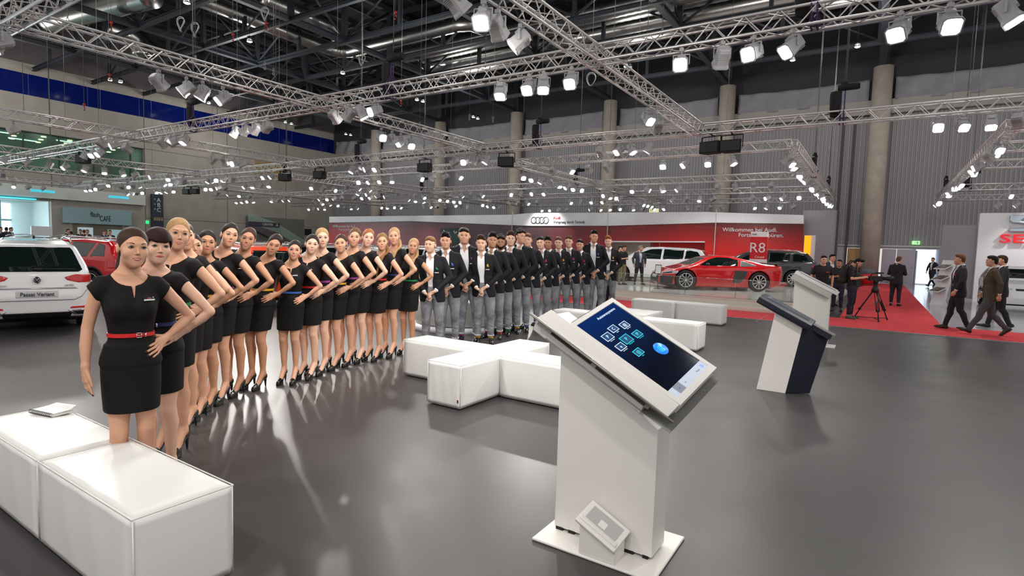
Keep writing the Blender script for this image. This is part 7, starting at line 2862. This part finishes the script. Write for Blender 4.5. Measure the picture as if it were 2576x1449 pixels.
h.path([(-.12, 0, .13), (-.11, 0, .20), (.10, 0, .20), (.12, 0, .13)], .012, 6)
h.box((-.02, -.02, .20), (.16, .02, .235))
h.path([(-.20, .05, .06), (-.30, .09, .08), (-.33, .09, .02)], .02, 6)
h.path([(.20, -.02, .0), (.22, -.09, -.02), (.30, -.12, .06), (.24, -.06, .12)], .007, 5)
h.build('handle', M_INK, vc)

# ================================================================ the cars on show
P_WHITE = car_paint('paint_white', rgb(232, 233, 236))
P_RED = car_paint('paint_red', rgb(198, 10, 18))
P_RED2 = car_paint('paint_crossover_red', rgb(206, 12, 22))
P_ORANGE = car_paint('paint_orange', rgb(226, 66, 20))
P_GREY = car_paint('paint_dark_grey', rgb(58, 60, 64))
P_NAVY = car_paint('paint_navy', rgb(22, 30, 58))
def H_(dx, dy):
    return math.atan2(dy, dx)
_v = ray(150, 700)
_v = Vector((_v[0], _v[1])).normalized()
_v.rotate(Matrix.Rotation(math.radians(3), 2))
hx, hy = _v.x, _v.y
wx, wy = at_z(211, 815)[:2]
rx_, ry_ = hy, -hx                        # right of the heading
cxw, cyw = wx - .66 * rx_ + 1.42 * hx, wy - .66 * ry_ + 1.42 * hy
ec = estate('car', (cxw, cyw, 0), H_(hx, hy), 'white estate car with chrome emblem, seen from behind at the left', P_WHITE, None, 1)
ec.scale = (1, .81, 1)
# red crossover
wx, wy = at_z(237, 737)[:2]
h = Vector((-.93, -.36)).normalized()
hatch('car', (wx + 1.18 * h.x + .75 * h.y * 1.0, wy + 1.18 * h.y - .75 * h.x * 1.0, 0), H_(h.x, h.y), 'red crossover with roof rails and dark wheel arches behind the near woman', P_RED2, None, 1)
q = (-21.6, 3.5)
estate('car', (q[0], q[1], 0), H_(-.95, .3), 'white car parked beyond the white estate, only its roof showing', P_WHITE, None)
q = (-25.4, 7.9)
estate('car', (q[0], q[1], 0), H_(-.8, .6), 'dark blue car behind the two white ones at the left', P_NAVY, None)
q = (-31.0, 11.2)
hatch('car', (q[0], q[1], 0), H_(-.5, .87), 'dark car with roof rails beyond the red crossover', P_GREY, None)
# orange hatch behind the women
q = at_z(700, 778)
h = Vector((-.985, .17)).normalized()
hatch('car', (q[0] + 1.9 * h.x, q[1] + 1.9 * h.y, 0), H_(h.x, h.y), 'orange hatchback behind the women in the middle of the row', P_ORANGE, None, 1, False)
q = (-22.2, 16.0)
hatch('car', (q[0], q[1], 0), H_(-.9, .4), 'dark grey car beyond the orange hatchback', P_GREY, None)
q = at_z(850, 728)
estate('car', (q[0], q[1], 0), H_(-.93, -.36), 'white car with black windows behind the mid-row blonde woman', P_WHITE, None)
q = (-17.4, 18.0)
estate('car', (q[0], q[1], 0), H_(-.96, -.25), 'white car behind the last women and the first man', P_WHITE, None)
q = (-21.1, 25.0)
hatch('car', (q[0], q[1], 0), H_(-.9, .43), 'second white car beyond the first men', P_WHITE, None)
q = (-29.4, 18.4)
hatch('car', (q[0], q[1], 0), H_(-.9, .43), 'white car far behind the orange hatchback', P_WHITE, None)
# red sports car on the podium
fw, rw = at_z(1727, 729, .31), at_z(1906, 734, .31)
h = Vector((fw[0] - rw[0], fw[1] - rw[1])).normalized()
m_ = (Vector(fw[:2]) + Vector(rw[:2])) / 2
l = Vector((-h.y, h.x))
sports('car', (m_.x - l.x * .93 - h.x * .02, m_.y - l.y * .93 - h.y * .02, .31), H_(h.x, h.y), 'red low sports car with silver wheels on the podium', P_RED, None)
xx = at_y(1652, 690, 24.3)[0]
estate('car', (xx, 24.2, .31), H_(-.99, -.14), 'white saloon on the podium behind the grey-suited man', P_WHITE, None, 0, False)
xx = at_y(1896, 690, 26.4)[0]
estate('car', (xx, 27.3, .31), H_(-.985, -.17), 'dark grey estate car behind the sports car tail', P_GREY, None)
xl_ = at_y(2500, 700, 24.5)[0]
hatch('car', (xl_ + .90, 26.4, .012), H_(.02, -1), 'white car seen from the front at the right edge', P_WHITE, None, 1, False)

# ================================================================ visitors
M_SUIT = mat('dark_suit', rgb(26, 26, 34), .75)
M_SUIT2 = mat('charcoal_suit', rgb(52, 54, 60), .75)
M_TWEED = mat('tweed_jacket', rgb(78, 68, 52), .9, noise=.35, nscale=90)
M_TROUS = mat('dark_trousers', rgb(30, 31, 38), .8)
M_TROUSG = mat('grey_trousers', rgb(72, 74, 76), .8)
M_JEANS = mat('dark_jeans', rgb(26, 30, 48), .8)
M_KHAKI = mat('khaki_trousers', rgb(116, 104, 78), .8)
M_TEE = mat('black_tee', rgb(24, 23, 27), .8)
M_SHOEB = mat('brown_shoe', rgb(46, 30, 24), .35)
M_SHOED = mat('black_shoe', rgb(18, 17, 18), .3)
M_SHIRTB = mat('pale_blue_shirt', rgb(186, 200, 226), .7)
def visitor(foot_px, head_px, top_px, yaw, label, z0=0.0, **kw):
    F = at_z(foot_px[0], foot_px[1], z0)[:2]
    dist = math.hypot(*F)
    r = ray(head_px, top_px)
    H = min(1.95, max(1.5, HC + r[2] / math.hypot(r[0], r[1]) * dist - z0))
    d = dict(hairstyle='short', hair='dark', skin='light', lod=2, pose='apart', jacket=M_SUIT, trousers=M_TROUS, shoe=M_SHOED)
    d.update(kw)
    o = build_man(F, face_cam(*F) + math.radians(yaw), H, d.pop('hairstyle'), d.pop('hair'), d.pop('skin'), d.pop('lod'), **d)
    o.location.z = z0
    return tag(o, label, 'person')
visitor((2402, 829), 2412, 640, -75, 'man in a dark suit with a red pocket square strolling along the red carpet', .01, pose='stroll', hair='lightbrown', square='red', lod=1, head=(0, -12, 0), shoe=M_SHOEB)
visitor((2482, 843), 2472, 643, -82, 'man in a brown tweed jacket and glasses striding to the left', .01, pose='walk', hair='dark', jacket=M_TWEED, trousers=M_TROUSG, lod=1, shoe=M_SHOEB)
visitor((2508, 826), 2490, 642, -80, 'dark-haired man walking half hidden behind the tweed jacket', .01, pose='stroll', hair='brown', lod=1)
visitor((2250, 769), 2252, 645, 170, 'man in a black suit seen from behind on the red carpet', .012, hair='lightbrown', lod=1, head=(0, -20, 8), pose='phone')
c_ = visitor((2138, 801), 2152, 646, 78, 'man in a black t-shirt looking down at his phone beside the tripod', .01, pose='phone', hair='black', tee=M_TEE, trousers=M_JEANS, lod=1, head=(0, 0, 34), shoe=mat('grey_trainer', rgb(86, 82, 74), .7), hairstyle='quiff')
pl = visitor((2062, 792), 2057, 643, 14, 'woman in a black polo shirt standing left of her colleague behind the white kiosk', .01, hair='dark', tee=M_TEE, trousers=M_JEANS, lod=1, smile=True)
pr = visitor((2104, 782), 2102, 652, -6, 'woman with a dark ponytail and black polo shirt holding something in her hands', .01, hair='black', skin='olive', tee=M_TEE, trousers=M_JEANS, lod=1, hairstyle='long', pose='phone', head=(0, -16, 6))
for o in (pl, pr):
    b = MB()
    b.box((.05, -.142, 1.33), (.125, -.130, 1.352))
    v, f, m = arr(b)
    bo = link('shirt_print', raw_mesh('shirt_print', v * [1, 1, o.dimensions.z / 1.83 if o.dimensions.z else 1], f, [mat('print_orange', rgb(214, 84, 36), .6)], m, False), o)
visitor((2084, 768), 2089, 640, 20, 'dark-haired man in a grey suit behind the two women in polo shirts', .01, hair='black', jacket=M_SUIT2, lod=1, head=(0, 25, 0))
visitor((2342, 722), 2341, 648, -40, 'man in a dark suit walking through the open door in the back wall', .01, pose='walk', hair='black')
visitor((1563, 716), 1572, 617, 40, 'man in a black sweater and khaki trousers leaning beside the white saloon', .31, hair='brown', tee=M_TEE, trousers=M_KHAKI, lod=1, head=(0, 20, 10), pose='phone')
visitor((1606, 716), 1608, 618, 22, 'grey-haired man in a grey suit and pale blue shirt beside the white saloon', .31, hair='grey', jacket=M_SUIT2, shirt=M_SHIRTB, lod=1, head=(0, 40, 0))
visitor((1556, 708), 1558, 620, 60, 'dark-haired man behind the one in the black sweater', .31, hair='dark')
# backpack on the cameraman's back
bp_ = empty('backpack', tuple(c_.location), c_.rotation_euler.z, 'dark backpack on the back of the man in the black t-shirt', 'backpack')
fd = Field(axis_pts(-.22, .22, .014), axis_pts(.08, .42, .014), axis_pts(.88, 1.48, .014))
fd.chain([(-.07, .21, 1.02, .10), (-.06, .20, 1.20, .11), (-.04, .19, 1.34, .085)], .06)
fd.chain([(.07, .21, 1.02, .10), (.06, .20, 1.20, .11), (.04, .19, 1.34, .085)], .08)
fd.chain([(-.06, .29, 1.02, .06), (.06, .29, 1.02, .06)], .04)
v, f = fd.mesh()
link('bag', raw_mesh('bag', v, f, [mat('backpack_cloth', rgb(40, 38, 40), .8)]), bp_)
for sx in (-1, 1):
    MB().path([(sx * .10, .16, 1.40), (sx * .115, .05, 1.545), (sx * .13, -.10, 1.46), (sx * .15, -.10, 1.25), (sx * .16, .08, 1.08)], .014, 5).build('strap', M_BLACK, bp_)

# people far off at the left, before the café and the entrance
for i, (px_, py_, yw, hr, jk, lb) in enumerate([
        (4, 566, 30, 'dark', M_SUIT, 'man in a dark suit at the far left edge before the bright entrance'), (18, 570, 150, 'black', M_SUIT, 'man in black second from the left edge before the bright entrance'),
        (29, 572, 60, 'dark', M_SUIT2, 'man in charcoal third from the left edge before the bright entrance'), (172, 572, 60, 'brown', M_SUIT, 'man bending over the counter left of the café opening'),
        (181, 582, 200, 'brown', mat('grey_coat', rgb(130, 128, 130), .8), 'brown-haired woman in a grey coat beyond the red crossover'), (204, 574, 0, 'dark', M_SUIT, 'man in a dark suit before the lit café board'),
        (213, 578, 170, 'lightbrown', M_SUIT2, 'light-brown-haired person between two suited men at the café'), (222, 573, -40, 'grey', M_SUIT, 'grey-haired man in a dark suit at the café opening'),
        (264, 580, 40, 'red', M_SUIT2, 'red-haired person at the café opening'), (278, 573, 10, 'brown', M_SUIT, 'man in a navy jacket phoning beside the café opening')]):
    dep = 37 if i < 8 else 35
    yh = 622 + .0302 * (px_ - 1288)
    visitor((px_, yh + HC * F_PX / dep), px_, py_, yw, lb, hair=hr, jacket=jk, pose='call' if i == 9 else 'apart')
